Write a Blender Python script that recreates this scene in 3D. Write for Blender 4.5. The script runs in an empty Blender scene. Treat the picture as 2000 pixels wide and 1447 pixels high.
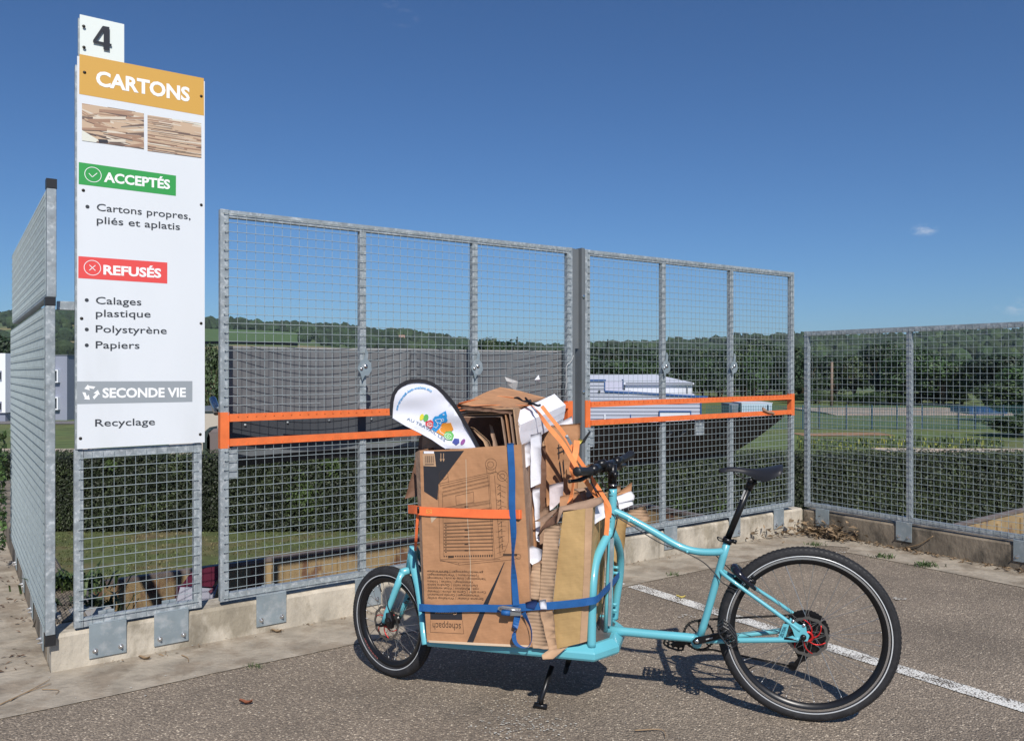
import bpy, bmesh, math, random
from mathutils import Vector, Matrix, noise
random.seed(7)
R = math.radians
V = Vector
sc = bpy.context.scene
col = sc.collection
# ------------------------------------------------------------------ camera
FPX, HOR, EYE = 1550.0, 728.0, 1.42          # focal length and horizon row of the 2000 px photograph
cam_d = bpy.data.cameras.new('camera'); cam = bpy.data.objects.new('camera', cam_d); col.objects.link(cam)
cam.location = (0, 0, EYE); cam.rotation_euler = (R(90), 0, 0)
cam_d.sensor_width = 36; cam_d.lens = 36 * FPX / 2000
cam_d.shift_y = (HOR - 723.5) / 2000
cam_d.clip_start = 0.05; cam_d.clip_end = 20000
sc.camera = cam
# ------------------------------------------------------------------ light
SUN = V((0.20, -1.05, 1.0)).normalized()
sun_d = bpy.data.lights.new('sun', 'SUN'); sun = bpy.data.objects.new('sun', sun_d); col.objects.link(sun)
sun_d.energy = 4.9; sun_d.angle = R(0.53); sun_d.color = (1.0, 0.95, 0.87)
sun.rotation_euler = SUN.to_track_quat('Z', 'Y').to_euler(); sun.location = (3, -10, 12)
world = bpy.data.worlds.new('World'); sc.world = world; world.use_nodes = True
wt = world.node_tree; wt.nodes.clear()
wo = wt.nodes.new('ShaderNodeOutputWorld'); bg = wt.nodes.new('ShaderNodeBackground')
sky = wt.nodes.new('ShaderNodeTexSky'); sky.sky_type = 'NISHITA'; sky.sun_disc = False
sky.sun_elevation = math.asin(SUN.z); sky.sun_rotation = math.atan2(SUN.x, SUN.y)
sky.altitude = 100; sky.air_density = 1.0; sky.dust_density = 0.0; sky.ozone_density = 3.0
SKY_STR = 0.095
bg.inputs['Strength'].default_value = SKY_STR
# a few small fair-weather wisps, fixed in the sky by their direction
tc = wt.nodes.new('ShaderNodeTexCoord')
nz = wt.nodes.new('ShaderNodeTexNoise'); nz.inputs['Scale'].default_value = 38; nz.inputs['Detail'].default_value = 7; nz.inputs['Roughness'].default_value = .62
mp = wt.nodes.new('ShaderNodeMapping'); mp.inputs['Scale'].default_value = (1, 1, 2.2)
wt.links.new(tc.outputs['Generated'], mp.inputs[0]); wt.links.new(mp.outputs[0], nz.inputs['Vector'])
prev = None
for (px, py, r, amt) in ((788, 36, .020, .26), (760, 6, .012, .22), (1806, 449, .016, .9), (1985, 599, .022, .7), (2350, 520, .05, .8), (-400, 380, .05, .6)):
    d = V(((px - 1000) / FPX, 1, (HOR - py) / FPX)).normalized()
    sb = wt.nodes.new('ShaderNodeVectorMath'); sb.operation = 'SUBTRACT'; sb.inputs[1].default_value = d
    wt.links.new(tc.outputs['Generated'], sb.inputs[0])
    ml = wt.nodes.new('ShaderNodeVectorMath'); ml.operation = 'MULTIPLY'; ml.inputs[1].default_value = (1, 1, 2.0)
    wt.links.new(sb.outputs[0], ml.inputs[0])
    ln = wt.nodes.new('ShaderNodeVectorMath'); ln.operation = 'LENGTH'; wt.links.new(ml.outputs[0], ln.inputs[0])
    mr = wt.nodes.new('ShaderNodeMapRange'); mr.inputs['From Min'].default_value = 0; mr.inputs['From Max'].default_value = r
    mr.inputs['To Min'].default_value = amt; mr.inputs['To Max'].default_value = 0
    wt.links.new(ln.outputs['Value'], mr.inputs['Value'])
    if prev is None: prev = mr.outputs[0]
    else:
        mx = wt.nodes.new('ShaderNodeMath'); mx.operation = 'MAXIMUM'
        wt.links.new(prev, mx.inputs[0]); wt.links.new(mr.outputs[0], mx.inputs[1]); prev = mx.outputs[0]
rp = wt.nodes.new('ShaderNodeMapRange'); rp.inputs['From Min'].default_value = .46; rp.inputs['From Max'].default_value = .72
wt.links.new(nz.outputs['Fac'], rp.inputs['Value'])
mm = wt.nodes.new('ShaderNodeMath'); mm.operation = 'MULTIPLY'; wt.links.new(rp.outputs[0], mm.inputs[0]); wt.links.new(prev, mm.inputs[1])
mixc = wt.nodes.new('ShaderNodeMix'); mixc.data_type = 'RGBA'
wt.links.new(mm.outputs[0], mixc.inputs[0])
tint = wt.nodes.new('ShaderNodeMix'); tint.data_type = 'RGBA'; tint.blend_type = 'MULTIPLY'; tint.inputs[0].default_value = 1
tint.inputs[7].default_value = (.43, .645, .90, 1)
wt.links.new(sky.outputs[0], tint.inputs[6])
wt.links.new(tint.outputs[2], mixc.inputs[6]); mixc.inputs[7].default_value = (9, 9.2, 9.6, 1)
wt.links.new(mixc.outputs[2], bg.inputs['Color']); wt.links.new(bg.outputs[0], wo.inputs[0])
sc.view_settings.view_transform = 'Standard'; sc.view_settings.look = 'None'
sc.view_settings.exposure = 0; sc.view_settings.gamma = 1; sc.view_settings.use_curve_mapping = False
sc.render.engine = 'CYCLES'
sc.cycles.max_bounces = 7; sc.cycles.transparent_max_bounces = 12

# ------------------------------------------------------------------ materials
MATS = {}
def mat(name, c, rough=.6, metal=0., var=0., vscale=8., bump=0., bscale=60., c2=None, c2scale=3., c2lo=.5, c2hi=.65, detail=5., stretch=None, spec=None, island=0., coat=0., gen='Object'):
    """principled material: base colour, optional second colour in noise patches, brightness variation, fine bump"""
    if name in MATS: return MATS[name]
    m = bpy.data.materials.new(name); m.use_nodes = True; nt = m.node_tree; n = nt.nodes; L = nt.links
    b = n['Principled BSDF']; b.inputs['Roughness'].default_value = rough; b.inputs['Metallic'].default_value = metal
    if spec is not None: b.inputs['Specular IOR Level'].default_value = spec
    if coat: b.inputs['Coat Weight'].default_value = coat; b.inputs['Coat Roughness'].default_value = .08
    tc = n.new('ShaderNodeNewGeometry'); src = tc.outputs['Position']
    if stretch:
        mp = n.new('ShaderNodeMapping'); mp.inputs['Scale'].default_value = stretch; L.new(src, mp.inputs[0]); src = mp.outputs[0]
    rgb = n.new('ShaderNodeRGB'); rgb.outputs[0].default_value = (*c, 1); out = rgb.outputs[0]
    if c2 is not None:
        t = n.new('ShaderNodeTexNoise'); t.inputs['Scale'].default_value = c2scale; t.inputs['Detail'].default_value = detail; t.inputs['Roughness'].default_value = .6
        L.new(src, t.inputs['Vector'])
        mr = n.new('ShaderNodeMapRange'); mr.inputs['From Min'].default_value = c2lo; mr.inputs['From Max'].default_value = c2hi; L.new(t.outputs['Fac'], mr.inputs['Value'])
        mx = n.new('ShaderNodeMix'); mx.data_type = 'RGBA'; L.new(mr.outputs[0], mx.inputs[0]); L.new(out, mx.inputs[6]); mx.inputs[7].default_value = (*c2, 1); out = mx.outputs[2]
    if var or island:
        t = n.new('ShaderNodeTexNoise'); t.inputs['Scale'].default_value = vscale; t.inputs['Detail'].default_value = 6; L.new(src, t.inputs['Vector'])
        mr = n.new('ShaderNodeMapRange'); mr.inputs['From Min'].default_value = .3; mr.inputs['From Max'].default_value = .7
        mr.inputs['To Min'].default_value = 1 - var; mr.inputs['To Max'].default_value = 1 + var; L.new(t.outputs['Fac'], mr.inputs['Value']); fac = mr.outputs[0]
        if island:
            ir = n.new('ShaderNodeMapRange'); ir.inputs['To Min'].default_value = 1 - island; ir.inputs['To Max'].default_value = 1 + island
            L.new(tc.outputs['Random Per Island'], ir.inputs['Value'])
            mu = n.new('ShaderNodeMath'); mu.operation = 'MULTIPLY'; L.new(fac, mu.inputs[0]); L.new(ir.outputs[0], mu.inputs[1]); fac = mu.outputs[0]
        sv = n.new('ShaderNodeVectorMath'); sv.operation = 'SCALE'; L.new(out, sv.inputs[0]); L.new(fac, sv.inputs['Scale']); out = sv.outputs[0]
    L.new(out, b.inputs['Base Color'])
    if bump:
        t = n.new('ShaderNodeTexNoise'); t.inputs['Scale'].default_value = bscale; t.inputs['Detail'].default_value = 6; L.new(src, t.inputs['Vector'])
        bn = n.new('ShaderNodeBump'); bn.inputs['Strength'].default_value = 1; bn.inputs['Distance'].default_value = bump; L.new(t.outputs['Fac'], bn.inputs['Height']); L.new(bn.outputs[0], b.inputs['Normal'])
    MATS[name] = m; return m
def nodes_of(m): return m.node_tree.nodes, m.node_tree.links, m.node_tree.nodes['Principled BSDF']

GALV = mat('galvanised_steel', (.30, .335, .36), .5, .25, var=.22, vscale=24, c2=(.45, .48, .50), c2scale=45, c2lo=.5, c2hi=.62)
WIRE = mat('galvanised_wire', (.31, .365, .385), .5, .15, var=.12, vscale=40)
PLATE = mat('galvanised_plate', (.27, .32, .35), .4, .3, var=.12, vscale=10, c2=(.42, .45, .47), c2scale=14, c2lo=.5, c2hi=.7)
ORANGE = mat('orange_paint', (.74, .165, .045), .5, 0, var=.10, vscale=20, c2=(.62, .20, .07), c2scale=30, c2lo=.64, c2hi=.76)
HGREY = mat('grey_painted_steel', (.15, .165, .18), .5, .1, var=.08, vscale=5)
BLACKP = mat('black_plastic', (.015, .015, .017), .45)
BLACKM = mat('black_metal', (.012, .012, .014), .32, .3)
RUBBER = mat('tyre_rubber', (.014, .014, .017), .8, 0, var=.35, vscale=30, c2=(.035, .034, .034), c2scale=14, c2lo=.55, c2hi=.75)
SILVER = mat('bright_metal', (.62, .62, .63), .25, .95)
REFL = mat('reflective_stripe', (.62, .64, .66), .35, .2)
RED = mat('red_anodised', (.55, .02, .02), .35, .4)
TURQ = mat('turquoise_paint', (.125, .44, .52), .38, 0, var=.07, vscale=4, coat=.6)
SHEET = mat('dark_grey_board', (.135, .14, .15), .6, 0, var=.12, vscale=3, c2=(.17, .17, .175), c2scale=2, c2lo=.5, c2hi=.7)
RUBBERD = mat('dark_rubber_sheet', (.022, .021, .024), .55, 0, var=.25, vscale=5)
WHITEB = mat('white_board', (.70, .73, .77), .42, 0, var=.02, vscale=3, c2=(.60, .62, .64), c2scale=1.6, c2lo=.55, c2hi=.8, stretch=(1, 1, .3))
NUMB = mat('number_plate_white', (.74, .79, .76), .45)
SCREW = mat('screw_head', (.03, .025, .02), .5, .5)
INK = mat('dark_ink', (.035, .04, .05), .6)
INKB = mat('box_print_black', (.02, .02, .026), .6, var=.1, vscale=30)
INKL = mat('box_print_line', (.06, .035, .022), .8)
OCHRE = mat('sign_ochre', (.62, .35, .07), .5)
GREENP = mat('sign_green', (.03, .32, .07), .5)
REDP = mat('sign_red', (.75, .075, .07), .5)
GREYP = mat('sign_grey', (.30, .33, .36), .5)
WHITEP = mat('sign_white_print', (.86, .87, .88), .5)
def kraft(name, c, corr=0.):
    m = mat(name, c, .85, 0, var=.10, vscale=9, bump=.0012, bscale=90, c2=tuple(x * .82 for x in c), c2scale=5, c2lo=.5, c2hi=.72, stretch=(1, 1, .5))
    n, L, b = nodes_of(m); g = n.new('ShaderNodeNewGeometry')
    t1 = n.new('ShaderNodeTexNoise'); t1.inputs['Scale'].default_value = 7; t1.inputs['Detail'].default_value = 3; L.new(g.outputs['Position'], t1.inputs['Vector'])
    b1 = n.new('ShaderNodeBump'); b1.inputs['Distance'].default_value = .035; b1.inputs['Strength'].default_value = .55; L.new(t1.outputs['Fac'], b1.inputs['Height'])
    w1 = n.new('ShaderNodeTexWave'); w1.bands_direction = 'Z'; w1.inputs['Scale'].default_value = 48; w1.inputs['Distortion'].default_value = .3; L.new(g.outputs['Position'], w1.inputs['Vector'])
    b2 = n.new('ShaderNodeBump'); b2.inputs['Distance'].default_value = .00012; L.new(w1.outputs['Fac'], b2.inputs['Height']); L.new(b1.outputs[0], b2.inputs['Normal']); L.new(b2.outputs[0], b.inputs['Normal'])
    if corr:
        n, L, b = nodes_of(m)
        g = n.new('ShaderNodeNewGeometry'); w = n.new('ShaderNodeTexWave'); w.bands_direction = 'Z'; w.inputs['Scale'].default_value = corr; w.inputs['Distortion'].default_value = 1.5
        w.inputs['Detail'].default_value = 1; L.new(g.outputs['Position'], w.inputs['Vector'])
        bn = n.new('ShaderNodeBump'); bn.inputs['Distance'].default_value = .0011; L.new(w.outputs['Fac'], bn.inputs['Height']); L.new(bn.outputs[0], b.inputs['Normal'])
    return m
K1 = kraft('kraft_brown', (.43, .22, .11)); K2 = kraft('kraft_light', (.46, .29, .175)); K3 = kraft('kraft_ochre', (.47, .305, .13))
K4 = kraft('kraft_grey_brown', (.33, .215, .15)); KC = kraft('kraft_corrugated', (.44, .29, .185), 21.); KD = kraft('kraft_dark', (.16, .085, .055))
WPAP = mat('white_card', (.74, .74, .80), .7, 0, var=.05, vscale=20, bump=.001, bscale=60)
BSTRAP = mat('blue_webbing', (.012, .10, .31), .6, 0, var=.12, vscale=25, bump=.0006, bscale=400)
OSTRAP2 = mat('light_orange_webbing', (.92, .30, .10), .6, 0, var=.10, vscale=25, bump=.0006, bscale=400)
OSTRAP = mat('orange_webbing', (.86, .17, .05), .6, 0, var=.10, vscale=25, bump=.0006, bscale=400)

def concrete(name, c, dark, streak=True):
    m = mat(name, c, .9, 0, var=.24, vscale=7, bump=.007, bscale=32, c2=dark, c2scale=5.5, c2lo=.47, c2hi=.60, detail=10, stretch=(1, 1, .6) if streak else None)
    n, L, b = nodes_of(m)
    g = n.new('ShaderNodeNewGeometry'); t = n.new('ShaderNodeTexVoronoi'); t.inputs['Scale'].default_value = 110; L.new(g.outputs['Position'], t.inputs['Vector'])
    mr = n.new('ShaderNodeMapRange'); mr.inputs['From Min'].default_value = 0; mr.inputs['From Max'].default_value = .28; mr.inputs['To Min'].default_value = .72; L.new(t.outputs['Distance'], mr.inputs['Value'])
    old = b.inputs['Base Color'].links[0].from_socket
    sv = n.new('ShaderNodeVectorMath'); sv.operation = 'SCALE'; L.new(old, sv.inputs[0]); L.new(mr.outputs[0], sv.inputs['Scale']); L.new(sv.outputs[0], b.inputs['Base Color'])
    return m
CONC = concrete('wall_concrete', (.47, .42, .345), (.27, .235, .18))
CONCD = concrete('dark_wall_concrete', (.20, .165, .125), (.085, .072, .056))  # darker, browner concrete for the right and left walls
APRON = concrete('apron_concrete', (.345, .30, .24), (.255, .21, .16), False)

def asphalt():
    m = bpy.data.materials.new('pebbled_asphalt'); m.use_nodes = True; n = m.node_tree.nodes; L = m.node_tree.links; b = n['Principled BSDF']
    g = n.new('ShaderNodeNewGeometry')
    v = n.new('ShaderNodeTexVoronoi'); v.inputs['Scale'].default_value = 115; v.inputs['Randomness'].default_value = 1; L.new(g.outputs['Position'], v.inputs['Vector'])
    v2 = n.new('ShaderNodeTexVoronoi'); v2.inputs['Scale'].default_value = 230; L.new(g.outputs['Position'], v2.inputs['Vector'])
    sep = n.new('ShaderNodeSeparateColor'); L.new(v.outputs['Color'], sep.inputs[0])
    cr = n.new('ShaderNodeValToRGB'); e = cr.color_ramp; e.elements[0].position = 0; e.elements[0].color = (.125, .100, .075, 1)
    e.elements[1].position = 1; e.elements[1].color = (.62, .53, .41, 1)
    for p, c in ((.40, (.19, .155, .12)), (.72, (.27, .22, .165)), (.92, (.38, .31, .235))):
        q = e.elements.new(p); q.color = (*c, 1)
    L.new(sep.outputs[0], cr.inputs[0])
    # dark binder between the stones
    mr = n.new('ShaderNodeMapRange'); mr.inputs['From Min'].default_value = .32; mr.inputs['From Max'].default_value = .60; mr.inputs['To Min'].default_value = 0; mr.inputs['To Max'].default_value = .85
    L.new(v.outputs['Distance'], mr.inputs['Value'])
    sep2 = n.new('ShaderNodeSeparateColor'); L.new(v2.outputs['Color'], sep2.inputs[0])
    cr2 = n.new('ShaderNodeValToRGB'); cr2.color_ramp.elements[0].color = (.085, .068, .053, 1); cr2.color_ramp.elements[1].color = (.24, .195, .15, 1); L.new(sep2.outputs[1], cr2.inputs[0])
    mx = n.new('ShaderNodeMix'); mx.data_type = 'RGBA'; L.new(mr.outputs[0], mx.inputs[0]); L.new(cr.outputs[0], mx.inputs[6]); L.new(cr2.outputs[0], mx.inputs[7])
    t = n.new('ShaderNodeTexNoise'); t.inputs['Scale'].default_value = 1.3; t.inputs['Detail'].default_value = 8; L.new(g.outputs['Position'], t.inputs['Vector'])
    m2 = n.new('ShaderNodeMapRange'); m2.inputs['From Min'].default_value = .3; m2.inputs['From Max'].default_value = .7; m2.inputs['To Min'].default_value = 1.0; m2.inputs['To Max'].default_value = 1.45; L.new(t.outputs['Fac'], m2.inputs['Value'])
    sv = n.new('ShaderNodeVectorMath'); sv.operation = 'SCALE'; L.new(mx.outputs[2], sv.inputs[0]); L.new(m2.outputs[0], sv.inputs['Scale'])
    t3 = n.new('ShaderNodeTexNoise'); t3.inputs['Scale'].default_value = .55; t3.inputs['Detail'].default_value = 9; t3.inputs['Roughness'].default_value = .7; L.new(g.outputs['Position'], t3.inputs['Vector'])
    m3 = n.new('ShaderNodeMapRange'); m3.inputs['From Min'].default_value = .50; m3.inputs['From Max'].default_value = .72; m3.inputs['To Min'].default_value = 1; m3.inputs['To Max'].default_value = .70; L.new(t3.outputs['Fac'], m3.inputs['Value'])
    sv2 = n.new('ShaderNodeVectorMath'); sv2.operation = 'SCALE'; L.new(sv.outputs[0], sv2.inputs[0]); L.new(m3.outputs[0], sv2.inputs['Scale'])
    L.new(sv2.outputs[0], b.inputs['Base Color']); b.inputs['Roughness'].default_value = .85
    bn = n.new('ShaderNodeBump'); bn.inputs['Distance'].default_value = .006; bn.invert = True; L.new(v.outputs['Distance'], bn.inputs['Height']); L.new(bn.outputs[0], b.inputs['Normal'])
    return m
ASPH = asphalt()
def paint_line():
    m = mat('worn_white_paint', (.72, .71, .67), .7, 0, var=.06, vscale=20)
    n, L, b = nodes_of(m); g = n.new('ShaderNodeNewGeometry')
    v = n.new('ShaderNodeTexVoronoi'); v.inputs['Scale'].default_value = 115; L.new(g.outputs['Position'], v.inputs['Vector'])
    t = n.new('ShaderNodeTexNoise'); t.inputs['Scale'].default_value = 7; t.inputs['Detail'].default_value = 9; L.new(g.outputs['Position'], t.inputs['Vector'])
    a = n.new('ShaderNodeMath'); a.operation = 'ADD'; L.new(v.outputs['Distance'], a.inputs[0]); L.new(t.outputs['Fac'], a.inputs[1])
    mr = n.new('ShaderNodeMapRange'); mr.inputs['From Min'].default_value = 1.02; mr.inputs['From Max'].default_value = 1.14; L.new(a.outputs[0], mr.inputs['Value'])
    mx = n.new('ShaderNodeMix'); mx.data_type = 'RGBA'; L.new(mr.outputs[0], mx.inputs[0]); L.new(b.inputs['Base Color'].links[0].from_socket, mx.inputs[6]); mx.inputs[7].default_value = (.12, .10, .08, 1); L.new(mx.outputs[2], b.inputs['Base Color'])
    bn = n.new('ShaderNodeBump'); bn.inputs['Distance'].default_value = .003; bn.invert = True; L.new(v.outputs['Distance'], bn.inputs['Height']); L.new(bn.outputs[0], b.inputs['Normal'])
    return m
LINEM = paint_line()
GRASS = mat('grass_ground', (.075, .095, .028), .95, 0, var=.25, vscale=4, c2=(.13, .10, .05), c2scale=.9, c2lo=.46, c2hi=.66, bump=.02, bscale=30, detail=9)
GRASSF = mat('far_grass_ground', (.088, .125, .034), .95, 0, var=.25, vscale=1.1, c2=(.12, .13, .04), c2scale=.12, c2lo=.42, c2hi=.66, detail=9)
LEAFH = mat('hedge_leaf', (.017, .027, .008), .6, 0, var=.5, vscale=.8, c2=(.040, .056, .016), c2scale=2.2, c2lo=.45, c2hi=.7, island=.55)
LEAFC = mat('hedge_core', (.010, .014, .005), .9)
LEAFT = mat('tree_leaf', (.030, .062, .017), .6, 0, var=.35, vscale=.3, island=.5)
LEAFT2 = mat('tree_leaf_dark', (.018, .038, .014), .6, 0, var=.35, vscale=.3, island=.5)
LEAFT3 = mat('tree_leaf_olive', (.045, .072, .025), .6, 0, var=.35, vscale=.3, island=.5)
TRUNK = mat('tree_bark', (.10, .075, .05), .9, var=.3, vscale=4)
FOREST = mat('far_forest', (.024, .045, .018), .9, 0, var=.45, vscale=.06, c2=(.042, .066, .024), c2scale=.02, bump=1.6, bscale=.4, island=.35)
HILL = mat('hill_ground', (.075, .115, .04), .95, 0, var=.15, vscale=.02, c2=(.24, .20, .09), c2scale=.004, c2lo=.54, c2hi=.60)
LITTER = mat('dry_leaf', (.21, .145, .085), .8, 0, island=.6)
LITTER2 = mat('yellow_leaf', (.50, .40, .10), .7, 0, island=.4)
RUSTY = mat('ochre_paint_rust', (.33, .235, .12), .75, .0, var=.22, vscale=3, c2=(.16, .08, .045), c2scale=4.5, c2lo=.52, c2hi=.60, detail=9, stretch=(1, 1, .45))
RIM = mat('worn_brown_rim', (.20, .16, .14), .6, .2, var=.25, vscale=8)
CLAD = mat('white_cladding', (.62, .64, .71), .5); RIBM = mat('lavender_rib', (.44, .46, .56), .5); CLADS = mat('pale_grey_cladding', (.24, .26, .33), .5); POSTB = mat('dull_blue_post', (.035, .07, .12), .7); BLUET = mat('blue_trim', (.02, .075, .24), .5)
BLDG = mat('grey_render', (.24, .26, .33), .7, var=.05, vscale=.5); BLDW = mat('white_render', (.78, .80, .84), .7); GLASS = mat('dark_window_glass', (.03, .035, .045), .1)
GRAVEL = mat('pale_gravel', (.40, .34, .27), .95, 0, var=.35, vscale=3, c2=(.50, .38, .29), c2scale=.5)
SOIL = mat('brown_soil', (.27, .16, .09), .95, 0, var=.3, vscale=1.5)

# ------------------------------------------------------------------ mesh helper
WO = {}
def setp(o, label=None, cat=None, group=None, kind=None):
    if label: o['label'] = label
    if cat: o['category'] = cat
    if group: o['group'] = group
    if kind: o['kind'] = kind
    return o
def link(o, origin, parent):
    col.objects.link(o)
    if parent is not None:
        o.parent = parent; o.location = V(origin) - WO[parent]
    else: o.location = origin
    WO[o] = V(origin); return o
def empty(name, loc, label, cat, group=None):
    o = bpy.data.objects.new(name, None); o.empty_display_size = .1
    link(o, V(loc), None); return setp(o, label, cat, group)
class MB:
    def __init__(s): s.v = []; s.f = []; s.sm = []; s.mi = []; s.m = 0
    def add(s, vs, fs, smooth=False):
        k = len(s.v); s.v += [tuple(p) for p in vs]
        for f in fs: s.f.append(tuple(i + k for i in f)); s.sm.append(smooth); s.mi.append(s.m)
        return s
    def hexa(s, p):   # 8 points: bottom ring 0-3, top ring 4-7
        return s.add(p, [(0, 3, 2, 1), (4, 5, 6, 7), (0, 1, 5, 4), (1, 2, 6, 5), (2, 3, 7, 6), (3, 0, 4, 7)])
    def pbox(s, P, a0, a1, h0, h1, n0, n1):
        return s.hexa([P(a0, h0, n0), P(a1, h0, n0), P(a1, h0, n1), P(a0, h0, n1), P(a0, h1, n0), P(a1, h1, n0), P(a1, h1, n1), P(a0, h1, n1)])
    def box(s, x0, x1, y0, y1, z0, z1): return s.pbox(lambda a, h, n: V((a, n, h)), x0, x1, z0, z1, y0, y1)
    def tube(s, pts, r, n=10, cap=True, smooth=True, closed=False, flat=None):
        pts = [V(p) for p in pts]; N = len(pts)
        rr = r if isinstance(r, (list, tuple)) else [r] * N
        ring = []; prevn = None
        for i, p in enumerate(pts):
            if closed: t = (pts[(i + 1) % N] - pts[i - 1])
            else: t = (pts[min(i + 1, N - 1)] - pts[max(i - 1, 0)])
            t.normalize()
            if prevn is None:
                a = V((0, 0, 1)) if abs(t.z) < .9 else V((1, 0, 0)); nn = (a - t * a.dot(t)).normalized()
            else: nn = (prevn - t * prevn.dot(t)).normalized()
            prevn = nn; b = t.cross(nn)
            for j in range(n):
                an = 2 * math.pi * (j + .5) / n; ring.append(p + (nn * math.cos(an) + b * math.sin(an)) * rr[i])
        fs = []
        for i in range(N if closed else N - 1):
            i2 = (i + 1) % N
            for j in range(n): fs.append((i * n + j, i * n + (j + 1) % n, i2 * n + (j + 1) % n, i2 * n + j))
        if cap and not closed: fs += [tuple(range(n))[::-1], tuple((N - 1) * n + j for j in range(n))]
        return s.add(ring, fs, smooth)
    def lathe(s, c, axis, prof, n=48, closed=False, smooth=True):   # prof: (radius, offset along axis)
        c = V(c); ax = V(axis).normalized(); a = V((0, 0, 1)); e1 = (a - ax * a.dot(ax)).normalized(); e2 = ax.cross(e1)
        vs = []; M = len(prof)
        for i in range(n):
            t = 2 * math.pi * i / n; d = e1 * math.cos(t) + e2 * math.sin(t)
            for (r, o) in prof: vs.append(c + d * r + ax * o)
        fs = []
        for i in range(n):
            k = (i + 1) % n
            for j in range(M if closed else M - 1):
                j2 = (j + 1) % M; fs.append((i * M + j, k * M + j, k * M + j2, i * M + j2))
        return s.add(vs, fs, smooth)
    def prism(s, pts, off, smooth=False):      # polygon extruded by vector
        n = len(pts); off = V(off); vs = [V(p) for p in pts] + [V(p) + off for p in pts]
        return s.add(vs, [tuple(range(n))[::-1], tuple(range(n, 2 * n))] + [(i, (i + 1) % n, n + (i + 1) % n, n + i) for i in range(n)], smooth)
    def poly(s, pts): return s.add(pts, [tuple(range(len(pts)))])
    def build(s, name, m, parent=None, label=None, cat=None, group=None, kind=None, bevel=0):
        me = bpy.data.meshes.new(name)
        vs = s.v; xs = [p[0] for p in vs]; ys = [p[1] for p in vs]; zs = [p[2] for p in vs]
        o0 = V(((min(xs) + max(xs)) / 2, (min(ys) + max(ys)) / 2, min(zs)))
        me.from_pydata([(p[0] - o0.x, p[1] - o0.y, p[2] - o0.z) for p in vs], [], s.f)
        me.polygons.foreach_set('use_smooth', s.sm)
        for mm in (m if isinstance(m, (list, tuple)) else [m]): me.materials.append(mm)
        if isinstance(m, (list, tuple)): me.polygons.foreach_set('material_index', s.mi)
        me.update()
        o = bpy.data.objects.new(name, me); link(o, o0, parent); setp(o, label, cat, group, kind)
        if bevel:
            bv = o.modifiers.new('bevel', 'BEVEL'); bv.width = bevel; bv.segments = 2; bv.limit_method = 'ANGLE'
        return o
def dup(o, loc, parent=None):
    c = o.copy(); col.objects.link(c)
    c.parent = parent; c.location = V(loc) - (WO[parent] if parent else V((0, 0, 0))); WO[c] = V(loc); return c
def smooth_path(pts, k=6):
    pts = [V(p) for p in pts]; out = []
    for i in range(len(pts) - 1):
        p0 = pts[max(i - 1, 0)]; p1 = pts[i]; p2 = pts[i + 1]; p3 = pts[min(i + 2, len(pts) - 1)]
        for j in range(k):
            t = j / k; out.append(.5 * ((2 * p1) + (p2 - p0) * t + (2 * p0 - 5 * p1 + 4 * p2 - p3) * t * t + (3 * p1 - p0 - 3 * p2 + p3) * t ** 3))
    out.append(pts[-1]); return out
def ray(px, py): return V(((px - 1000) / FPX, 1, (HOR - py) / FPX))
def gnd(px, py, h=0.0):
    d = ray(px, py); t = (h - EYE) / d.z; return V((d.x * t, t, h))
def at(px, py, depth): d = ray(px, py); return V((d.x * depth, depth, EYE + d.z * depth))

# ------------------------------------------------------------------ measured frames of the place
U = V((.81697, .57665, 0)); W = V((.57665, -.81697, 0))      # along the main wall; out of it, towards the car park
O0 = V((0, 5.29, 0))
def PM(s, h, n): p = O0 + U * s + W * n; p.z = h + .005 * (s + 1.9); return p
CR = O0 + U * 3.20
def PR(r, h, n): p = CR + W * r - U * n; p.z = h + .016 - .002 * r; return p      # right fence: runs towards the camera
CL = O0 + U * -2.673
def PL(r, h, n): p = CL - W * r - U * n; p.z = h; return p                         # left fence: runs away
def onplane(px, py, n=0.):      # hit of a sight line with the main fence's plane: (s, h)
    d = ray(px, py); o = O0 + W * n; k = W.dot(V((o.x, o.y, 0))) / W.dot(V((d.x, d.y, 0)))
    p = V((d.x * k, d.y * k, EYE + d.z * k)); s = (p - O0).dot(U); return s, p.z - .005 * (s + 1.9)

def text_shape(txt, bold=0.):
    cu = bpy.data.curves.new('t', 'FONT'); cu.body = txt; cu.size = 1; cu.offset = bold; cu.resolution_u = 3
    ob = bpy.data.objects.new('t', cu); col.objects.link(ob); bpy.context.view_layer.update()
    dg = bpy.context.evaluated_depsgraph_get(); me = ob.evaluated_get(dg).to_mesh()
    vs = [(v.co.x, v.co.y) for v in me.vertices]; fs = [tuple(p.vertices) for p in me.polygons]
    ob.evaluated_get(dg).to_mesh_clear(); bpy.data.objects.remove(ob); bpy.data.curves.remove(cu)
    return vs, fs
CAP = .70
def text_on(mb, txt, M, bold=0.):
    """M(x 0..1 across the text, y in cap heights) -> point"""
    vs, fs = text_shape(txt, bold)
    if not vs: return
    x0 = min(v[0] for v in vs); x1 = max(v[0] for v in vs)
    mb.add([M((x - x0) / (x1 - x0), y / CAP) for x, y in vs], fs)
# ================================================================== GROUND
LOW = -2.3
def sheet(name, pts, z, m, drop=0., kind='structure', label=None, cat=None):
    mb = MB()
    if drop: mb.prism([V((p[0], p[1], z)) for p in pts], V((0, 0, -drop)))
    else: mb.poly([V((p[0], p[1], z)) for p in pts])
    return mb.build(name, m, kind=kind, label=label, cat=cat)
def xy(p): return (p.x, p.y)
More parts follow.
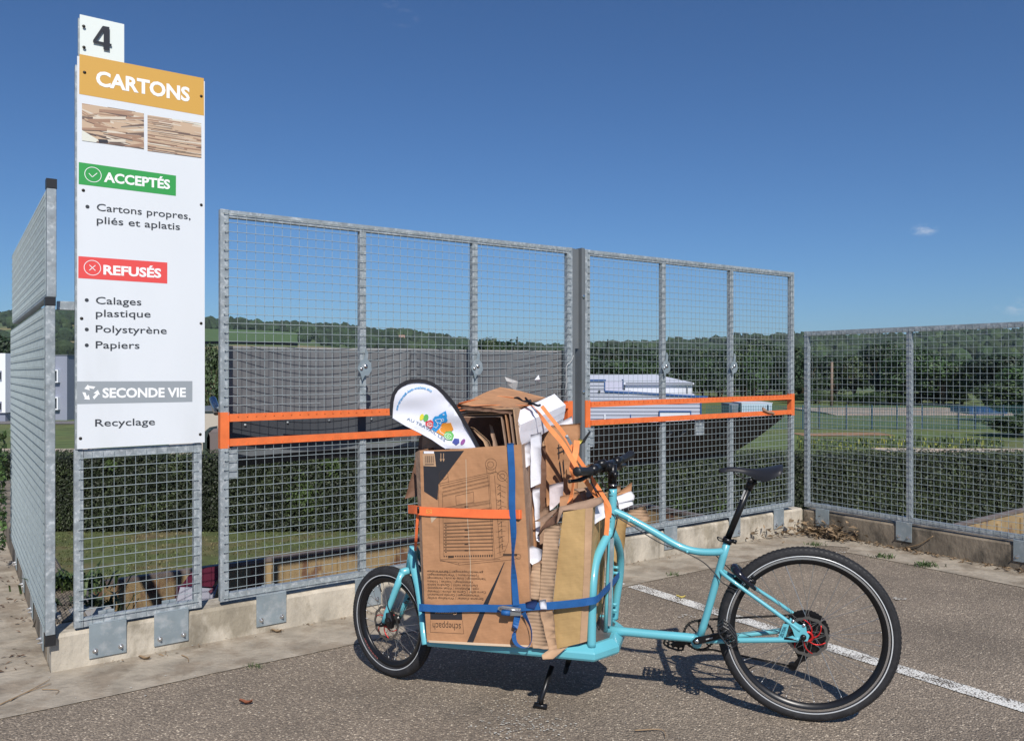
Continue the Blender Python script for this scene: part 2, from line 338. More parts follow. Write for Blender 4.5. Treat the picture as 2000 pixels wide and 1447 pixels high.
# car park slab, standing above the lower yard; its edge follows the three walls
quay = [xy(PL(9, 0, .1)), xy(PL(0, 0, -.10)), xy(PM(3.22, 0, -.10)), xy(PR(14, 0, -.10)), (14, -14), (-16, -14), (-16, 10.2)]
sheet('car_park', quay, 0, ASPH, drop=2.4)
# pale concrete strip along the foot of the walls, with a worn, slightly wavy edge
def wob(a, amp=.010): return amp * noise.noise(V((a * 2.3, 3.1, 0))) + amp * .6 * noise.noise(V((a * 11, 1.1, 0)))
edge = []
for i in range(121):
    s = -2.67 - .3 + i * (5.62 / 120); edge.append(PM(s, 0, .455 + wob(s)))
for i in range(1, 8):
    a = i / 8 * math.pi / 2; c = PM(2.66, 0, .47 + .0); q = PM(2.66 + .24 * math.sin(a), 0, .455 + .0 + (1 - math.cos(a)) * .24); edge.append(q)
for i in range(60):
    r = .72 + i * .12; edge.append(PR(r, 0, .47 + wob(r + 9)))
outer = [PR(7.8, 0, 0)] + [PM(3.2, 0, 0), PM(-2.67, 0, 0)] + [PL(9, 0, .02)] + [V((-15, 9, 0))] + [V((-15, -3.2, 0)), PM(-9, 0, .50), PM(-5, 0, .47), PM(-3.2, 0, .46)]
mb = MB(); pts = [V((p.x, p.y, .004)) for p in edge + outer]; mb.poly(pts)
mb.build('concrete_apron', APRON, kind='structure')
# worn parking bay line, square to the wall
def strip(name, s0, s1, n0, n1, z):
    mb = MB(); k = 60; L = []; Rr = []
    for i in range(k + 1):
        n = n0 + (n1 - n0) * i / k
        L.append(PM(s0 + .006 * noise.noise(V((n * 9, 0, 0))), 0, n)); Rr.append(PM(s1 + .006 * noise.noise(V((n * 9, 5, 0))), 0, n))
    vs = [V((p.x, p.y, z)) for p in L + Rr]
    mb.add(vs, [(i, i + 1, k + 2 + i, k + 1 + i) for i in range(k)])
    return mb.build(name, LINEM, kind='structure')
strip('bay_line', .605, .71, .47, 9, .004)
strip('bay_line', .545, .64, .27, .42, .008)
# worn specks of old paint and stone dust
rd = random.Random(5)
mb = MB()
for (px, py, n, sp, sz) in ((1025, 1420, 170, .10, .006), (1000, 1375, 40, .07, .004), (1640, 1080, 12, .02, .01), (1755, 1171, 14, .02, .012), (1345, 1205, 14, .03, .01), (940, 1375, 30, .2, .004), (700, 1340, 30, .4, .004), (1500, 1430, 40, .5, .004), (300, 1300, 30, .5, .006)):
    c = gnd(px, py)
    for i in range(n):
        p = c + V((rd.gauss(0, sp), rd.gauss(0, sp * .6), .012)); r = sz * rd.uniform(.3, 1)
        mb.poly([p + V((r * math.cos(a + rd.random()), r * math.sin(a + rd.random()) * .7, -.003)) for a in (0, 1.3, 2.5, 3.8, 5)])
mb.build('paint_flecks', mat('pale_flecks', (.55, .54, .50), .8), kind='stuff', label='tiny white paint flecks and grit scattered on the asphalt', cat='grit')

# lower yard, meadow and hills: one sheet out to the horizon
HT = [(-3000, 640), (-900, 612), (-300, 612), (0, 630), (130, 627), (300, 636), (420, 642), (560, 648), (640, 652), (720, 660), (800, 664), (870, 676), (960, 690), (1100, 690), (1300, 684), (1450, 676), (1550, 671), (1700, 672), (1850, 666), (1950, 664), (2100, 655), (2600, 645), (5000, 640)]
def ridge_y(px):
    for (a, ya), (b, yb) in zip(HT, HT[1:]):
        if a <= px <= b: return ya + (yb - ya) * (px - a) / (b - a)
    return 640
RD = 1700.
def sm(t): t = max(0, min(1, t)); return t * t * (3 - 2 * t)
def terrain(x, y):
    if y < 160: return LOW
    px = 1000 + FPX * x / y; H = EYE + (HOR - ridge_y(max(-2900, min(4900, px)))) / FPX * RD
    t = (y - 250) / (RD - 250)
    h = LOW + (H - LOW) * (sm(t) if t < 1 else 1 - .25 * sm((t - 1) / 1.2))
    h += 5 * noise.noise(V((x / 160, y / 160, 0))) * sm((y - 300) / 500)
    return h
ys = [-60, 5, 60, 120, 170, 250, 350, 450, 560, 680, 800, 920, 1040, 1160, 1280, 1400, 1500, 1600, 1700, 1850, 2100, 2500, 3200, 4500, 7000]
ts = [i / 45 * 2.6 for i in range(-45, 46)]
mb = MB(); vs = []
for y in ys:
    wd = max(y, 120)
    for t in ts: vs.append(V((t * wd, y, terrain(t * wd, y))))
n = len(ts)
mb.add(vs, [(i * n + j, i * n + j + 1, (i + 1) * n + j + 1, (i + 1) * n + j) for i in range(len(ys) - 1) for j in range(n - 1)], True)
mb.build('terrain', HILL, kind='structure')
def rect(name, x0, x1, y0, y1, z, m, wavy=0., kind='structure', label=None, cat=None):
    top = []; bot = []
    k = 24
    for i in range(k + 1):
        x = x0 + (x1 - x0) * i / k
        top.append((x, y1 + wavy * noise.noise(V((x * .3, y1, 2))))); bot.append((x, y0 + wavy * noise.noise(V((x * .3, y0, 7)))))
    return sheet(name, top + bot[::-1], z, m, kind=kind, label=label, cat=cat)
rect('lawn', -40, 60, 3, 34, LOW + .01, GRASS)
rect('meadow', -120, 160, 34, 165, LOW + .02, GRASSF)
rect('gravel_path', 17.5, 60, 36.6, 38.6, LOW + .05, GRAVEL, .5)
rect('access_road', -45, -4, 36.6, 38.5, LOW + .05, GRAVEL)
rect('access_road', -42, -20, 57, 60.5, LOW + .05, mat('road_grey', (.16, .15, .15), .9))
rect('bare_soil', 17, 22.5, 46.6, 48.6, LOW + .05, SOIL, 1.0)
# the field seen high on the left hill
def hill_patch(name, corners, m, lift):
    mb = MB(); g = []
    for i in range(13):
        for j in range(7):
            a, b = i / 12, j / 6
            x = (corners[0][0] * (1 - a) + corners[1][0] * a) * (1 - b) + (corners[3][0] * (1 - a) + corners[2][0] * a) * b
            y = (corners[0][1] * (1 - a) + corners[1][1] * a) * (1 - b) + (corners[3][1] * (1 - a) + corners[2][1] * a) * b
            g.append(V((x, y, terrain(x, y) + lift)))
    mb.add(g, [(i * 7 + j, (i + 1) * 7 + j, (i + 1) * 7 + j + 1, i * 7 + j + 1) for i in range(12) for j in range(6)], True)
    return mb.build(name, m, kind='structure')
FIELDS = [  # in (x/y, y) of the land: green meadow, tan field left, tan strip right
    ((-.42, -.27, 800, 1080), 'green_field', mat('green_crop', (.07, .125, .034), .95, var=.08, vscale=.05)),
    ((-.66, -.52, 640, 740), 'tan_field', mat('tan_crop', (.22, .19, .095), .95, var=.1, vscale=.02)),
    ((-.27, -.20, 720, 770), 'tan_field', None),
    ((.44, .50, 900, 980), 'green_field', mat('olive_crop', (.11, .17, .06), .95, var=.1, vscale=.02))]
for (t0, t1, y0, y1), nm, m in FIELDS:
    hill_patch(nm, [(t0 * y0, y0), (t1 * y0, y0), (t1 * y1, y1), ((t0) * y1, y1)], m or MATS['tan_crop'], 3.)
# forest over the hills: crowns merged in one mass
rd = random.Random(11); ico = []
bmi = bmesh.new(); bmesh.ops.create_icosphere(bmi, subdivisions=2, radius=1)
IV = [v.co.copy() for v in bmi.verts]; IF = [tuple(v.index for v in f.verts) for f in bmi.faces]; bmi.free()
mb = MB(); cnt = 0
shapes = []
for k in range(5):
    o = V((k * 7.3, 1, 2)); shapes.append([v * (1 + .45 * noise.noise(v * 1.7 + o) + .22 * noise.noise(v * 4 + o)) for v in IV])
while cnt < 6500:
    t = rd.uniform(-.78, .80); y = rd.uniform(560, 1790) if cnt % 3 else rd.uniform(1500, 1800)
    if any(a - .004 < t < b + .004 and c - 10 < y < d + 10 for (a, b, c, d), _, _ in FIELDS): continue
    if noise.noise(V((t * 14, y / 260, 3.3))) < (-.5 if y > 1300 or t > .3 else -.15): continue
    if -.45 < t < -.08 and y < 830: continue
    x = t * y; h = terrain(x, y); r = rd.uniform(6, 10.5) * (1 if y > 1000 else .8)
    p = V((x, y, h + r * .5)); s = V((r * rd.uniform(.8, 1.2), r * rd.uniform(.8, 1.2), r * rd.uniform(.75, 1.15)))
    mb.add([V((v.x * s.x, v.y * s.y, v.z * s.z)) + p for v in shapes[cnt % 5]], IF, False); cnt += 1
mb.build('hillside_forest', FOREST, kind='stuff', label='dark green woods covering the distant hills along the horizon', cat='forest')

# ================================================================== WALLS
def wall(name, P, a0, a1, m, label, thick=.20, joints=()):
    """low cast wall, its length cut by joints into slabs, top arris uneven"""
    mb = MB(); cuts = [a0] + list(joints) + [a1]
    for c0, c1 in zip(cuts, cuts[1:]):
        k = max(2, int((c1 - c0) / .12)); e = .003
        rows = []
        for i in range(k + 1):
            a = (c0 + e) + (c1 - c0 - 2 * e) * i / k; w = .004 * noise.noise(V((a * 6, 2, c0)))
            rows.append([P(a, -.02, 0), P(a, .165 + w, 0), P(a, .180 + w, -.016), P(a, .180 + w, -thick + .016), P(a, .165, -thick), P(a, -2.4, -thick), P(a, -2.4, 0)])
        n = 7; vs = [p for r in rows for p in r]
        fs = [(i * n + j, (i + 1) * n + j, (i + 1) * n + (j + 1) % n, i * n + (j + 1) % n) for i in range(k) for j in range(n)]
        fs += [tuple(range(n)), tuple(k * n + j for j in range(n))[::-1]]
        mb.add(vs, fs)
    return mb.build(name, m, label=label, cat='wall')
wall('concrete_wall', PM, -2.67, 3.2, CONC, 'low pale concrete wall under the sign and the two tall mesh panels', joints=(-.62, 1.38))
wall('concrete_wall', lambda r, h, n: PR(r, h, n), .003, 10, CONCD, 'low dark concrete wall under the right-hand mesh fence', joints=(2.45, 4.9))
wall('concrete_wall', lambda r, h, n: PL(r, h, n), .204, 6.5, CONCD, 'low brown concrete wall under the left mesh fence seen end-on', joints=(2.6,))
def debris_bits(name, pts, n, m, size, label, cat, up=.03, seed=1, sx=.1, sy=.05):
    rd = random.Random(seed); mb = MB()
    for i in range(n):
        c = V(pts[rd.randrange(len(pts))]) + V((rd.gauss(0, sx), rd.gauss(0, sy), 0)); c.z = abs(rd.gauss(0, up)) + .008
        a = rd.random() * 6.3; s = size * rd.uniform(.4, 1); d = V((math.cos(a), math.sin(a), rd.uniform(-.5, .5))) * s; e = V((-math.sin(a), math.cos(a), rd.uniform(-.6, .6))) * s * rd.uniform(.25, .6)
        k = rd.uniform(.1, .4) * s
        mb.add([c - d, c + e * .8 + V((0, 0, k)), c + d, c - e * .8 + V((0, 0, k * .4))], [(0, 1, 2), (0, 2, 3)])
    return mb.build(name, m, kind='stuff', label=label, cat=cat)
corner_pts = [PR(.10 + i * .035, 0, .05 + .09 * (j / 4)) for i in range(12) for j in range(5)] + [PM(3.05 - i * .05, 0, .07) for i in range(12)]
debris_bits('leaf_litter', corner_pts, 420, LITTER, .040, 'heap of dry brown leaves in the corner where the two walls meet', 'leaf litter', up=.055, seed=3, sx=.06, sy=.06)
debris_bits('leaf_litter', [PR(.6 + i * .12, 0, .05) for i in range(22)], 420, LITTER, .026, 'thin line of dry leaves along the foot of the dark right wall', 'leaf litter', up=.008, seed=4, sx=.03, sy=.03)
debris_bits('leaf_litter', [PL(.3 + i * .2, 0, .12 + .25 * (i % 3)) for i in range(14)], 320, mat('rotted_leaf', (.12, .075, .05), .9, island=.5), .02, 'rotted brown debris on the concrete beside the left wall', 'leaf litter', up=.004, seed=5, sx=.1, sy=.1)
debris_bits('leaf_litter', [PM(-2.4 + i * .2, 0, .03) for i in range(22)], 160, LITTER, .012, 'crumbs and dry bits along the foot of the pale main wall', 'leaf litter', up=.004, seed=6, sx=.05, sy=.02)
for i, (px, py, mm, lab) in enumerate(((282, 1290, LITTER, 'curled brown leaf on the concrete strip below the second bracket plate'), (480, 1377, mat('rust_leaf', (.20, .065, .03), .8), 'dry reddish leaf on the asphalt at lower left'), (540, 1237, LITTER, 'crumpled pale brown scrap lying by the foot of the main wall'), (1330, 1170, LITTER2, 'dry leaf on the asphalt behind the seat tube'))):
    c = gnd(px, py); c.z = .012; mb = MB(); s = .028
    g = [c + V((s * (a - 2) * .5, s * (b - 1) * .35 * (1.2 - .3 * abs(a - 2)), .006 * math.cos(a * 1.3) + .010 * (b - 1) ** 2)) for a in range(5) for b in range(3)]
    mb.add(g, [(a * 3 + b, (a + 1) * 3 + b, (a + 1) * 3 + b + 1, a * 3 + b + 1) for a in range(4) for b in range(2)], True)
    mb.build('fallen_leaf', mm, label=lab, cat='leaf')
# twigs lying about
def twig(px0, py0, px1, py1, sag, lab, r=.003):
    a, b = gnd(px0, py0), gnd(px1, py1); m = (a + b) / 2 + V((sag, sag * .7, 0)); pts = smooth_path([a, m, b], 8)
    mb = MB(); mb.tube([p + V((0, 0, .008 + r)) for p in pts], [r * (1 - .6 * i / len(pts)) for i in range(len(pts))], 6); mb.build('twig', mat('dry_twig', (.28, .19, .11), .85), label=lab, cat='twig')
twig(0, 1380, 97, 1331, .01, 'long dry stalk across the concrete at the left edge')
twig(20, 1372, 100, 1339, -.02, 'thinner dry stalk next to the long one at left')
twig(82, 1350, 108, 1360, .03, 'short curved twig on the concrete near the wall end', .002)
twig(1240, 1431, 1300, 1444, .05, 'pale curved straw on the asphalt at the bottom edge', .003)
twig(355, 1283, 368, 1296, .01, 'small bent twig at the foot of the main wall', .003)
tw = MB(); p0 = PR(.95, .01, .02); tw.tube(smooth_path([p0, p0 + W * .12 + V((0, 0, .05)), p0 + W * .22 + V((.0, 0, .13))], 5), .004, 5)
tw.build('twig', MATS['dry_twig'], label='bare twig sticking up against the dark right wall', cat='twig')
# weeds in the joint between asphalt and concrete
def tuft(px, py, n, size, lab, m=None, at3=None, spread=.03, z=0.):
    c = at3 or gnd(px, py); rd = random.Random(int(px * 3 + py)); mb = MB()
    for i in range(n):
        p = c + V((rd.gauss(0, spread), rd.gauss(0, spread * .6), .002)); a = rd.random() * 6.3; h = size * rd.uniform(.4, 1); l = V((math.cos(a), math.sin(a), 0)); w = V((-l.y, l.x, 0)) * h * .07
        q = p + l * h * .35 + V((0, 0, h * .6)); t = p + l * h * .8 + V((0, 0, h * .75))
        mb.add([p - w, p + w, q + w, q - w, t], [(0, 1, 2, 3), (3, 2, 4)])
    return mb.build('weed', m or mat('weed_green', (.06, .10, .028), .7, island=.5), label=lab, cat='weed', kind='stuff')
tuft(1318, 1124, 60, .03, 'tiny weed in the asphalt joint below the top tube')
tuft(1724, 1089, 90, .045, 'small grass tuft in the joint right of the corner', spread=.045)
tuft(1808, 1106, 120, .05, 'larger grass tuft in the joint beside the right wall', spread=.05)
tuft(1590, 1065, 70, .04, 'weed at the edge of the leaf heap behind the big wheel', spread=.04)
tuft(497, 1303, 40, .025, 'tiny weed in the asphalt in front of the pale wall')

# ================================================================== HEDGE and lawn
rd = random.Random(21)
HY, HB, HTOP = 18.4, LOW, LOW + 1.81
x0, x1 = -26, 22
def hedge(x0, x1, lab, nleaf, HY=HY, top=HTOP, dep=1.2):
    root = MB(); k = int((x1 - x0) / .5)
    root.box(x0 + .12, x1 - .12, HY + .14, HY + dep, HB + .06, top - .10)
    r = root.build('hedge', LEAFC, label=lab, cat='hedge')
    mb = MB(); vs = []; fs = []
    rr = random.Random(4)
    for i in range(nleaf):
        x = rr.uniform(x0, x1)
        if rr.random() < .82:
            z = rr.uniform(0.04, top - HB); y = HY + .05 * noise.noise(V((x * 1.5, z * 2, 0))) * 2 + rr.uniform(-.03, .11); nrm = V((0, -1, .15))
        else:
            z = top - HB + .02 * noise.noise(V((x, 2, 2))) + rr.uniform(-.05, .035); y = HY + rr.uniform(0, dep); nrm = V((0, -.2, 1))
        if z < .16 and rr.random() < .5: continue
        p = V((x, y, HB + z)); nrm = (nrm + V((rr.gauss(0, .55), rr.gauss(0, .55), rr.gauss(0, .55)))).normalized()
        a = nrm.orthogonal().normalized(); b = nrm.cross(a); an = rr.random() * 6.3; d = a * math.cos(an) + b * math.sin(an); e = nrm.cross(d); s = rr.uniform(.018, .042)
        kk = len(vs); vs += [p - d * s, p + e * s * .5, p + d * s, p - e * s * .5]; fs.append((kk, kk + 1, kk + 2, kk + 3))
    mb.add(vs, fs); mb.build('hedge_leaves', LEAFH, r, kind='stuff')
hedge(-15.5, 21, 'long clipped dark green hedge across the yard behind the fences', 105000)
# a few brighter shoots and a bramble growing out of it
mbs = [(590, 965, .35, 260), (650, 905, .22, 160), (215, 905, .10, 60), (1180, 960, .4, 200), (1410, 1000, .3, 120), (1330, 985, .25, 100)]
for i, (px, py, sz, nn) in enumerate(mbs):
    rr = random.Random(i); mb = MB(); c = at(px, py, HY - .05)
    for j in range(nn):
        p = c + V((rr.gauss(0, sz * .5), rr.uniform(-.06, .05), rr.gauss(0, sz * .6))); d = V((rr.gauss(0, 1), rr.gauss(0, .5), rr.gauss(0, 1))).normalized() * rr.uniform(.02, .05); e = d.cross(V((0, 1, .3))).normalized() * d.length * .5
        mb.poly([p - d, p + e, p + d, p - e])
    mb.build('bramble_shoot', mat('bright_shoot', (.06, .095, .025), .6, island=.5), label=('bright leafy bramble patch growing on the hedge left of the cartons', 'small sprig standing on the hedge top under the orange slot', 'faint sprig on the hedge top behind the sign frame', 'light shoots on the hedge just right of the handlebar', 'pale shoots low on the hedge behind the seat post', 'small bright shoots on the hedge left of the saddle')[i], cat='bramble', kind='stuff')
# grass blades on the near lawn
mb = MB(); vs = []; fs = []; rr = random.Random(9)
for i in range(26000):
    x = rr.uniform(-12, 6) if i % 4 else rr.uniform(6, 16); y = rr.uniform(11, 18.4); s = rr.uniform(.02, .05); a = rr.random() * 6.3
    if noise.noise(V((x * .8, y * .8, 0))) < -.28: continue
    p = V((x, y, LOW + .012)); d = V((math.cos(a), math.sin(a), 0)) * s * .45; k = len(vs)
    vs += [p - d, p + d, p + V((rr.gauss(0, .015), rr.gauss(0, .015), s))]; fs.append((k, k + 1, k + 2))
mb.add(vs, fs); mb.build('lawn_grass', mat('lawn_blade', (.085, .11, .035), .7, island=.5, c2=(.16, .125, .06), c2scale=.9, c2lo=.45, c2hi=.66), kind='stuff', label='short dry green and brown grass on the lawn before the hedge', cat='grass')
# yellow-flowering weeds in the meadow beyond the hedge
mb = MB(); mb2 = MB()
for i in range(2600):
    t = rr.uniform(.36, .62); y = rr.uniform(38.5, 44); p = V((t * y, y, LOW + .02)); s = rr.uniform(.05, .22) * (1.5 if noise.noise(V((t * 30, y * .4, 1))) > .1 else .6)
    d = V((rr.gauss(0, 1), rr.gauss(0, 1), 0)).normalized() * .05
    (mb2 if rr.random() < .18 else mb).poly([p - d, p + d, p + d * .5 + V((0, 0, s)), p - d * .5 + V((0, 0, s))])
mb.build('meadow_weeds', mat('meadow_weed', (.06, .09, .035), .8, island=.5), kind='stuff', label='rough green weeds growing along the far edge of the hedge', cat='weeds')
mb2.build('meadow_flowers', mat('yellow_flower', (.26, .27, .05), .8, island=.3), kind='stuff', label='yellow flowering plants scattered through the meadow weeds', cat='flowers')

# ================================================================== TREES
def crown_mesh(seed, rx, rz, n, leaf, conifer=False):
    rr = random.Random(seed); vs = []; fs = []
    lobes = [(V((rr.uniform(-.55, .55) * rx, rr.uniform(-.55, .55) * rx, rr.uniform(-.55, .6) * rz)), rr.uniform(.32, .55)) for _ in range(13)]
    for i in range(n):
        if conifer:
            h = rr.random() ** .8; rad = rx * (1 - h) * (.75 + .25 * math.sin(h * 34)); a = rr.random() * 6.3; q = rad * rr.uniform(.55, 1)
            p = V((math.cos(a) * q, math.sin(a) * q, -rz + 2 * rz * h)); nrm = V((math.cos(a), math.sin(a), .7))
        else:
            c, s = lobes[rr.randrange(13)]; d = V((rr.gauss(0, 1), rr.gauss(0, 1), rr.gauss(0, 1) + .25)).normalized(); q = rr.uniform(.72, 1.06)
            p = c + V((d.x * rx * s * q, d.y * rx * s * q, d.z * rz * s * q)); nrm = d
        nrm = (nrm.normalized() + V((rr.gauss(0, .4), rr.gauss(0, .4), rr.gauss(0, .4)))).normalized()
        a = nrm.orthogonal().normalized(); b = nrm.cross(a); an = rr.random() * 6.3; d = a * math.cos(an) + b * math.sin(an); e = nrm.cross(d); s = leaf * rr.uniform(.5, 1.2)
        k = len(vs); vs += [p - d * s, p + e * s * .6 + nrm * s * .15, p + d * s, p - e * s * .6]; fs.append((k, k + 1, k + 2, k + 3))
    return vs, fs
KIND = []
for i, (rx, rz, n, leaf, m, cf) in enumerate(((4.2, 4.2, 5200, .28, LEAFT, 0), (4.6, 3.8, 5200, .28, LEAFT2, 0), (3.8, 4.6, 5000, .26, LEAFT3, 0), (2.4, 5.2, 3800, .26, LEAFT2, 1))):
    vs, fs = crown_mesh(50 + i, rx, rz, n, leaf, cf); mb = MB(); mb.add(vs, fs)
    core = MB()   # inner dark twigs: a few limbs
    for j in range(9):
        a = j * 2.4; core.tube([V((0, 0, -rz * 1.1)), V((math.cos(a) * rx * .25, math.sin(a) * rx * .25, -rz * .2)), V((math.cos(a) * rx * .5, math.sin(a) * rx * .5, rz * (.1 + .05 * j)))], [.16, .09, .03], 5)
    t = MB(); t.tube([V((0, 0, -rz * 1.9)), V((.1, 0, -rz * 1.1)), V((0, .1, -rz * .3)), V((0, 0, rz * .3))], [.26, .2, .13, .05], 7); t.add(core.v, core.f)
    KIND.append((mb, t, rx, rz, m))
KM = []
for mb, t, rx, rz, m in KIND:
    me = bpy.data.meshes.new('crown'); me.from_pydata(mb.v, [], mb.f); me.materials.append(m)
    mt = bpy.data.meshes.new('trunk'); mt.from_pydata(t.v, [], t.f); mt.materials.append(TRUNK); KM.append((me, mt, rx, rz))
def tree(px, topy, depth, kind, lab, width=None, group=None, base=LOW):
    me, mt, rx, rz = KM[kind]; top = EYE + (HOR - topy) / FPX * depth; H = top - base
    sz = H / (rz * 2.35); sx = (width / FPX * depth / (2 * rx * .92)) if width else sz
    if not width: sx = sz * 1.05
    x = (px - 1000) / FPX * depth; rot = (px * 7) % 6.28
    e = empty('tree', (x, depth, base), lab, 'tree', group)
    for nm, mm in (('crown', me), ('trunk', mt)):
        o = bpy.data.objects.new(nm, mm); col.objects.link(o); o.parent = e; o.location = (0, 0, H - rz * sz * .98); o.scale = (sx, sx, sz); o.rotation_euler.z = rot
rr = random.Random(17)
NAMES = ('broad mid-green tree', 'broad very dark green tree', 'loose olive-green tree', 'pointed dark conifer')
# wood behind the industrial buildings, from left to right: (x, top, depth, kind, width)
G1 = 'trees in the wood behind the white building'
wood = []
x = 838
while x < 1600:
    ty = {0: 676, 1: 672}.get(0) + 0
    ty = 664 if 930 < x < 990 else (684 if x < 900 else (676 if x < 1100 else (684 if x < 1440 else 670)))
    wood.append((x, ty + rr.uniform(-5, 6), rr.uniform(118, 150), rr.choice((0, 1, 2, 0, 1)), rr.uniform(70, 110))); x += rr.uniform(30, 42)
x = 1085
while x < 1580:
    wood.append((x, 697 + rr.uniform(-5, 8), rr.uniform(104, 114), rr.choice((0, 1, 1)), rr.uniform(60, 95))); x += rr.uniform(34, 46)
for x, ty in ((1187, 665), (1208, 671), (1219, 672), (1236, 668), (1385, 682), (1010, 660), (1150, 672)): wood.append((x, ty, 116, 3, 24))
wood += [(1448, 666, 100, 2, 70), (1473, 673, 98, 0, 60), (950, 658, 112, 2, 62), (968, 664, 110, 0, 56)]
wood.sort()
ORD = ['first', 'second', 'third', 'fourth', 'fifth', 'sixth', 'seventh', 'eighth', 'ninth', 'tenth', 'eleventh', 'twelfth', 'thirteenth', 'fourteenth', 'fifteenth', 'sixteenth', 'seventeenth', 'eighteenth', 'nineteenth', 'twentieth', 'twenty-first', 'twenty-second', 'twenty-third', 'twenty-fourth']
cn_ = {}
def ordn(key): cn_[key] = cn_.get(key, -1) + 1; return ORD[min(cn_[key], 23)]
for i, (x, ty, d, k, w) in enumerate(wood):
    tree(x, ty, d, k, '%s behind the white hall, %s such from the left' % (NAMES[k], ordn(('w', k))), w, 'wood: %ss' % NAMES[k])
# right-hand wood
right = [(1590, 703, 108, 1, 90), (1632, 698, 106, 1, 96), (1668, 690, 104, 2, 80), (1716, 673, 96, 1, 92), (1760, 678, 92, 0, 96), (1800, 684, 96, 1, 100), (1842, 690, 88, 0, 104), (1880, 696, 92, 0, 100), (1925, 700, 84, 1, 110), (1962, 696, 80, 1, 120), (2010, 706, 76, 0, 120), (2060, 690, 80, 1, 130), (2120, 700, 86, 0, 130), (1560, 706, 112, 0, 90), (1985, 742, 60, 2, 130), (2050, 740, 58, 1, 130)]
right.sort()
for i, (x, ty, d, k, w) in enumerate(right):
    tree(x, ty, d, k, '%s beyond the right fence, %s such from the left' % (NAMES[k], ordn(('r', k))), w, 'right wood: %ss' % NAMES[k])
# bushes at the foot of the right wood
for i in range(26):
    x = 1545 + i * 21 + rr.uniform(-8, 8)
    if 1880 < x < 1905: continue
    k = rr.choice((0, 2, 2)); tree(x, rr.uniform(760, 772), rr.uniform(90, 97), k, 'low %s bush below the right wood, %s such from the left' % ('mid-green' if k == 0 else 'olive-green', ordn(('b', k))), rr.uniform(34, 56), 'low %s bushes at the foot of the right wood' % ('mid-green' if k == 0 else 'olive'))
for i, (x, ty, d, k, w, lab) in enumerate(((413, 668, 46, 2, 84, 'grey-green tree visible between the sign and the tall mesh panel'), (440, 700, 52, 0, 70, 'tree behind the dark board left of the mesh panel'), (150, 700, 74, 0, 90, 'bushy tree right of the grey building behind the sign'), (205, 690, 78, 1, 100, 'tall tree hidden behind the sign board'), (20, 660, 100, 1, 90, 'dark tree above the white building at the left edge'), (-30, 650, 100, 0, 110, 'mid-green tree at the far left edge'), (138, 760, 66, 2, 44, 'white-flowering shrub beside the grey building'), (1985, 812, 46, 2, 110, 'shrub at the right edge beyond the blue fence'), (2060, 800, 46, 0, 120, 'round shrub just past the right edge of the meadow'), (70, 690, 90, 1, 80, 'dark tree behind the grey building'))):
    tree(x, ty, d, k, lab, w)
# wooden pole in front of the right wood
mb = MB(); a = at(1624, 790, 88); a.z = LOW; mb.tube([a, at(1625, 707, 88)], [.17, .12], 8); mb.build('wooden_pole', mat('pole_wood', (.22, .15, .11), .8), label='plain wooden pole standing in front of the trees', cat='pole')
# ================================================================== FAR BUILDINGS
def qf(mb, x0, x1, y0, y1, d, n=-.05):      # thin upright panel facing the camera at depth d given by picture-measured edges
    a = at(x0, y1, d); b = at(x1, y0, d); mb.box(a.x, b.x, d + n, d, a.z, b.z)
# white industrial hall with ribbed front
D = 58.
hall = empty('industrial_hall', (at(1240, 830, D).x, D, LOW), 'white ribbed metal hall with blue trim beyond the hedge', 'building')
def fx(px, d=D): return (px - 1000) / FPX * d
def fz(py, d=D): return EYE + (HOR - py) / FPX * d
mb = MB(); mb.prism([V((fx(1040), D, LOW)), V((fx(1369), D, LOW)), V((fx(1369), D, fz(775))), V((fx(1181), D, fz(764))), V((fx(1181), D, fz(744))), V((fx(1040), D, fz(744)))], V((0, 16, 0))); mb.build('wall', CLADS, hall)
z = LOW + .1; i = 0
rib0 = None
while z < fz(745) - .05:
    xr = 1369 if z < fz(775) - .1 else (1181 if z > fz(764) - .1 else 1181 + (fz(764) - z) / (fz(764) - fz(775)) * 188)
    if xr - 1040 > 10:
        mb = MB(); mb.box(fx(1040), fx(min(xr, 1369)), D - .05, D - .003, z, z + .20); mb.build('cladding_rib', RIBM, hall)
    z += .27
tr = MB(); 
tr.prism([V((fx(1181), D - .12, fz(766))), V((fx(1382), D - .12, fz(777))), V((fx(1382), D - .12, fz(773.5))), V((fx(1181), D - .12, fz(762.5)))], V((0, .5, 0))); tr.build('eave_trim', BLUET, hall)
tr = MB(); tr.box(fx(1040), fx(1183), D - .12, D + .4, fz(745), fz(741)); tr.build('eave_trim', BLUET, hall)
tr = MB(); tr.box(fx(1179.5), fx(1182), D - .12, D + .4, fz(763), fz(746)); tr.build('corner_trim', BLUET, hall)
tr = MB(); tr.box(fx(1367), fx(1369.5), D - .12, D + .2, LOW, fz(776.5)); tr.build('corner_trim', BLUET, hall)
pn = MB(); pn.box(fx(1181), fx(1220), D + .8, D + 1.2, fz(764), fz(743)); pn.build('side_panel', mat('lavender_panel', (.50, .50, .62), .5), hall)
tr = MB(); tr.box(fx(1219), fx(1221), D + .7, D + 1.3, fz(759), fz(741)); tr.build('corner_trim', BLUET, hall)
w2 = MB(); w2.box(fx(1221, D + 8), fx(1352, D + 8), D + 8, D + 20, LOW, fz(749, D + 8)); w2.build('upper_wall', CLAD, hall)
rf = MB(); d2 = D + 8
rf.prism([V((fx(1130, d2), d2 - .3, fz(747.5, d2))), V((fx(1354, d2), d2 - .3, fz(747.5, d2))), V((fx(1318, d2), d2 + 9, fz(731.5, d2))), V((fx(1130, d2), d2 + 9, fz(731.5, d2)))], V((0, 0, -.15))); rf.build('roof', CLAD, hall)
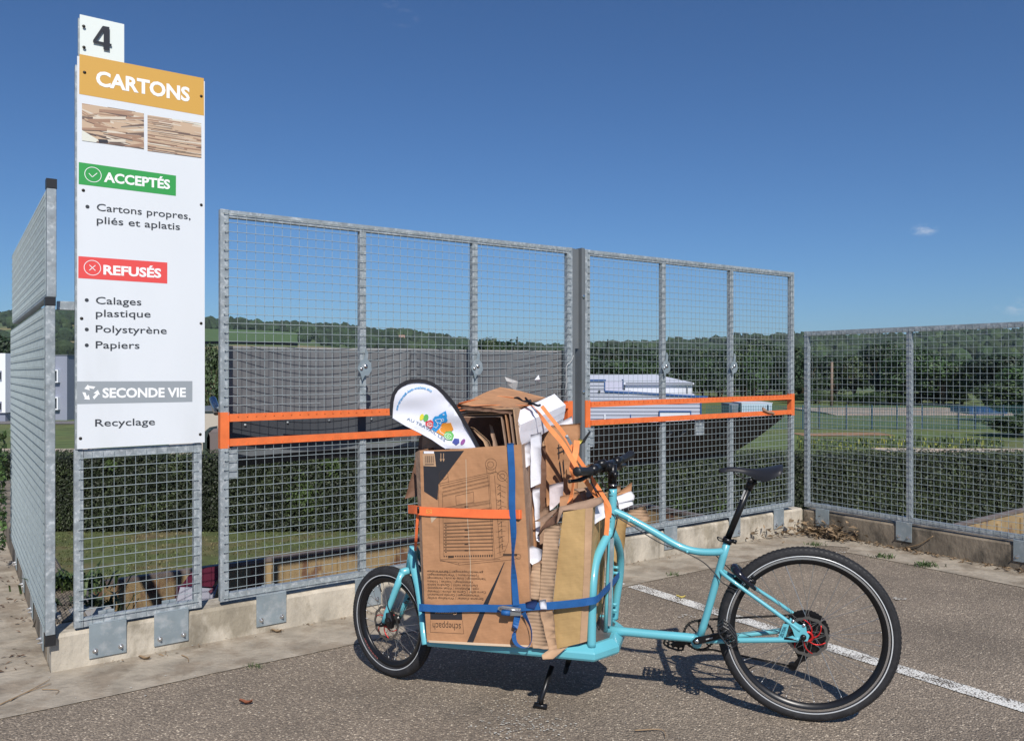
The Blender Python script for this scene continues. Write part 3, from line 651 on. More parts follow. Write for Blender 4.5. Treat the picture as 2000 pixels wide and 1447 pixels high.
gt = MB(); gt.box(fx(1221, d2), fx(1352, d2), d2 - .35, d2 - .31, fz(748.8, d2), fz(747.6, d2)); gt.build('gutter', INK, hall)
sg = MB(); sg.box(fx(1341, d2), fx(1342.4, d2), d2 - .2, d2 - .01, fz(790, d2), fz(750, d2)); sg.build('downpipe', HGREY, hall)
dr = MB(); dr.box(fx(1288), fx(1347), D - .16, D - .10, LOW, fz(804)); dr.build('door', CLAD, hall)
dr = MB(); dr.box(fx(1286), fx(1288), D - .2, D - .1, LOW, fz(802)); dr.box(fx(1347), fx(1349), D - .2, D - .1, LOW, fz(802)); dr.box(fx(1286), fx(1349), D - .22, D - .1, fz(804.5), fz(802)); dr.build('door_frame', BLUET, hall)
for a, b, m in ((1179.5, 1182.5, CLAD), (1230.5, 1231.8, BLUET)):
    w_ = MB(); w_.box(fx(a), fx(b), D - .15, D - .1, fz(822), fz(809)); w_.build('downpipe', m, hall)
w_ = MB(); w_.lathe(V((fx(1170), D - .13, fz(764))), (0, -1, 0), [(0, .05), (.09, .04), (.09, 0)], 12); w_.build('vent', INK, hall)
# pale blue container and grey-blue cabin in the slot
mb = MB(); D3 = 64.; mb.box(fx(1449, D3), fx(1508, D3), D3, D3 + 3, LOW, fz(787.5, D3)); c = mb.build('storage_container', mat('pale_blue_paint', (.44, .55, .66), .5), label='pale blue storage container standing right of the white hall', cat='container')
mb = MB(); mb.box(fx(1449, D3) - .04, fx(1508, D3) + .04, D3 - .04, D3 + 3, fz(787.5, D3) + .002, fz(786.3, D3)); mb.build('roof', CLAD, c)
mb = MB(); mb.box(fx(1447, D3), fx(1449, D3) - .003, D3 - .02, D3 + .1, LOW, fz(787, D3)); mb.build('corner_post', HGREY, c)
mb = MB(); mb.box(fx(1428, D3), fx(1446, D3), D3 + .5, D3 + 3, LOW, fz(789, D3)); c = mb.build('cabin', mat('slate_paint', (.16, .19, .24), .6), label='slate grey cabin between the hall and the pale blue container', cat='cabin')
mb = MB(); mb.box(fx(1433, D3), fx(1440, D3), D3 + .45, D3 + .497, LOW, fz(800, D3)); mb.build('door', HGREY, c)
# grey two-storey building at left
D4 = 62.
b = empty('office_building', (fx(90, D4), D4, LOW), 'grey two-storey building with projecting white window frames behind the left fence', 'building')
mb = MB(); mb.box(fx(40, D4), fx(131, D4), D4, D4 + 9, LOW, fz(694, D4)); mb.build('wall', BLDG, b)
mb = MB(); mb.box(fx(40, D4) - .05, fx(131, D4) + .06, D4 - .06, D4 + 9.05, fz(694, D4) + .003, fz(692.3, D4)); mb.build('parapet', HGREY, b)
for (y0, y1) in ((722, 747), (775, 800)):
    for x0 in (101, 58):
        mb = MB(); xa, xb, za, zb = fx(x0, D4), fx(x0 + 17, D4), fz(y1, D4), fz(y0, D4); t = .09
        mb.box(xa, xa + t, D4 - .35, D4 - .003, za, zb); mb.box(xb - t, xb, D4 - .35, D4 - .003, za, zb); mb.box(xa + t, xb - t, D4 - .35, D4 - .003, zb - t, zb); mb.box(xa + t, xb - t, D4 - .35, D4 - .003, za, za + t)
        f = mb.build('window', BLDW, b); mb = MB(); mb.box(xa + t + .002, xb - t - .002, D4 - .08, D4 - .02, za + t + .002, zb - t - .002); mb.build('pane', GLASS, f)
D5 = 60.
b = empty('office_building', (fx(-30, D5), D5, LOW), 'bright white building at the far left edge', 'building')
mb = MB(); mb.box(fx(-120, D5), fx(10.5, D5), D5, D5 + 9, fz(806, D5), fz(690, D5)); mb.build('wall', BLDW, b)
mb = MB(); mb.box(fx(-120, D5), fx(7, D5), D5 + .2, D5 + 8, LOW, fz(806, D5) - .003); mb.build('plinth', BLDG, b)
for y0, y1 in ((724, 747), (784, 806)):
    mb = MB(); mb.box(fx(-4, D5), fx(3.5, D5), D5 - .05, D5 - .003, fz(y1, D5) + .1, fz(y0, D5)); f = mb.build('window', BLDG, b)
    mb = MB(); mb.box(fx(-3.4, D5), fx(2.9, D5), D5 - .07, D5 - .053, fz(y1, D5) + .25, fz(y0, D5) - .12); mb.build('pane', GLASS, f)
# low beige wall and grey-brown bins between sign and fence
D6 = 30.
mb = MB(); mb.box(fx(330, D6), fx(466, D6), D6, D6 + 4, LOW, fz(803, D6)); c = mb.build('site_hut', mat('beige_render', (.46, .41, .35), .8), label='low beige hut seen between the sign and the mesh panel', cat='hut')
mb = MB(); mb.box(fx(328, D6), fx(468, D6), D6 - .1, D6 + 4.1, fz(803, D6) + .003, fz(800.5, D6)); mb.build('roof', HGREY, c)
for x0, x1, yt, m, lab in ((404, 432, 845, mat('taupe_plastic', (.16, .13, .12), .6), 'taupe recycling bin standing before the beige hut'), (396, 410, 842, mat('dark_green_plastic', (.03, .045, .04), .6), 'dark green bin behind the sign post')):
    d = 22.; mb = MB(); X0, X1 = fx(x0, d), fx(x1, d); zt = fz(yt, d)
    mb.prism([V((X0, d, LOW)), V((X1, d, LOW)), V((X1, d, zt - .15)), V((X1 - .05, d, zt)), V((X0 + .05, d, zt)), V((X0, d, zt - .15))], V((0, .9, 0))); c = mb.build('recycling_bin', m, label=lab, cat='bin')
    mb = MB(); mb.prism([V((X0 + .03, d + .1, zt + .003)), V((X1 - .03, d + .1, zt + .003)), V((X1 - .08, d + .3, zt + .09)), V((X0 + .08, d + .3, zt + .09))], V((0, .5, 0))); mb.build('lid', m, c)
# long pale wall on the far side behind the hedge, under the slot
mb = MB(); mb.box(fx(520, 27), fx(860, 27), 27, 27.2, LOW, fz(868, 27)); mb.build('yard_wall', mat('pinkish_block', (.33, .29, .25), .9, var=.1, vscale=1), label='long low taupe wall just above the hedge behind the slot', cat='wall')
# roofs far on the hills
def farhouse(px, py, w, h, d, m, lab, roof):
    x = (px - 1000) / FPX * d; zb = EYE + (HOR - py) / FPX * d; mb = MB(); mb.box(x - w / 2, x + w / 2, d, d + w * .6, zb - h, zb); c = mb.build('farmhouse', m, label=lab, cat='house')
    mb = MB(); mb.prism([V((x - w / 2 - .4, d - .4, zb + .03)), V((x + w / 2 + .4, d - .4, zb + .03)), V((x + w / 2 + .4, d + w * .3, zb + h * .6)), V((x - w / 2 - .4, d + w * .3, zb + h * .6))], V((0, 0, -.3))); mb.build('roof', roof, c)
PINK = mat('far_pale_wall', (.55, .46, .40), .8); TILE = mat('far_tile_roof', (.34, .20, .15), .8)
farhouse(604, 664, 9, 8, 1000, PINK, 'tiny pinkish farmhouse on the left hill above the dark board', TILE)
farhouse(609, 672, 12, 8, 980, PINK, 'second tiny pinkish house just below the first on the hill', TILE)
farhouse(785, 660, 9, 7, 1150, PINK, 'tiny pale house on the ridge above the flag', TILE)
farhouse(1640, 690, 22, 5, 900, BLDW, 'tiny long white house on the right-hand hillside', BLDW)
# blue wire fence across the meadow, its posts, gravel bank and blue sheds
D7 = 52.
fence = empty('blue_mesh_fence', (fx(1750, D7), D7, LOW), 'blue wire fence with blue posts crossing the meadow at right', 'fence')
px = 1560
for px in (1428, 1500, 1568, 1600, 1653, 1703, 1752, 1801, 1872, 1905, 1960, 2020, 2080):
    mb = MB(); mb.box(fx(px, D7) - .028, fx(px, D7) + .028, D7 - .03, D7 + .07, LOW, LOW + 1.62); mb.build('fence_post', POSTB, fence)
mb = MB(); x = fx(1380, D7)
while x < fx(2100, D7):
    mb.box(x - .009, x + .009, D7 - .01, D7 + .01, LOW + .05, LOW + 1.6); x += .11
for z in range(8): mb.box(fx(1380, D7), fx(2100, D7), D7 + .012, D7 + .03, LOW + .1 + z * .2, LOW + .125 + z * .2)
mb.build('wire_panel', mat('teal_wire', (.03, .10, .11), .6), fence)
rr = random.Random(3)
mb = MB(); k = 40; top = []
vs = []
for i in range(k + 1):
    x = fx(1545, 80) + (fx(1888, 80) - fx(1545, 80)) * i / k; e = min(1, (k - i) / 4.) * 1.0
    h = LOW + .04 + (.12 + .05 * noise.noise(V((x * .4, 0, 0)))) * e
    vs += [V((x, 68.5 + 1.5 * noise.noise(V((x * .3, 1, 1))), LOW + .03)), V((x, 72, h - .02)), V((x, 79, h)), V((x, 84, LOW + .03))]
mb.add(vs, [(i * 4 + j, i * 4 + 4 + j, i * 4 + 5 + j, i * 4 + 1 + j) for i in range(k) for j in range(3)], True)
mb.build('gravel_bank', mat('pinkish_gravel', (.36, .29, .235), .95, var=.2, vscale=1.2, c2=(.36, .24, .18), c2scale=.4), kind='structure')
mb = MB(); mb.box(fx(1893, 70), fx(1968, 70), 70, 73, LOW, fz(797, 70)); c = mb.build('blue_shed', mat('deep_blue_paint', (.015, .05, .16), .5), label='dark blue shed below the trees at right', cat='shed')
for i in range(7):
    mb = MB(); x = fx(1893 + 5 + i * 11, 70); mb.box(x, x + .08, 69.94, 69.997, LOW, fz(798, 70)); mb.build('upright', BLUET, c)

# air: far hills fade a little
mb = MB(); mb.box(-5200, 5200, -120, 7400, LOW - 1.2, 260); HAZE = bpy.data.materials.new('haze_air'); HAZE.use_nodes = True
hn = HAZE.node_tree.nodes; hn.clear(); ho = hn.new('ShaderNodeOutputMaterial'); hv = hn.new('ShaderNodeVolumePrincipled'); hv.inputs['Color'].default_value = (.72, .85, 1, 1); hv.inputs['Density'].default_value = .00008; hv.inputs['Anisotropy'].default_value = .2
HAZE.node_tree.links.new(hv.outputs[0], ho.inputs['Volume']); mb.build('haze', HAZE, kind='stuff', label='thin summer haze over the whole landscape', cat='haze')
# ================================================================== MESH FENCES
PITCH = .0486
def panel(name, P, a0, a1, h0, h1, ups, label, group=None, slot=None, pw=.045, latch=False, n0=0., gaps=(), vr=.0013, hr=.0018, cat='fence panel'):
    base = P((a0 + a1) / 2, h0, n0)
    root = empty(name, base, label, cat, group)
    Q = lambda a, h, n: P(a, h, n + n0)
    for x in (a0, a1 - pw):
        mb = MB(); mb.pbox(Q, x, x + pw, h0, h1, -.04, 0); mb.build('frame_post', GALV, root, bevel=.003)
    mb = MB(); mb.pbox(Q, a0 + pw + .001, a1 - pw - .001, h1 - .042, h1 - .002, -.038, -.001); mb.build('top_rail', GALV, root)
    mb = MB(); mb.pbox(Q, a0 + pw + .001, a1 - pw - .001, h0 + .002, h0 + .042, -.038, -.001); mb.build('bottom_rail', GALV, root)
    spans = [(h0 + .043, h1 - .043)] if not slot else [(h0 + .043, slot[0] - .002), (slot[3] + .002, h1 - .043)]
    for u in ups:
        for lo, hi in spans:
            mb = MB(); mb.pbox(Q, u - .02, u + .02, lo, hi, -.04, -.002); mb.build('upright', GALV, root, bevel=.002)
    mb = MB(); r = hr
    k = int((a1 - a0 - .04) / PITCH); st = (a1 - a0 - k * PITCH) / 2
    vspan = [(h0 + .012, h1 - .012)] if not slot else [(h0 + .012, slot[0] + .006), (slot[3] - .006, h1 - .012)]
    for i in range(k + 1):
        a = a0 + st + i * PITCH
        for lo, hi in vspan: mb.tube([Q(a, lo, .003), Q(a, hi, .003)], vr, 5, smooth=False)
    kk = int((h1 - h0 - .04) / PITCH); sh = h0 + (h1 - h0 - kk * PITCH) / 2
    for j in range(kk + 1):
        h = sh + j * PITCH
        if slot and slot[0] - .01 < h < slot[3] + .01: continue
        segs = [(a0 + .018, a1 - .018)]
        for (g0, g1, hh) in gaps:
            if abs(h - hh) < PITCH * .5: segs = [(a0 + .018, g0), (g1, a1 - .018)]
        for b0, b1 in segs:
            b0 += random.uniform(-.004, .003); b1 += random.uniform(-.003, .004)
            mb.tube([Q(b0, h, .0085), Q(b1, h, .0085)], r, 5, smooth=False)
            if slot: mb.tube([Q(b0 + .001, h, .0085), Q(b0 + .006, h, .0086)], .0036, 5); 
    mb.build('wire_mesh', WIRE, root)
    if slot:
        for lo, hi in ((slot[0], slot[1]), (slot[2], slot[3])):
            mb = MB(); mb.pbox(Q, a0 + pw + .001, a1 - pw - .001, lo, hi, -.012, .012)
            for i in range(1, k):
                a = a0 + st + i * PITCH; e = hi - .016 if lo == slot[2] else lo
                mb.pbox(Q, a - .003, a + .003, e, e + .016, .0122, .0165)
            mb.build('slot_bar', ORANGE, root)
        for x in (a0, a1 - pw):
            mb = MB(); mb.pbox(Q, x - .001, x + pw + .0005, slot[0] - .012, slot[3] + .01, -.0415, .0015); mb.build('slot_end_paint', ORANGE, root)
    if latch:
        for u in ups:
            h = 1.42 + .10 + .005 * 0
            mb = MB(); mb.prism([Q(u - .045 + x, 1.42 + y, .012) for x, y in ((0, .02), (.02, .065), (.042, .075), (.055, .14), (.068, .11), (.064, .07), (.085, .055), (.09, .01), (.07, -.02), (.045, -.022), (.03, -.05), (.02, -.012))], (Q(0, 0, .008) - Q(0, 0, 0)))
            l = mb.build('latch', PLATE, root)
            mb = MB(); mb.lathe(Q(u + .005, 1.455, .021), W, [(0, .006), (.012, .005), (.012, 0)], 10); mb.build('bolt', SILVER, l)
            mb = MB(); mb.lathe(Q(u - .022, 1.44, .021), W, [(0, .006), (.009, .005), (.009, 0)], 10); mb.build('bolt', SILVER, l)
    return root
BR = {}
def bracket(P, a, wd, hh, root, tab=True):
    """bent plate bolted to the wall face and gripping the fence foot; children of the panel"""
    mb = MB(); top = .205
    mb.pbox(P, a - wd / 2, a + wd / 2, top - hh, top - .003, .003, .009)
    mb.pbox(P, a - wd / 2, a + wd / 2, top - .003, top + .003, -.05, .009)
    if tab: mb.pbox(P, a - .035, a + .035, top + .001, top + .045, -.055, -.049)
    o = mb.build('bracket_plate', PLATE, root, bevel=.0015)
    nrm = (P(a, 0, 1) - P(a, 0, 0)).normalized()
    for x in (-wd / 2 + .026, wd / 2 - .026):
        c = P(a + x, top - hh + .035, .009); m2 = MB()
        m2.lathe(c, nrm, [(.013, 0), (.013, .002), (.009, .0021), (.009, .009), (.005, .0095), (.0048, .019), (0, .0195)], 8, smooth=False); m2.build('bolt', SILVER, o)
    return o
SL = (1.030, 1.068, 1.160, 1.200)
sA0, sA1 = onplane(430.5, 800)[0], onplane(1118.5, 700)[0]
sB0, sB1 = onplane(1143.5, 700)[0], onplane(1551.5, 700)[0]
g0, g1 = onplane(625, 786)[0], onplane(672, 786)[0]
pa = panel('mesh_fence_panel', PM, sA0, sA1, .205, 2.288, [onplane(709.5, 700)[0], onplane(928.5, 700)[0]], 'wide tall galvanised mesh panel with orange slot, behind the cartons', 'tall mesh panels with orange slots', SL, latch=True, gaps=((g0, g1, 1.235),))
gB0, gB1 = onplane(1455, 755)[0], onplane(1478, 755)[0]
pb = panel('mesh_fence_panel', PM, sB0, sB1, .205, 2.288, [onplane(1297.5, 700)[0], onplane(1430, 700)[0]], 'tall galvanised mesh panel with orange slot, right of the grey column', 'tall mesh panels with orange slots', SL, latch=True, gaps=((gB0, gB1, 1.30), (gB0, gB1, 1.25)))
sS0, sS1 = onplane(145, 1000)[0], onplane(394.5, 1000)[0]
ps = panel('mesh_gate', PM, sS0, sS1, .195, 1.052, [], 'small galvanised mesh frame below the tall recycling sign', pw=.04)
for x in (sS0, sS1 - .04):
    mb = MB(); mb.pbox(PM, x + .004, x + .036, 1.055, 2.90, -.03, .004); mb.build('sign_post', GALV, ps)
for p, xs in ((ps, (210.5, 334.5)), (pa, (529.5, 718))):
    for px in xs: bracket(PM, onplane(px, 1200)[0], .165, .165, p)
for px in (1309, 1434, 1520): bracket(PM, onplane(px, 1040)[0], .14, .165, pb)
r1 = panel('mesh_fence_panel', PR, .012, 2.42, .205, 1.775, [.965], 'lower galvanised mesh panel on the dark wall at right', pw=.04)
r2 = panel('mesh_fence_panel', PR, 2.46, 4.86, .205, 1.775, [3.66], 'mesh panel continuing along the right wall out of the picture', pw=.04)
for a in (.20, .93, 1.80): bracket(PR, a, .13, .15, r1)
for a in (2.8, 3.7): bracket(PR, a, .13, .15, r2)
l1 = panel('mesh_fence_panel', PL, -.035, 2.60, .19, 1.735, [.9, 1.75], 'lower tier of the mesh fence seen end-on at left', 'two tiers of the left mesh fence', n0=.02, pw=.05, vr=.0023, hr=.0014)
l2 = panel('mesh_fence_panel', PL, -.035, 2.50, 1.775, 2.285, [.9, 1.75], 'upper tier of the mesh fence seen end-on at left', 'two tiers of the left mesh fence', n0=.015, pw=.05, vr=.0023, hr=.0014)
for a in (.32, .95, 1.60, 2.3): bracket(PL, a, .13, .17, l1)
for h0, h1 in ((.14, .189), (1.7355, 1.774)):
    mb = MB(); mb.pbox(PL, -.037, .018, h0, h1, -.022, .022); mb.build('end_cap', BLACKP, l1)
mb = MB(); mb.pbox(PL, -.037, .018, 2.2855, 2.33, -.027, .017); mb.build('end_cap', BLACKP, l2)
# link tube from the left fence to the sign
mb = MB(); s0 = -2.64; mb.pbox(PM, s0, sS0 + .003, 1.725, 1.765, -.05, -.01); mb.build('link_tube', GALV, l1)
# the second row of posts inside the left fence
mb = MB(); 
# grey H column between the two tall panels
c1 = empty('fence_column', PM(.58, .2, -.03), 'dark grey painted steel column between the two tall mesh panels', 'column')
e0, e1, e2, e3 = (onplane(x, 600)[0] for x in (1120, 1129.5, 1136.5, 1142.5))
mb = MB(); mb.pbox(PM, e0, e1, .2, 2.29, -.045, -.035); mb.build('flange', HGREY, c1)
mb = MB(); mb.pbox(PM, e1 + .0005, e2 - .0005, 1.58, 2.288, -.044, -.036); mb.build('web', HGREY, c1)
mb = MB(); mb.pbox(PM, e2, e3, .2, 2.295, -.10, -.002); mb.build('flange', HGREY, c1)
for h in (1.95, 1.27):
    mb = MB(); mb.lathe(PM((e2 + e3) / 2, h, 0), W, [(0, .008), (.012, .006), (.012, 0)], 8, smooth=False); mb.build('bolt', SILVER, c1)

# ================================================================== BOARDS BEHIND THE SLOTS
hood = empty('chute_board', PM(-.6, .95, -.15), 'dark grey curved board hanging behind the wide mesh panel, striped by wire shadows', 'board')
def bay(s):
    s8 = -.684; a, b = (-1.83, s8) if s < s8 else (s8, .50)
    f = max(0, min(1.05, (s - a) / (b - a))); return -.115 - .10 * math.sin(math.pi * f) * (1 if s < s8 else .75)
def curved(s0, s1, h0, h1, m, name, dn0=0., dn1=0., th=.006, parent=hood, k=40):
    mb = MB(); f = []; b = []
    for i in range(k + 1):
        s = s0 + (s1 - s0) * i / k; n = bay(s)
        f += [PM(s, h0, n + dn0), PM(s, h1, n + dn1)]; b += [PM(s, h0, n + dn0 - th), PM(s, h1, n + dn1 - th)]
    K = len(f); mb.add(f + b, [(2 * i, 2 * i + 2, 2 * i + 3, 2 * i + 1) for i in range(k)] + [(K + 2 * i, K + 2 * i + 1, K + 2 * i + 3, K + 2 * i + 2) for i in range(k)] +
        [(2 * i + 1, 2 * i + 3, K + 2 * i + 3, K + 2 * i + 1) for i in range(k)] + [(2 * i, K + 2 * i, K + 2 * i + 2, 2 * i + 2) for i in range(k)] + [(0, 1, K + 1, K), (2 * k, K + 2 * k, K + 2 * k + 1, 2 * k + 1)])
    return mb.build(name, m, parent)
curved(-1.86, -.69, 1.19, 1.555, SHEET, 'board'); curved(-.678, .56, 1.19, 1.555, SHEET, 'board')
curved(-1.86, .56, 1.556, 1.566, mat('board_edge', (.30, .30, .31), .6), 'edge_strip')
fl = curved(-1.86, .56, .985, 1.188, mat('slate_rubber', (.045, .05, .06), .55, var=.15, vscale=4), 'rubber_flap', dn0=.02)
curved(-1.86, .56, .955, .983, HGREY, 'lower_rail', dn0=.03, dn1=.03)
curved(-1.86, .56, .90, .953, RUBBERD, 'rubber_lip', dn0=-.02, dn1=.0)
mb = MB(); mb.pbox(PM, -.705, -.665, .95, 1.557, -.115, -.095); mb.build('seam_post', SHEET, hood)
for i in range(6):
    s = -1.72 + i * .26; mb = MB(); mb.lathe(PM(s, 1.13, bay(s) + .012), W, [(0, .004), (.007, .003), (.007, 0)], 8); mb.build('rivet', GALV, fl)
mb = MB(); s = onplane(632, 800)[0] - .13; mb.pbox(PM, s - .09, s + .09, 1.168, 1.178, -.075, -.06); mb.build('hinge', GALV, hood)
# tipped plate under the second slot
tip = empty('chute_plate', PM(1.9, .64, -.4), 'dark brown tipping plate sloping down behind the right mesh panel', 'plate')
mb = MB(); kk = 24; fr = []; bk = []
T = mat('tipping_plate_rubber', (.045, .036, .036), .6, 0, var=.35, vscale=4, c2=(.075, .06, .055), c2scale=5, c2lo=.55, c2hi=.75)
for i in range(kk + 1):
    s = .66 + (3.02 - .66) * i / kk
    for j in range(7):
        f = j / 6; fr.append(PM(s, 1.02 - .385 * f - .02 * math.sin(math.pi * f), -.06 - .60 * f))
g = [(i * 7 + j, (i + 1) * 7 + j, (i + 1) * 7 + j + 1, i * 7 + j + 1) for i in range(kk) for j in range(6)]
mb.add(fr + [p - V((0, 0, .012)) for p in fr], g + [tuple(x + len(fr) for x in q)[::-1] for q in g], True); mb.build('plate', T, tip)
mb = MB(); mb.pbox(PM, .66, 3.02, .60, .633, -.69, -.655); mb.build('lip_bar', T, tip)
for s in (1.62, 1.78, 2.35):
    mb = MB(); mb.tube([PM(s, .93, -.10), PM(s + .05, .80, -.35)], .012, 6); mb.build('stay', HGREY, tip)
mb = MB(); s = onplane(1371, 840)[0]; mb.pbox(PM, s - .05, s + .05, .90, 1.028, -.035, -.02); mb.build('tag_plate', GALV, pb)
mb = MB(); s = onplane(1153, 840)[0]; mb.pbox(PM, s - .03, s + .045, .875, 1.02, -.02, -.008); mb.build('tag_plate', GALV, pb)
mb = MB(); s = onplane(453, 890)[0]; mb.pbox(PM, s - .03, s + .035, .86, 1.02, -.02, -.008); mb.build('tag_plate', GALV, pa)
# torn card caught on the slot
mb = MB(); q = [PM(*onplane(x, y, .016), .016) for x, y in ((1488, 796), (1493, 799), (1497, 803), (1508, 805), (1512, 809), (1500, 807), (1489, 802))]; mb.prism(q, W * .012 + V((0, 0, .004))); mb.build('card_scrap', K4, label='torn scrap of cardboard caught on the right end of the orange slot', cat='scrap')
# loose plastic scraps hanging in the mesh
PLASM = bpy.data.materials.new('clear_plastic_film'); PLASM.use_nodes = True; b_ = PLASM.node_tree.nodes['Principled BSDF']; b_.inputs['Base Color'].default_value = (.75, .72, .70, 1); b_.inputs['Roughness'].default_value = .25; b_.inputs['Alpha'].default_value = .55
def film(pts, lab, m=PLASM):
    mb = MB(); c = [PM(*onplane(x, y, .016), .016 + .012 * (i % 2)) for i, (x, y) in enumerate(pts)]
    cc = sum((V(p) for p in c), V((0, 0, 0))) / len(c) + W * .02; mb.add(c + [cc], [(i, (i + 1) % len(c), len(c)) for i in range(len(c))]); mb.build('plastic_scrap', m, label=lab, cat='scrap')
film(((986, 736), (992, 739), (1003, 742), (1010, 745), (1008, 762), (1000, 760), (993, 752), (987, 744)), 'crumpled clear plastic film caught in the mesh above the cartons')
film(((1044, 742), (1050, 732), (1052, 740), (1055, 746), (1049, 745)), 'small white plastic scrap caught in the mesh above the white cards', WPAP)
mb = MB(); mb.tube(smooth_path([PM(*onplane(x, y, .02), .02) for x, y in ((1120, 694), (1116, 705), (1108, 712), (1106, 725), (1107, 745), (1105, 760))], 5), .0022, 5); mb.build('loose_string', mat('grey_string', (.5, .5, .5), .7), label='loose pale string hanging beside the grey column', cat='string')
# camera-like steel pipe on the fence post
mb = MB(); a, b2 = at(415, 778, 4.7), at(424, 806, 4.62); mb.tube([a, a + (b2 - a) * .1, b2], [.018, .021, .021], 16); o = mb.build('steel_canister', SILVER, label='shiny steel canister fixed behind the left post of the wide panel', cat='canister')
mb = MB(); mb.tube([a * .4 + b2 * .6, PM(sA0 + .02, 1.22, -.03)], .008, 6); mb.build('arm', GALV, o)

# ================================================================== SIGN
SN = .010
def SP(px, py, lift=0.): s, h = onplane(px, py, SN + .004); return PM(s, h, SN + .004 + lift)
def mid(a, b, t): return a + (b - a) * t
sign = empty('sorting_sign', PM((sS0 + sS1) / 2, 1.055, SN), 'tall white sorting sign headed CARTONS on an ochre band, mounted on the fence', 'sign')
x0s = onplane(150, 877)[0]; x1s = onplane(398.5, 862)[0]
mb = MB(); mb.pbox(PM, x0s, x1s, 1.058, 2.940, SN - .002, SN + .004); mb.build('board', WHITEB, sign)
num = empty('number_plate', SP(156, 106), 'small pale plate with the number 4 on top of the sorting sign', 'sign')
s4 = onplane(155.5, 106)[0]; s5 = onplane(242, 120)[0]
mb = MB(); mb.pbox(PM, s4, s5, 2.925, 3.145, SN - .009, SN - .003); mb.build('board', NUMB, num)
mb = MB(); mb.pbox(PM, s4 - .006, s4 + .03, 2.90, 3.13, SN - .03, SN - .012); mb.build('backing_post', GALV, num)
def text4(parent, txt, xl, ybl, xr, ybr, cap, m, bold=0., name='lettering', lift=.0015):
    """baseline from (xl, ybl) to (xr, ybr); cap = cap height in metres"""
    a = SP(xl, ybl, lift); b = SP(xr, ybr, lift); mb = MB()
    text_on(mb, txt, lambda x, y: a + (b - a) * x + V((0, 0, y * cap)), bold); return mb.build(name, m, parent)
def caph(x, yt, yb): return onplane(x, yt)[1] - onplane(x, yb)[1]
def quad4(parent, pts, m, name, lift=.0006):
    mb = MB(); mb.poly([SP(x, y, lift) for x, y in pts]); return mb.build(name, m, parent)
mb = MB(); P4 = [SP(x, y, .0012) for x, y in ((200.5, 51.2), (213.6, 53.6), (213.6, 85.6), (217.8, 86.6), (217.8, 91.2), (213.6, 90.2), (213.6, 99.6), (201.8, 97.4), (201.8, 87.9), (181.6, 83.9), (181.6, 79.2))]
H4 = [SP(x, y, .0012) for x, y in ((202.3, 60.5), (202.3, 83.2), (188.6, 80.2))]
mb.add(P4 + H4, [(0, 1, 11), (1, 12, 11), (1, 2, 12), (2, 8, 12), (2, 3, 4, 5), (2, 5, 6, 7, 8), (12, 8, 9, 13), (13, 9, 10), (13, 10, 11), (10, 0, 11)])
mb.build('numeral', mat('navy_black', (.010, .013, .022), .5), num)
quad4(sign, ((155, 106), (398, 153.5), (398.3, 226.5), (154.6, 184)), OCHRE, 'title_band')
text4(sign, 'CARTONS', 187.5, 166.3, 370.5, 198.5, caph(190, 139, 166.5), WHITEP, .035)
# two printed pictures of flattened cardboard
PC = [mat('print_' + n, c, .5) for n, c in (('brown', (.36, .22, .15)), ('tan', (.55, .40, .28)), ('pale', (.66, .58, .48)), ('shade', (.16, .11, .09)), ('cream', (.70, .70, .62)), ('black', (.03, .03, .04)))]
def picture(c4, name, seed, mode):
    rr = random.Random(seed); mb = MB(); A, B, C, Dd = [SP(x, y, .0006) for x, y in c4]
    def q(u, v, l=0): return (A * (1 - u) + B * u) * (1 - v) + (Dd * (1 - u) + C * u) * v + W * l
    mb.m = 1; mb.poly([q(0, 0), q(1, 0), q(1, 1), q(0, 1)])
    N = 70
    for i in range(N):
        l = .00002 * (i + 1)
        if mode == 0:
            v = i / N * 1.05 - .05; u = rr.uniform(-.4, .8); w = rr.uniform(.3, .8); sl = rr.choice((.35, -.28, .25, .1, -.1)); th = rr.uniform(.03, .11)
        else:
            v = i / N; u = rr.uniform(-.3, .9); w = rr.uniform(.25, .7); sl = rr.uniform(-.03, .05) ; th = rr.uniform(.012, .045)
        pts = [(u, v), (u + w, v + sl * w), (u + w, v + sl * w + th), (u, v + th * rr.uniform(.4, 1))]
        pts = [(max(0, min(1, a)), max(0, min(1, b))) for a, b in pts]
        if pts[1][0] - pts[0][0] < .05: continue
        mb.m = rr.choice((0, 0, 1, 1, 2, 3)) if i > 4 or mode == 0 else rr.choice((3, 2, 4))
        mb.poly([q(a, b, l) for a, b in pts])
        if rr.random() < .5:
            mb.m = rr.choice((2, 3, 5)); a0, b0 = pts[3]; a1, b1 = pts[2]; mb.poly([q(a0, b0 - .012, l + .00001), q(a1, b1 - .012, l + .00001), q(a1, b1, l + .00001), q(a0, b0, l + .00001)])
    if mode == 0:
        l = .0016; mb.m = 4; mb.poly([q(0, .72, l), (q(.25, .92, l)), q(.22, 1, l), q(0, 1, l)]); mb.m = 5; mb.poly([q(.25, .9, l), q(.40, .88, l), q(.42, .97, l), q(.27, 1, l)])
    mb.build(name, PC, sign)
picture(((160, 202), (281, 222), (281, 292), (160, 275)), 'printed_picture', 2, 0)
picture(((288, 225), (393, 241.5), (393.3, 309), (288, 295)), 'printed_picture', 5, 1)
quad4(sign, ((153.8, 317), (343.7, 343.5), (343.4, 383), (153.6, 360)), GREENP, 'accepted_band')
text4(sign, 'ACCEPTÉS', 202.8, 354.7, 332, 369.5, caph(205, 336, 354.7) * .96, WHITEP, .035)
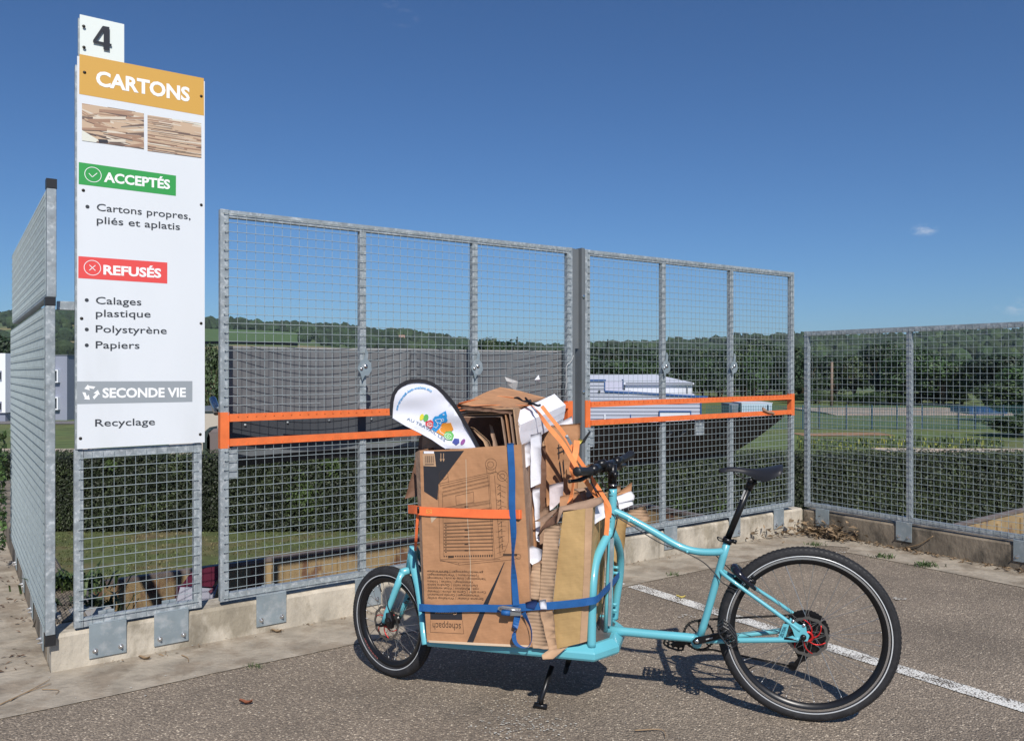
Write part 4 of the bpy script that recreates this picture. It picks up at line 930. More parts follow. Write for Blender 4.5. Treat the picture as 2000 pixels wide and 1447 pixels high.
def ring(cx, cy, m, kind):
    mb = MB(); c = SP(cx, cy, .0014); Rr = .037; n = 36; t = .0028
    vs = []
    for i in range(n):
        a = 2 * math.pi * i / n; d = U * math.cos(a) + V((0, 0, 1)) * math.sin(a); vs += [c + d * Rr, c + d * (Rr - t)]
    mb.add(vs, [(2 * i, (2 * i + 2) % (2 * n), (2 * i + 3) % (2 * n), 2 * i + 1) for i in range(n)])
    def bar(x0, y0, x1, y1):
        a, b = c + U * x0 + V((0, 0, y0)), c + U * x1 + V((0, 0, y1)); d = (b - a).normalized(); e = d.cross(W) * .0016; mb.poly([a - e, b - e, b + e, a + e])
    if kind == 'v': bar(-.018, .004, -.003, -.012); bar(-.003, -.012, .018, .010)
    else: bar(-.013, -.013, .013, .013); bar(-.013, .013, .013, -.013)
    mb.build('check_mark' if kind == 'v' else 'cross_mark', m, sign)
ring(181.6, 341.5, WHITEP, 'v')
def bullet(cx, cy):
    mb = MB(); c = SP(cx, cy, .0014); mb.poly([c + (U * math.cos(i * .5236) + V((0, 0, math.sin(i * .5236)))) * .0088 for i in range(12)]); mb.build('bullet', INK, sign)
bullet(170.7, 404)
for y in (586.2, 643.4, 674.2): bullet(169.3, y)
lc = caph(190, 397, 411)
text4(sign, 'Cartons propres,', 188.8, 411.5, 372, 429, lc, INK, .006)
text4(sign, 'pliés et aplatis', 188.8, 436.3, 351.4, 449.5, lc, INK, .006)
quad4(sign, ((153, 500.4), (326.7, 513), (326.6, 554), (152.8, 543.3)), REDP, 'refused_band')
text4(sign, 'REFUSÉS', 201.8, 535.5, 314.7, 542.4, caph(203, 518, 535.5), WHITEP, .035)
ring(180.4, 523.2, WHITEP, 'x')
text4(sign, 'Calages', 187, 593.5, 276, 596.5, lc, INK, .006); text4(sign, 'plastique', 187, 618.5, 294, 620, lc, INK, .006)
text4(sign, 'Polystyrène', 186.8, 649, 325.5, 652.2, lc, INK, .006); text4(sign, 'Papiers', 186.8, 680.2, 272.4, 681, lc, INK, .006)
quad4(sign, ((150.6, 744.8), (375.7, 744.2), (375.6, 784.6), (150.4, 789)), GREYP, 'second_life_band')
text4(sign, 'SECONDE VIE', 200, 776.2, 363, 774.6, caph(203, 758, 776), WHITEP, .035)
text4(sign, 'Recyclage', 185.7, 832.5, 302.6, 829.6, lc, INK, .006)
mb = MB(); c = SP(177, 767, .0014)        # three chasing arrows
for k in range(3):
    for flip in (0, 1):
        pass
    a0 = math.pi / 2 + k * 2 * math.pi / 3
    def q(r, a): return c + (U * math.cos(a0 + a) + V((0, 0, math.sin(a0 + a)))) * r
    mb.poly([q(.036, -.62), q(.036, .30), q(.024, .28), q(.022, -.62)])
    mb.poly([q(.042, .28), q(.034, .95), q(.012, .30)])
mb.build('recycling_arrows', WHITEP, sign)
def screw(px, py, par):
    mb = MB(); mb.lathe(SP(px, py, .0006), W, [(0, .004), (.005, .0035), (.0075, .001), (.0075, 0)], 12); mb.build('screw', SCREW, par)
for x, y in ((165, 142), (393, 188.5), (162.6, 372), (393, 400.5), (159.3, 622), (392.6, 631.5), (157, 856), (391, 848)): screw(x, y, sign)
for x, y in ((163.5, 52), (164, 93)): screw(x, y, num)

# ================================================================== SKIPS BELOW
def skip(P, s0, s1, n0, n1, top, label):
    c = empty('waste_skip', P((s0 + s1) / 2, LOW, (n0 + n1) / 2), label, 'skip')
    def b(name, *a, m=RUSTY): mb = MB(); mb.pbox(P, *a); return mb.build(name, m, c)
    b('floor', s0, s1, LOW + .1, LOW + .16, n1, n0)
    for n in (n0, n1): b('side_wall', s0 + .003, s1 - .003, LOW + .163, top - .03, n - .02, n + .02); b('rim', s0 - .03, s1 + .03, top - .03, top, n - .03, n + .03, m=RIM)
    for s in (s0, s1): b('end_wall', s - .02, s + .02, LOW + .163, top - .033, n1 + .023, n0 - .023); b('rim', s - .035, s + .035, top - .031, top - .001, n1 + .042, n0 - .042, m=RIM)
    for i in range(10):
        s = s0 + (s1 - s0) * (i + .5) / 10; b('rib', s - .05, s + .05, LOW + .17, top - .09, n1 + .021, n1 + .04)
    return c
skip(PM, -2.25, 3.70, -.42, -2.45, -.17, 'ochre-painted rusty steel skip below the main wall, cardboard inside')
skip(PM, 5.0, 10.8, 2.35, .21, -.20, 'second ochre skip beyond the right-hand fence')
rr = random.Random(12)
def carton_box(name, c, sx, sy, sz, rz, ry, m, label, cat='cardboard box', flaps=True):
    M = Matrix.Translation(c) @ Matrix.Rotation(rz, 4, 'Z') @ Matrix.Rotation(ry, 4, 'Y'); P = lambda a, h, n: M @ V((a, n, h)); t = .004
    e = MB(); x, y = sx / 2, sy / 2
    e.pbox(P, -x, x, 0, t, -y, y); e.pbox(P, -x, x, t, sz, -y, -y + t); e.pbox(P, -x, x, t, sz, y - t, y); e.pbox(P, -x, -x + t, t, sz, -y + t, y - t); e.pbox(P, x - t, x, t, sz, -y + t, y - t)
    o = e.build(name, m, label=label, cat=cat)
    if flaps:
        for sg in (-1, 1):
            f = MB(); f.hexa([P(sg * x, sz + .001, -y), P(sg * (x + .003), sz, -y), P(sg * (x + .003), sz, y), P(sg * x, sz + .001, y), P(sg * (x + sx * .25), sz + .09 * rr.uniform(-.6, 1.5), -y), P(sg * (x + sx * .25 + .003), sz + .09, -y), P(sg * (x + sx * .25 + .003), sz + .09, y), P(sg * (x + sx * .25), sz + .09, y)]); f.build('flap', m, o)
    return o
items = (((600, 1128), -1.35, .55, .40, .34, 'open dark carton in the skip seen through the wide mesh panel'), ((655, 1120), -1.7, .6, .35, .2, 'flat brown carton in the skip left of the bicycle wheel'), ((505, 1140), -1.2, .5, .4, .25, 'crushed carton in the skip near the left panel post'), ((560, 1150), -1.0, .4, .4, .22, 'small torn carton at the front of the skip'), ((700, 1120), -1.5, .7, .45, .18, 'long low carton in the skip behind the front wheel'), ((800, 1110), -1.4, .6, .5, .25, 'carton in the skip hidden behind the big box'), ((470, 1160), -.9, .4, .3, .2, 'small carton in the skip by the panel post'))
for (px, py), n, a, b, c, lab in items:
    s, h = onplane(px, py, n); carton_box('cardboard_box', PM(s, -1.10 + rr.uniform(0, .12), n), a, b, c + .12, rr.uniform(-.5, 1.2), rr.uniform(-.35, .35), rr.choice((K1, K4, KD)), lab)
for i in range(26):
    s = rr.uniform(-2, 3.3); n = rr.uniform(-2.1, -.8); mb = MB(); M = Matrix.Translation(PM(s, -1.25 + rr.uniform(-.1, .08), n)) @ Matrix.Rotation(rr.random() * 6, 4, 'Z') @ Matrix.Rotation(rr.uniform(-.5, .5), 4, 'X')
    a, b = rr.uniform(.2, .45), rr.uniform(.15, .35); mb.prism([M @ V((x, y, 0)) for x, y in ((-a, -b), (a, -b * .9), (a * .95, b), (-a, b * .8))], M.to_3x3() @ V((0, 0, .005))); mb.build('cardboard_sheet', rr.choice((K1, K2, K4)), label='flattened brown cardboard sheet lying in the heap in the skip', cat='cardboard', group='flattened sheets in the skip')
# printed sack by the left post, maroon over white, both darkened to put shade into the colour
mb = MB(); n = -.62
def q(px, py, dn=0): return PM(*onplane(px, py, n), n + dn)
mb.m = 0; mb.add([q(352, 1146), q(372, 1118), q(405, 1108), q(436, 1104), q(433, 1122), q(414, 1146), q(380, 1143)], [(0, 1, 6), (1, 2, 5, 6), (2, 3, 4, 5)])
mb.m = 1; mb.add([q(340, 1190), q(352, 1146, .001), q(380, 1143, .05), q(414, 1146, .04), q(426, 1136, .02), q(404, 1190, .06), q(372, 1195, .08)], [(0, 1, 2, 6), (2, 3, 5, 6), (3, 4, 5)])
mb.m = 0; mb.poly([q(402, 1150, .055), q(420, 1138, .045), q(416, 1146, .055), q(406, 1154, .06)])
mb.prism([q(345, 1215, -.02), q(352, 1150, -.02), q(420, 1146, -.02), q(404, 1215, -.02)], W * -.08)
mb.build('paper_sack', [mat('shaded_maroon_print', (.10, .012, .03), .5), mat('shaded_sack_white', (.34, .34, .40), .6)], label='maroon and white printed sack standing in the skip behind the mesh gate', cat='sack')
# white sheeting draped over the wall top at the corner
mb = MB(); g = []
for i in range(13):
    for j in range(15):
        s = -2.62 + .26 * i / 12; f = j / 14; nn = -.21 - .95 * f
        g.append(PM(s - .10 * f, .17 - .10 * f + .09 * math.sin(f * 3.0) - .42 * f * f + .025 * noise.noise(V((i * .5, j * .4, 0))), nn))
mb.add(g, [(i * 15 + j, (i + 1) * 15 + j, (i + 1) * 15 + j + 1, i * 15 + j + 1) for i in range(12) for j in range(14)], True)
mb.build('plastic_sheeting', mat('dusty_white_sheeting', (.30, .29, .28), .7, c2=(.28, .25, .21), c2scale=6), label='dusty white sheeting draped behind the corner of the wall, under mesh shadows', cat='sheeting')
tuft(116, 1085, 160, .16, 'leafy bramble on the wall top behind the left corner post', MATS['bright_shoot'], at3=PL(.9, .16, -.2), spread=.10)
tuft(128, 1120, 120, .14, 'dark climbing weed trailing over the white sheeting', mat('dark_weed', (.04, .06, .02), .7), at3=PM(-2.42, .12, -.5), spread=.07)
# creeper up the far end of the left fence
mb = MB(); rr = random.Random(8)
for i in range(420):
    h = rr.uniform(.15, 1.0) ** 1.0; p = PL(2.45 + rr.gauss(0, .07), h, .06 + rr.uniform(0, .05)); d = V((rr.gauss(0, 1), rr.gauss(0, 1), rr.gauss(0, 1))).normalized() * rr.uniform(.01, .028); e = d.cross(V((rr.random(), .3, .8))).normalized() * d.length * .6; mb.poly([p - d, p + e, p + d, p - e])
mb.build('creeper', mat('creeper_leaf', (.06, .11, .03), .6, island=.5), label='green creeper climbing the far end of the left mesh fence', cat='plant')
# ================================================================== CARGO BICYCLE
E = V((.9662, -.2578, 0)); M_ = V((-.2578, -.9662, 0)); F0 = V((-.5636, 3.718, 0)); Z = V((0, 0, 1))
def bp(px, py, off=0.):
    d = ray(px, py); o = F0 + M_ * off; dd = V((d.x, d.y, 0)); k = M_.dot(o) / M_.dot(dd); return V((d.x * k, d.y * k, EYE + d.z * k))
def bpt(p): return bp(p[0], p[1], p[2] if len(p) > 2 else 0.)
def spath(ps, k=6): return smooth_path([bpt(p) for p in ps], k)
bike = empty('cargo_bicycle', F0 + E * .9, 'turquoise cargo bicycle with a small front wheel and a large rear wheel, loaded with cartons', 'bicycle')
def wheel(c, q, rad, tw, rim_r, nspoke, stripe, tyre_name, near=1, sec=(.0, 0)):
    """q = axle direction pointing to the camera side"""
    mb = MB(); rr_ = tw / 2; prof = []
    R0 = rad - rr_
    for i in range(16):
        a = 2 * math.pi * i / 16; prof.append((R0 + rr_ * math.cos(a) * 1.0, rr_ * math.sin(a)))
    mb.lathe(c, q, prof, 96, closed=True); rim_in = R0 - rr_ - .004
    # tread blocks: fine ribs on the shoulders
    tyre = mb
    rim = MB(); ri = R0 - rr_ * .93
    rim.lathe(c, q, [(ri + .006, -.013), (ri + .006, .013), (ri - .004, .0135), (ri - .010, .012), (ri - .024, .006), (ri - .026, 0), (ri - .024, -.006), (ri - .010, -.012), (ri - .004, -.0135)], 96, closed=True)
    root = rim.build('wheel_rim', BLACKM, bike)
    tyre.build('tyre', RUBBER, root)
    tr = MB(); N = 110
    e1 = (Z - q * Z.dot(q)).normalized(); e2 = q.cross(e1)
    for i in range(N):
        for sgn in (-1, 1):
            a = 2 * math.pi * (i + .25 * sgn) / N; d = e1 * math.cos(a) + e2 * math.sin(a); tdir = e2 * math.cos(a) - e1 * math.sin(a)
            for (al, ln) in ((.42, .0055), (.95, .0048)):
                o = R0 + rr_ * math.cos(al) ; z_ = rr_ * math.sin(al) * sgn; nn = d * math.cos(al) + q * (math.sin(al) * sgn); tt = (q * math.cos(al) * sgn - d * math.sin(al))
                p = c + d * o + q * z_; w = .0062 * (rad / .36)
                mbp = [p + tdir * (-w) + tt * (-ln) + nn * .0005, p + tdir * w + tt * (-ln) + nn * .0005, p + tdir * (w * .7) + tt * ln + nn * .0005, p - tdir * (w * .7) + tt * ln + nn * .0005]
                tr.poly(mbp)
    tr.build('tread_blocks', mat('tread_rubber', (.016, .016, .018), .65), root)
    st = MB(); rs = R0 - rr_ * .58
    st.lathe(c, q, [(rs - .0005, rr_ * .83), (rs + .0035, rr_ * .895), (rs + .0035, rr_ * .80)], 96); st.build('reflective_stripe', REFL, root)
    if stripe:
        s2 = MB(); s2.lathe(c, q, [(ri + .0045, .0140), (ri - .0045, .0144)], 96); s2.build('brake_track', SILVER, root)
    hub = MB(); hub.lathe(c, q, [(.0, .052), (.008, .052), (.009, .040), (.016, .036), (.026, .030), (.027, .026), (.015, .020), (.014, -.02), (.026, -.026), (.027, -.030), (.012, -.036), (.009, -.052), (0, -.052)], 24); hub.build('hub', BLACKM, root)
    sp = MB()
    for i in range(nspoke):
        a = 2 * math.pi * (i + .5) / nspoke; sd = 1 if i % 2 else -1; k = 1 if (i // 2) % 2 else -1
        b = a + k * .95; d = e1 * math.cos(a) + e2 * math.sin(a); h = e1 * math.cos(b) + e2 * math.sin(b)
        sp.tube([c + h * .025 + q * (.028 * sd), c + d * (ri - .022)], .00125, 4, smooth=False)
        sp.tube([c + d * (ri - .036), c + d * (ri - .022)], .002, 5)
    sp.build('spokes', mat('spoke_steel', (.42, .42, .42), .3, .85), root)
    vv = MB(); a = .5 if rad < .3 else 2.2; d = e1 * math.cos(a) + e2 * math.sin(a); vv.tube([c + d * (ri - .024), c + d * (ri - .062)], .0028, 6); vv.build('valve', BLACKM, root)
    return root
th = R(37.5); QF = V((-math.sin(th), -math.cos(th), 0))
WF = bp(765, 1213, 0); WF.z = .258
wfr = wheel(WF, QF, .256, .052, .2, 28, False, 'front')
WR = bp(1576, 1238, 0); WR.z = .355
wrr = wheel(WR, M_, .3545, .047, .3, 32, True, 'rear')
def rotor(c, q, r, root):
    e1 = (Z - q * Z.dot(q)).normalized(); e2 = q.cross(e1); mb = MB(); n = 72
    vs = []
    for i in range(n):
        a = 2 * math.pi * i / n; d = e1 * math.cos(a) + e2 * math.sin(a); w = .0022 * math.cos(a * 12)
        vs += [c + d * (r + w), c + d * (r - .012 + w)]
    vs += [v + q * .002 for v in vs]
    mb.add(vs, [(2 * i + o, (2 * i + 2) % (2 * n) + o, (2 * i + 3) % (2 * n) + o, 2 * i + 1 + o) for i in range(n) for o in (0, 2 * n)])
    mb.build('brake_disc', mat('disc_steel', (.20, .19, .18), .35, .8), root)
    sp = MB()
    for k in range(6):
        a0 = k * math.pi / 3 + .3; pts = []
        for j in range(7):
            f = j / 6; a = a0 + 1.0 * f; rr2 = .018 + (r - .028) * f; pts.append(c + (e1 * math.cos(a) + e2 * math.sin(a)) * rr2 + q * .001)
        sp.tube(pts, [.0034, .003, .0028, .0026, .0024, .0024, .0024], 6)
        pts2 = [c + (e1 * math.cos(a0 + .62 + .5 * j / 3) + e2 * math.sin(a0 + .62 + .5 * j / 3)) * (r - .040 + .006 * j) + q * .001 for j in range(4)]
    sp.lathe(c, q, [(.022, 0), (.022, .004), (.014, .005), (.012, .0)], 24)
    sp.build('disc_spider', RED, root)
rotor(WF + QF * .033, QF, .080, wfr); rotor(WR + M_ * .038, M_, .080, wrr)
# red rim lettering streaks
def rimmark(c, q, r, a0, a1, root):
    e1 = (Z - q * Z.dot(q)).normalized(); e2 = q.cross(e1); mb = MB(); k = 14
    for i in range(k):
        a = a0 + (a1 - a0) * i / k; b = a + (a1 - a0) / k * (.45 + .3 * (i % 2)); mb.poly([c + (e1 * math.cos(x) + e2 * math.sin(x)) * y + q * .0135 for x, y in ((a, r), (b, r), (b, r - .006), (a, r - .006))])
    mb.build('rim_decal', mat('rim_red_print', (.35, .10, .10), .5), root)
rimmark(WF, QF, .256 - .026 - .022, 2.15, 2.75, wfr)
# cassette, chain, derailleur on the far side
mb = MB()
for i, r in enumerate((.090, .082, .074, .066, .058, .051, .045, .039, .034, .029)):
    n = int(r * 460); c = WR - M_ * (.022 + .0038 * i); vs = []
    e1 = Z; e2 = M_.cross(Z)
    for j in range(2 * n):
        a = math.pi * j / n; q = r + (.002 if j % 2 else -.002); vs.append(c + (e1 * math.cos(a) + e2 * math.sin(a)) * q)
    k = 2 * n; inn = [c + (e1 * math.cos(math.pi * j / n) + e2 * math.sin(math.pi * j / n)) * (r - .016) for j in range(k)]
    mb.add(vs + inn + [v - M_ * .0018 for v in vs], [(j, (j + 1) % k, k + (j + 1) % k, k + j) for j in range(k)] + [(j, (j + 1) % k, 2 * k + (j + 1) % k, 2 * k + j) for j in range(k)])
    for j in range(5):
        a = j * 1.2566 + i * .1; d = e1 * math.cos(a) + e2 * math.sin(a); t = d.cross(M_) * .005; mb.poly([c + d * .016 - t, c + d * .016 + t, c + d * (r - .014) + t, c + d * (r - .014) - t])
mb.build('cassette', BLACKM, wrr)
CH = bp(1365, 1240, -.052)
BB = bp(1361, 1250, 0)
mb = MB(); r = .066; n = 34; e1 = Z; e2 = M_.cross(Z); vs = []
for j in range(2 * n): a = math.pi * j / n; vs.append(CH + (e1 * math.cos(a) + e2 * math.sin(a)) * (r + (.0025 if j % 2 else -.0025)))
inn = [CH + (e1 * math.cos(math.pi * j / n) + e2 * math.sin(math.pi * j / n)) * (r - .009) for j in range(2 * n)]
k = 2 * n; A = vs + inn; mb.add(A + [v - M_ * .003 for v in A], [(j, (j + 1) % k, k + (j + 1) % k, k + j) for j in range(k)] + [(2 * k + j, 2 * k + (j + 1) % k, 3 * k + (j + 1) % k, 3 * k + j) for j in range(k)] + [(j, (j + 1) % k, 2 * k + (j + 1) % k, 2 * k + j) for j in range(k)])
for j in range(8):
    a = j * math.pi / 4; d = e1 * math.cos(a) + e2 * math.sin(a); mb.tube([CH + d * .012, CH + d * (r - .006)], .0035, 5)
chr_ = mb.build('chainring', BLACKM, bike)
def chain(path, name='chain'):
    mb = MB(); P = [V(p) for p in path]; d = 0.; step = .0127
    L = [0]
    for a, b in zip(P, P[1:]): L.append(L[-1] + (b - a).length)
    N = int(L[-1] / step)
    def pos(t):
        for i in range(len(P) - 1):
            if L[i + 1] >= t: f = (t - L[i]) / max(1e-6, L[i + 1] - L[i]); return P[i].lerp(P[i + 1], f)
        return P[-1]
    for i in range(N):
        a, b = pos(i * step), pos((i + 1) * step); t = (b - a).normalized(); u = t.cross(M_)
        o = M_ * (.003 if i % 2 else .002)
        for sg in (-1, 1): mb.prism([a - t * .002 + u * .0035 + o * sg, b + t * .002 + u * .0035 + o * sg, b + t * .002 - u * .0035 + o * sg, a - t * .002 - u * .0035 + o * sg], M_ * .001)
        mb.tube([a - M_ * .0045, a + M_ * .0045], .0028, 5)
    mb.build(name, mat('chain_steel', (.06, .055, .05), .4, .7), bike)
ct = WR - M_ * .038
top0 = CH + Z * r; top1 = ct + Z * .066 + E * -.01
DR = bp(1548, 1300, -.05); DR2 = bp(1568, 1283, -.05)
chain([CH - E * r * .9 - Z * .02, CH - E * r + Z * .005, CH - E * r * .7 + Z * r * .7, top0, top1, ct + E * .05 + Z * .045, ct + E * .066, ct + E * .045 - Z * .05, DR2 + E * .015, DR2 - Z * .012, DR + E * .012, DR - Z * .018, DR - E * .018, CH + E * .05 - Z * r * .85, CH - Z * r, CH - E * r * .7 - Z * r * .7, CH - E * r * .9 - Z * .02])
mb = MB(); mb.lathe(DR, M_, [(.004, .006), (.018, .005), (.018, -.005), (.004, -.006)], 14, smooth=False); mb.lathe(DR2, M_, [(.004, .006), (.016, .005), (.016, -.005), (.004, -.006)], 14, smooth=False)
mb.prism([DR - E * .012 - Z * .005 + M_ * .009, DR + E * .010 - Z * .008 + M_ * .009, DR2 + E * .012 + M_ * .009, DR2 - E * .010 + Z * .012 + M_ * .009], -M_ * .003)
mb.tube([DR2 - E * .01, bp(1556, 1268, -.06), WR - M_ * .07 - Z * .01], [.010, .014, .010], 8); mb.build('derailleur', BLACKM, bike)
# ---------------- frame
fr = MB()
def ft(ps, r, k=6, n=14): fr.tube(spath(ps, k) if k > 1 else [bpt(p) for p in ps], r, n)
ft([(1197, 954), (1196, 990), (1194, 1015), (1191, 1036)], .0185, 3)
ft([(1191, 1030, 0), (1188, 1044, .015), (1177, 1064, .06), (1164, 1096, .13), (1158, 1140, .185), (1156, 1200, .20), (1155, 1262, .205)], .0185)
ft([(1192, 1030, 0), (1200, 1046, -.03), (1208, 1066, -.09), (1212, 1090, -.15), (1210, 1130, -.185), (1204, 1170, -.19), (1200, 1208, -.20)], .0175)
ft([(1192, 1036, .018), (1188, 1110, .018), (1183, 1231, .018)], .0095, 2); ft([(1196, 1036, -.018), (1194, 1110, -.018), (1192, 1228, -.018)], .0095, 2)
ft([(1196, 996), (1222, 1008), (1250, 1023), (1282, 1041), (1312, 1059), (1338, 1071), (1365, 1077), (1395, 1078), (1417, 1076)], .0155)
ft([(1180, 1229), (1260, 1237), (1340, 1244), (1356, 1246)], .0185, 2)
ft([(1421, 1056), (1400, 1130), (1382, 1195), (1367, 1243)], .0158, 2)
fr.tube([BB - M_ * .036, BB + M_ * .036], .0225, 18)
ft([(1364, 1250, .025), (1400, 1251, .045), (1440, 1250, .052), (1535, 1249, .062), (1560, 1248, .064)], [.011] * 25, 6)
ft([(1364, 1246, -.025), (1400, 1244, -.045), (1440, 1241, -.052), (1520, 1232, -.062), (1560, 1228, -.064)], [.011] * 25, 6)
ft([(1405, 1112, .004), (1412, 1120, .02), (1430, 1134, .036), (1460, 1156, .046), (1510, 1192, .058), (1563, 1231, .064)], .0082)
ft([(1408, 1112, -.004), (1425, 1122, -.025), (1455, 1136, -.042), (1490, 1158, -.052), (1530, 1184, -.060), (1560, 1206, -.064)], .0082)
def plate(mb, pts, off, t=.005): P = [bp(x, y, off) for x, y in pts]; mb.prism(P, -M_ * t)
plate(fr, ((1543.7, 1205.8), (1550, 1212), (1562, 1220), (1574, 1222), (1576, 1234), (1581, 1241), (1577.5, 1251.5), (1570, 1252), (1572, 1243), (1567, 1240), (1562, 1250), (1552, 1242), (1548, 1230), (1540, 1216)), .068)
plate(fr, ((1529.5, 1218), (1541.5, 1219), (1534, 1246), (1519.5, 1246)), .066)
plate(fr, ((1534, 1246), (1564, 1252.5), (1562, 1248.5), (1548, 1241)), .0665)
for x, y in ((1424, 1012), (1247, 1029)): pass
fr.build('frame', TURQ, bike); fr = MB()
# front rail tubes from the front head tube back to the deck, near and far
ft([(809, 1072, .012), (807, 1090, .018), (811, 1115, .05), (818, 1150, .11), (824, 1195, .17), (828, 1235, .215), (831, 1258, .23)], [.012, .013, .015, .017, .019, .020, .021, .021, .021, .021, .021, .021, .021, .020, .020, .019, .019, .018, .018, .018, .017, .017, .017, .017, .016, .016, .016, .016, .016, .016, .016, .016, .016, .016, .016, .016, .016], 6)
ft([(812, 1072, -.012), (826, 1100, -.05), (842, 1150, -.12), (852, 1200, -.19), (856, 1225, -.22)], .014)
C0 = bp(801, 1112, 0); T0 = bp(808, 1068, 0)
fr.tube([C0 + Z * .012, T0 + Z * .002], .021, 16)
fr.build('front_frame', TURQ, bike)
for (a, b) in (((1196, 966), (1196, 968)), ((1192.5, 1016), (1192.2, 1018))):
    mb = MB(); p = bp(*a); mb.tube([p, p - Z * .0035], .0188, 18); mb.build('frame_ring', mat('dark_teal_line', (.03, .12, .16), .5), bike)
# fork, steered to the left
fk = MB(); qx = QF; hx = V((-math.cos(th), math.sin(th), 0))
for sg in (1, -1):
    d0 = C0 + qx * (.050 * sg) - Z * .004; d1 = WF + qx * (.056 * sg) + Z * .004
    fk.tube([d0, d0.lerp(d1, .3), d0.lerp(d1, .8), d1], [.0165, .0165, .0135, .010], 14)
fk.tube([C0 + qx * .055 - Z * .003, C0 - qx * .055 - Z * .003], .018, 12)
fk.lathe(C0 + qx * .05 - Z * .002, Z, [(.0, .034), (.016, .034), (.017, .028), (.0168, -.01)], 16)
fk.lathe(C0 + qx * .05 - Z * .012, Z, [(.0168, .005), (.022, .004), (.022, -.003), (.0168, -.004)], 16)
fork = fk.build('fork', TURQ, bike)
mb = MB(); p = WF + qx * .05 - hx * .045 + Z * .025; mb.tube([p + Z * .035 + hx * .01, p, p - Z * .035], [.016, .024, .016], 8, smooth=False); mb.tube([p - qx * .012, p + qx * .02], .018, 10, smooth=False); mb.build('brake_caliper', BLACKM, fork)
mb = MB(); mb.lathe(WF + qx * .056, qx, [(0, .02), (.008, .02), (.011, .014), (.012, .0)], 12); mb.tube([WF + qx * .066, WF + qx * .07 + hx * .03 - Z * .006], .006, 8); mb.build('axle_lever', BLACKM, fork)
mb = MB(); mb.tube(smooth_path([p + Z * .03, p + Z * .10 + hx * .012, d0 + qx * .02 - Z * .03, C0 - hx * .03 + Z * .0, bp(812, 1090, .03)], 6), .0024, 6); mb.tube(smooth_path([WF - hx * .05 + Z * .09 - qx * .05, WF - hx * .09 + Z * .10, bp(826, 1185, .05), bp(836, 1230, .12)], 6), .0024, 6); mb.build('brake_hose', BLACKP, bike)
mb = MB(); mb.tube([WF - qx * .06 - Z * -.10 - hx * .03, bp(815, 1170, -.04), bp(830, 1190, -.02)], .008, 8); mb.build('steering_rod', BLACKM, bike)
# ---------------- cargo deck
def D(a, off, h): return F0 + E * a + M_ * off + Z * h
HT_ = .298
def dk(px, off): p = bp(px, 1250, off); return (p - F0).dot(E)
a0 = dk(833, .24); a1 = dk(1163, .24) - .004
outl = [(a0, .24), (a1, .24), (a1 + .085, .115), (a1 + .085, -.115), (a1, -.24), (a0, -.24), (a0 - .05, -.16), (a0 - .05, .16)]
rail = MB(); N = len(outl); prof = [(0, .0), (.0, -.012), (.0, 0)]
cen = V(((a0 + a1) / 2, 0))
def ins(i, d):
    p = V(outl[i]).to_2d() if False else None
    A_, B_, C_ = [Vector(outl[(i + j) % N]) for j in (-1, 0, 1)]
    e1_ = (B_ - A_).normalized(); e2_ = (C_ - B_).normalized(); n1 = Vector((e1_.y, -e1_.x)); n2 = Vector((e2_.y, -e2_.x))
    c_ = Vector(((a0 + a1) / 2, 0))
    if (c_ - B_).dot(n1) < 0: n1 = -n1
    if (c_ - B_).dot(n2) < 0: n2 = -n2
    b_ = (n1 + n2).normalized(); k = d / max(.3, b_.dot(n1)); q = B_ + b_ * k; return q
layers = [(.045, HT_ + .004), (.030, HT_ + .004), (.004, HT_ - .018), (0, HT_ - .024), (0, HT_ - .046), (.006, HT_ - .056), (.045, HT_ - .056)]
vs = []
for d, h in layers:
    for i in range(N): q = ins(i, d); vs.append(D(q.x, q.y, h))
LL = len(layers); rail.add(vs, [(j * N + i, j * N + (i + 1) % N, ((j + 1) % LL) * N + (i + 1) % N, ((j + 1) % LL) * N + i) for j in range(LL) for i in range(N)])
rail.build('deck_rail', TURQ, bike, bevel=.0015)
mb = MB(); mb.prism([D(*(lambda q: (q.x, q.y))(ins(i, .0451)), HT_ - .020) for i in range(N)], Z * .018); deck = mb.build('deck_plate', mat('scuffed_aluminium', (.30, .28, .28), .35, .7, var=.2, vscale=12, c2=(.18, .17, .17), c2scale=9, c2lo=.5, c2hi=.65), bike)
mb = MB()
for a, o in ((a1 + .062, .13), (a1 + .005, .185), (a1 + .062, -.13), (a1 + .005, -.185), (a0, .18)): mb.lathe(D(a, o, HT_ - .002), Z, [(0, .004), (.005, .003), (.006, 0)], 8)
mb.build('deck_screws', SILVER, deck)
# perforated strips behind the hoop
mb = MB(); mb.prism([bp(1192, 1050, .03), bp(1199, 1050, .03), bp(1193, 1222, .03), bp(1187, 1222, .03)], -M_ * .003); mb.build('perforated_strip', PLATE, bike)
mb = MB()
for x, y, o in ((1206, 1108, -.12), (1206, 1119, -.12), (1203, 1180, -.15), (1203, 1192, -.15)): p = bp(x, y, o); mb.tube([p - E * .02, p + E * .004], .007, 8); mb.lathe(p + E * -.02, E, [(.011, 0), (.011, .004), (.007, .0041)], 10)
mb.build('mount_lug', TURQ, bike)
# kickstand
mb = MB(); f1 = gnd(1057, 1384); f2 = gnd(1104, 1320); f1.z += .012; f2.z += .02
mb.tube([bp(1078, 1300, .10), f1 + Z * .03, f1 + Z * .006], [.013, .011, .010], 10); mb.tube([f1 - E * .03 + Z * .004, f1 + E * .025 - Z * .002], .012, 8); mb.tube([bp(1112, 1285, -.08), f2], [.013, .011], 10); mb.tube([D(a1 - .15, .12, .23), D(a1 - .15, -.12, .23)], .014, 10)
mb.box(*(lambda p: (p.x - .03, p.x + .05, p.y - .02, p.y + .02, p.z - .01, p.z + .05))(D(a1 - .06, 0, .21)))
mb.build('kickstand', BLACKM, bike)
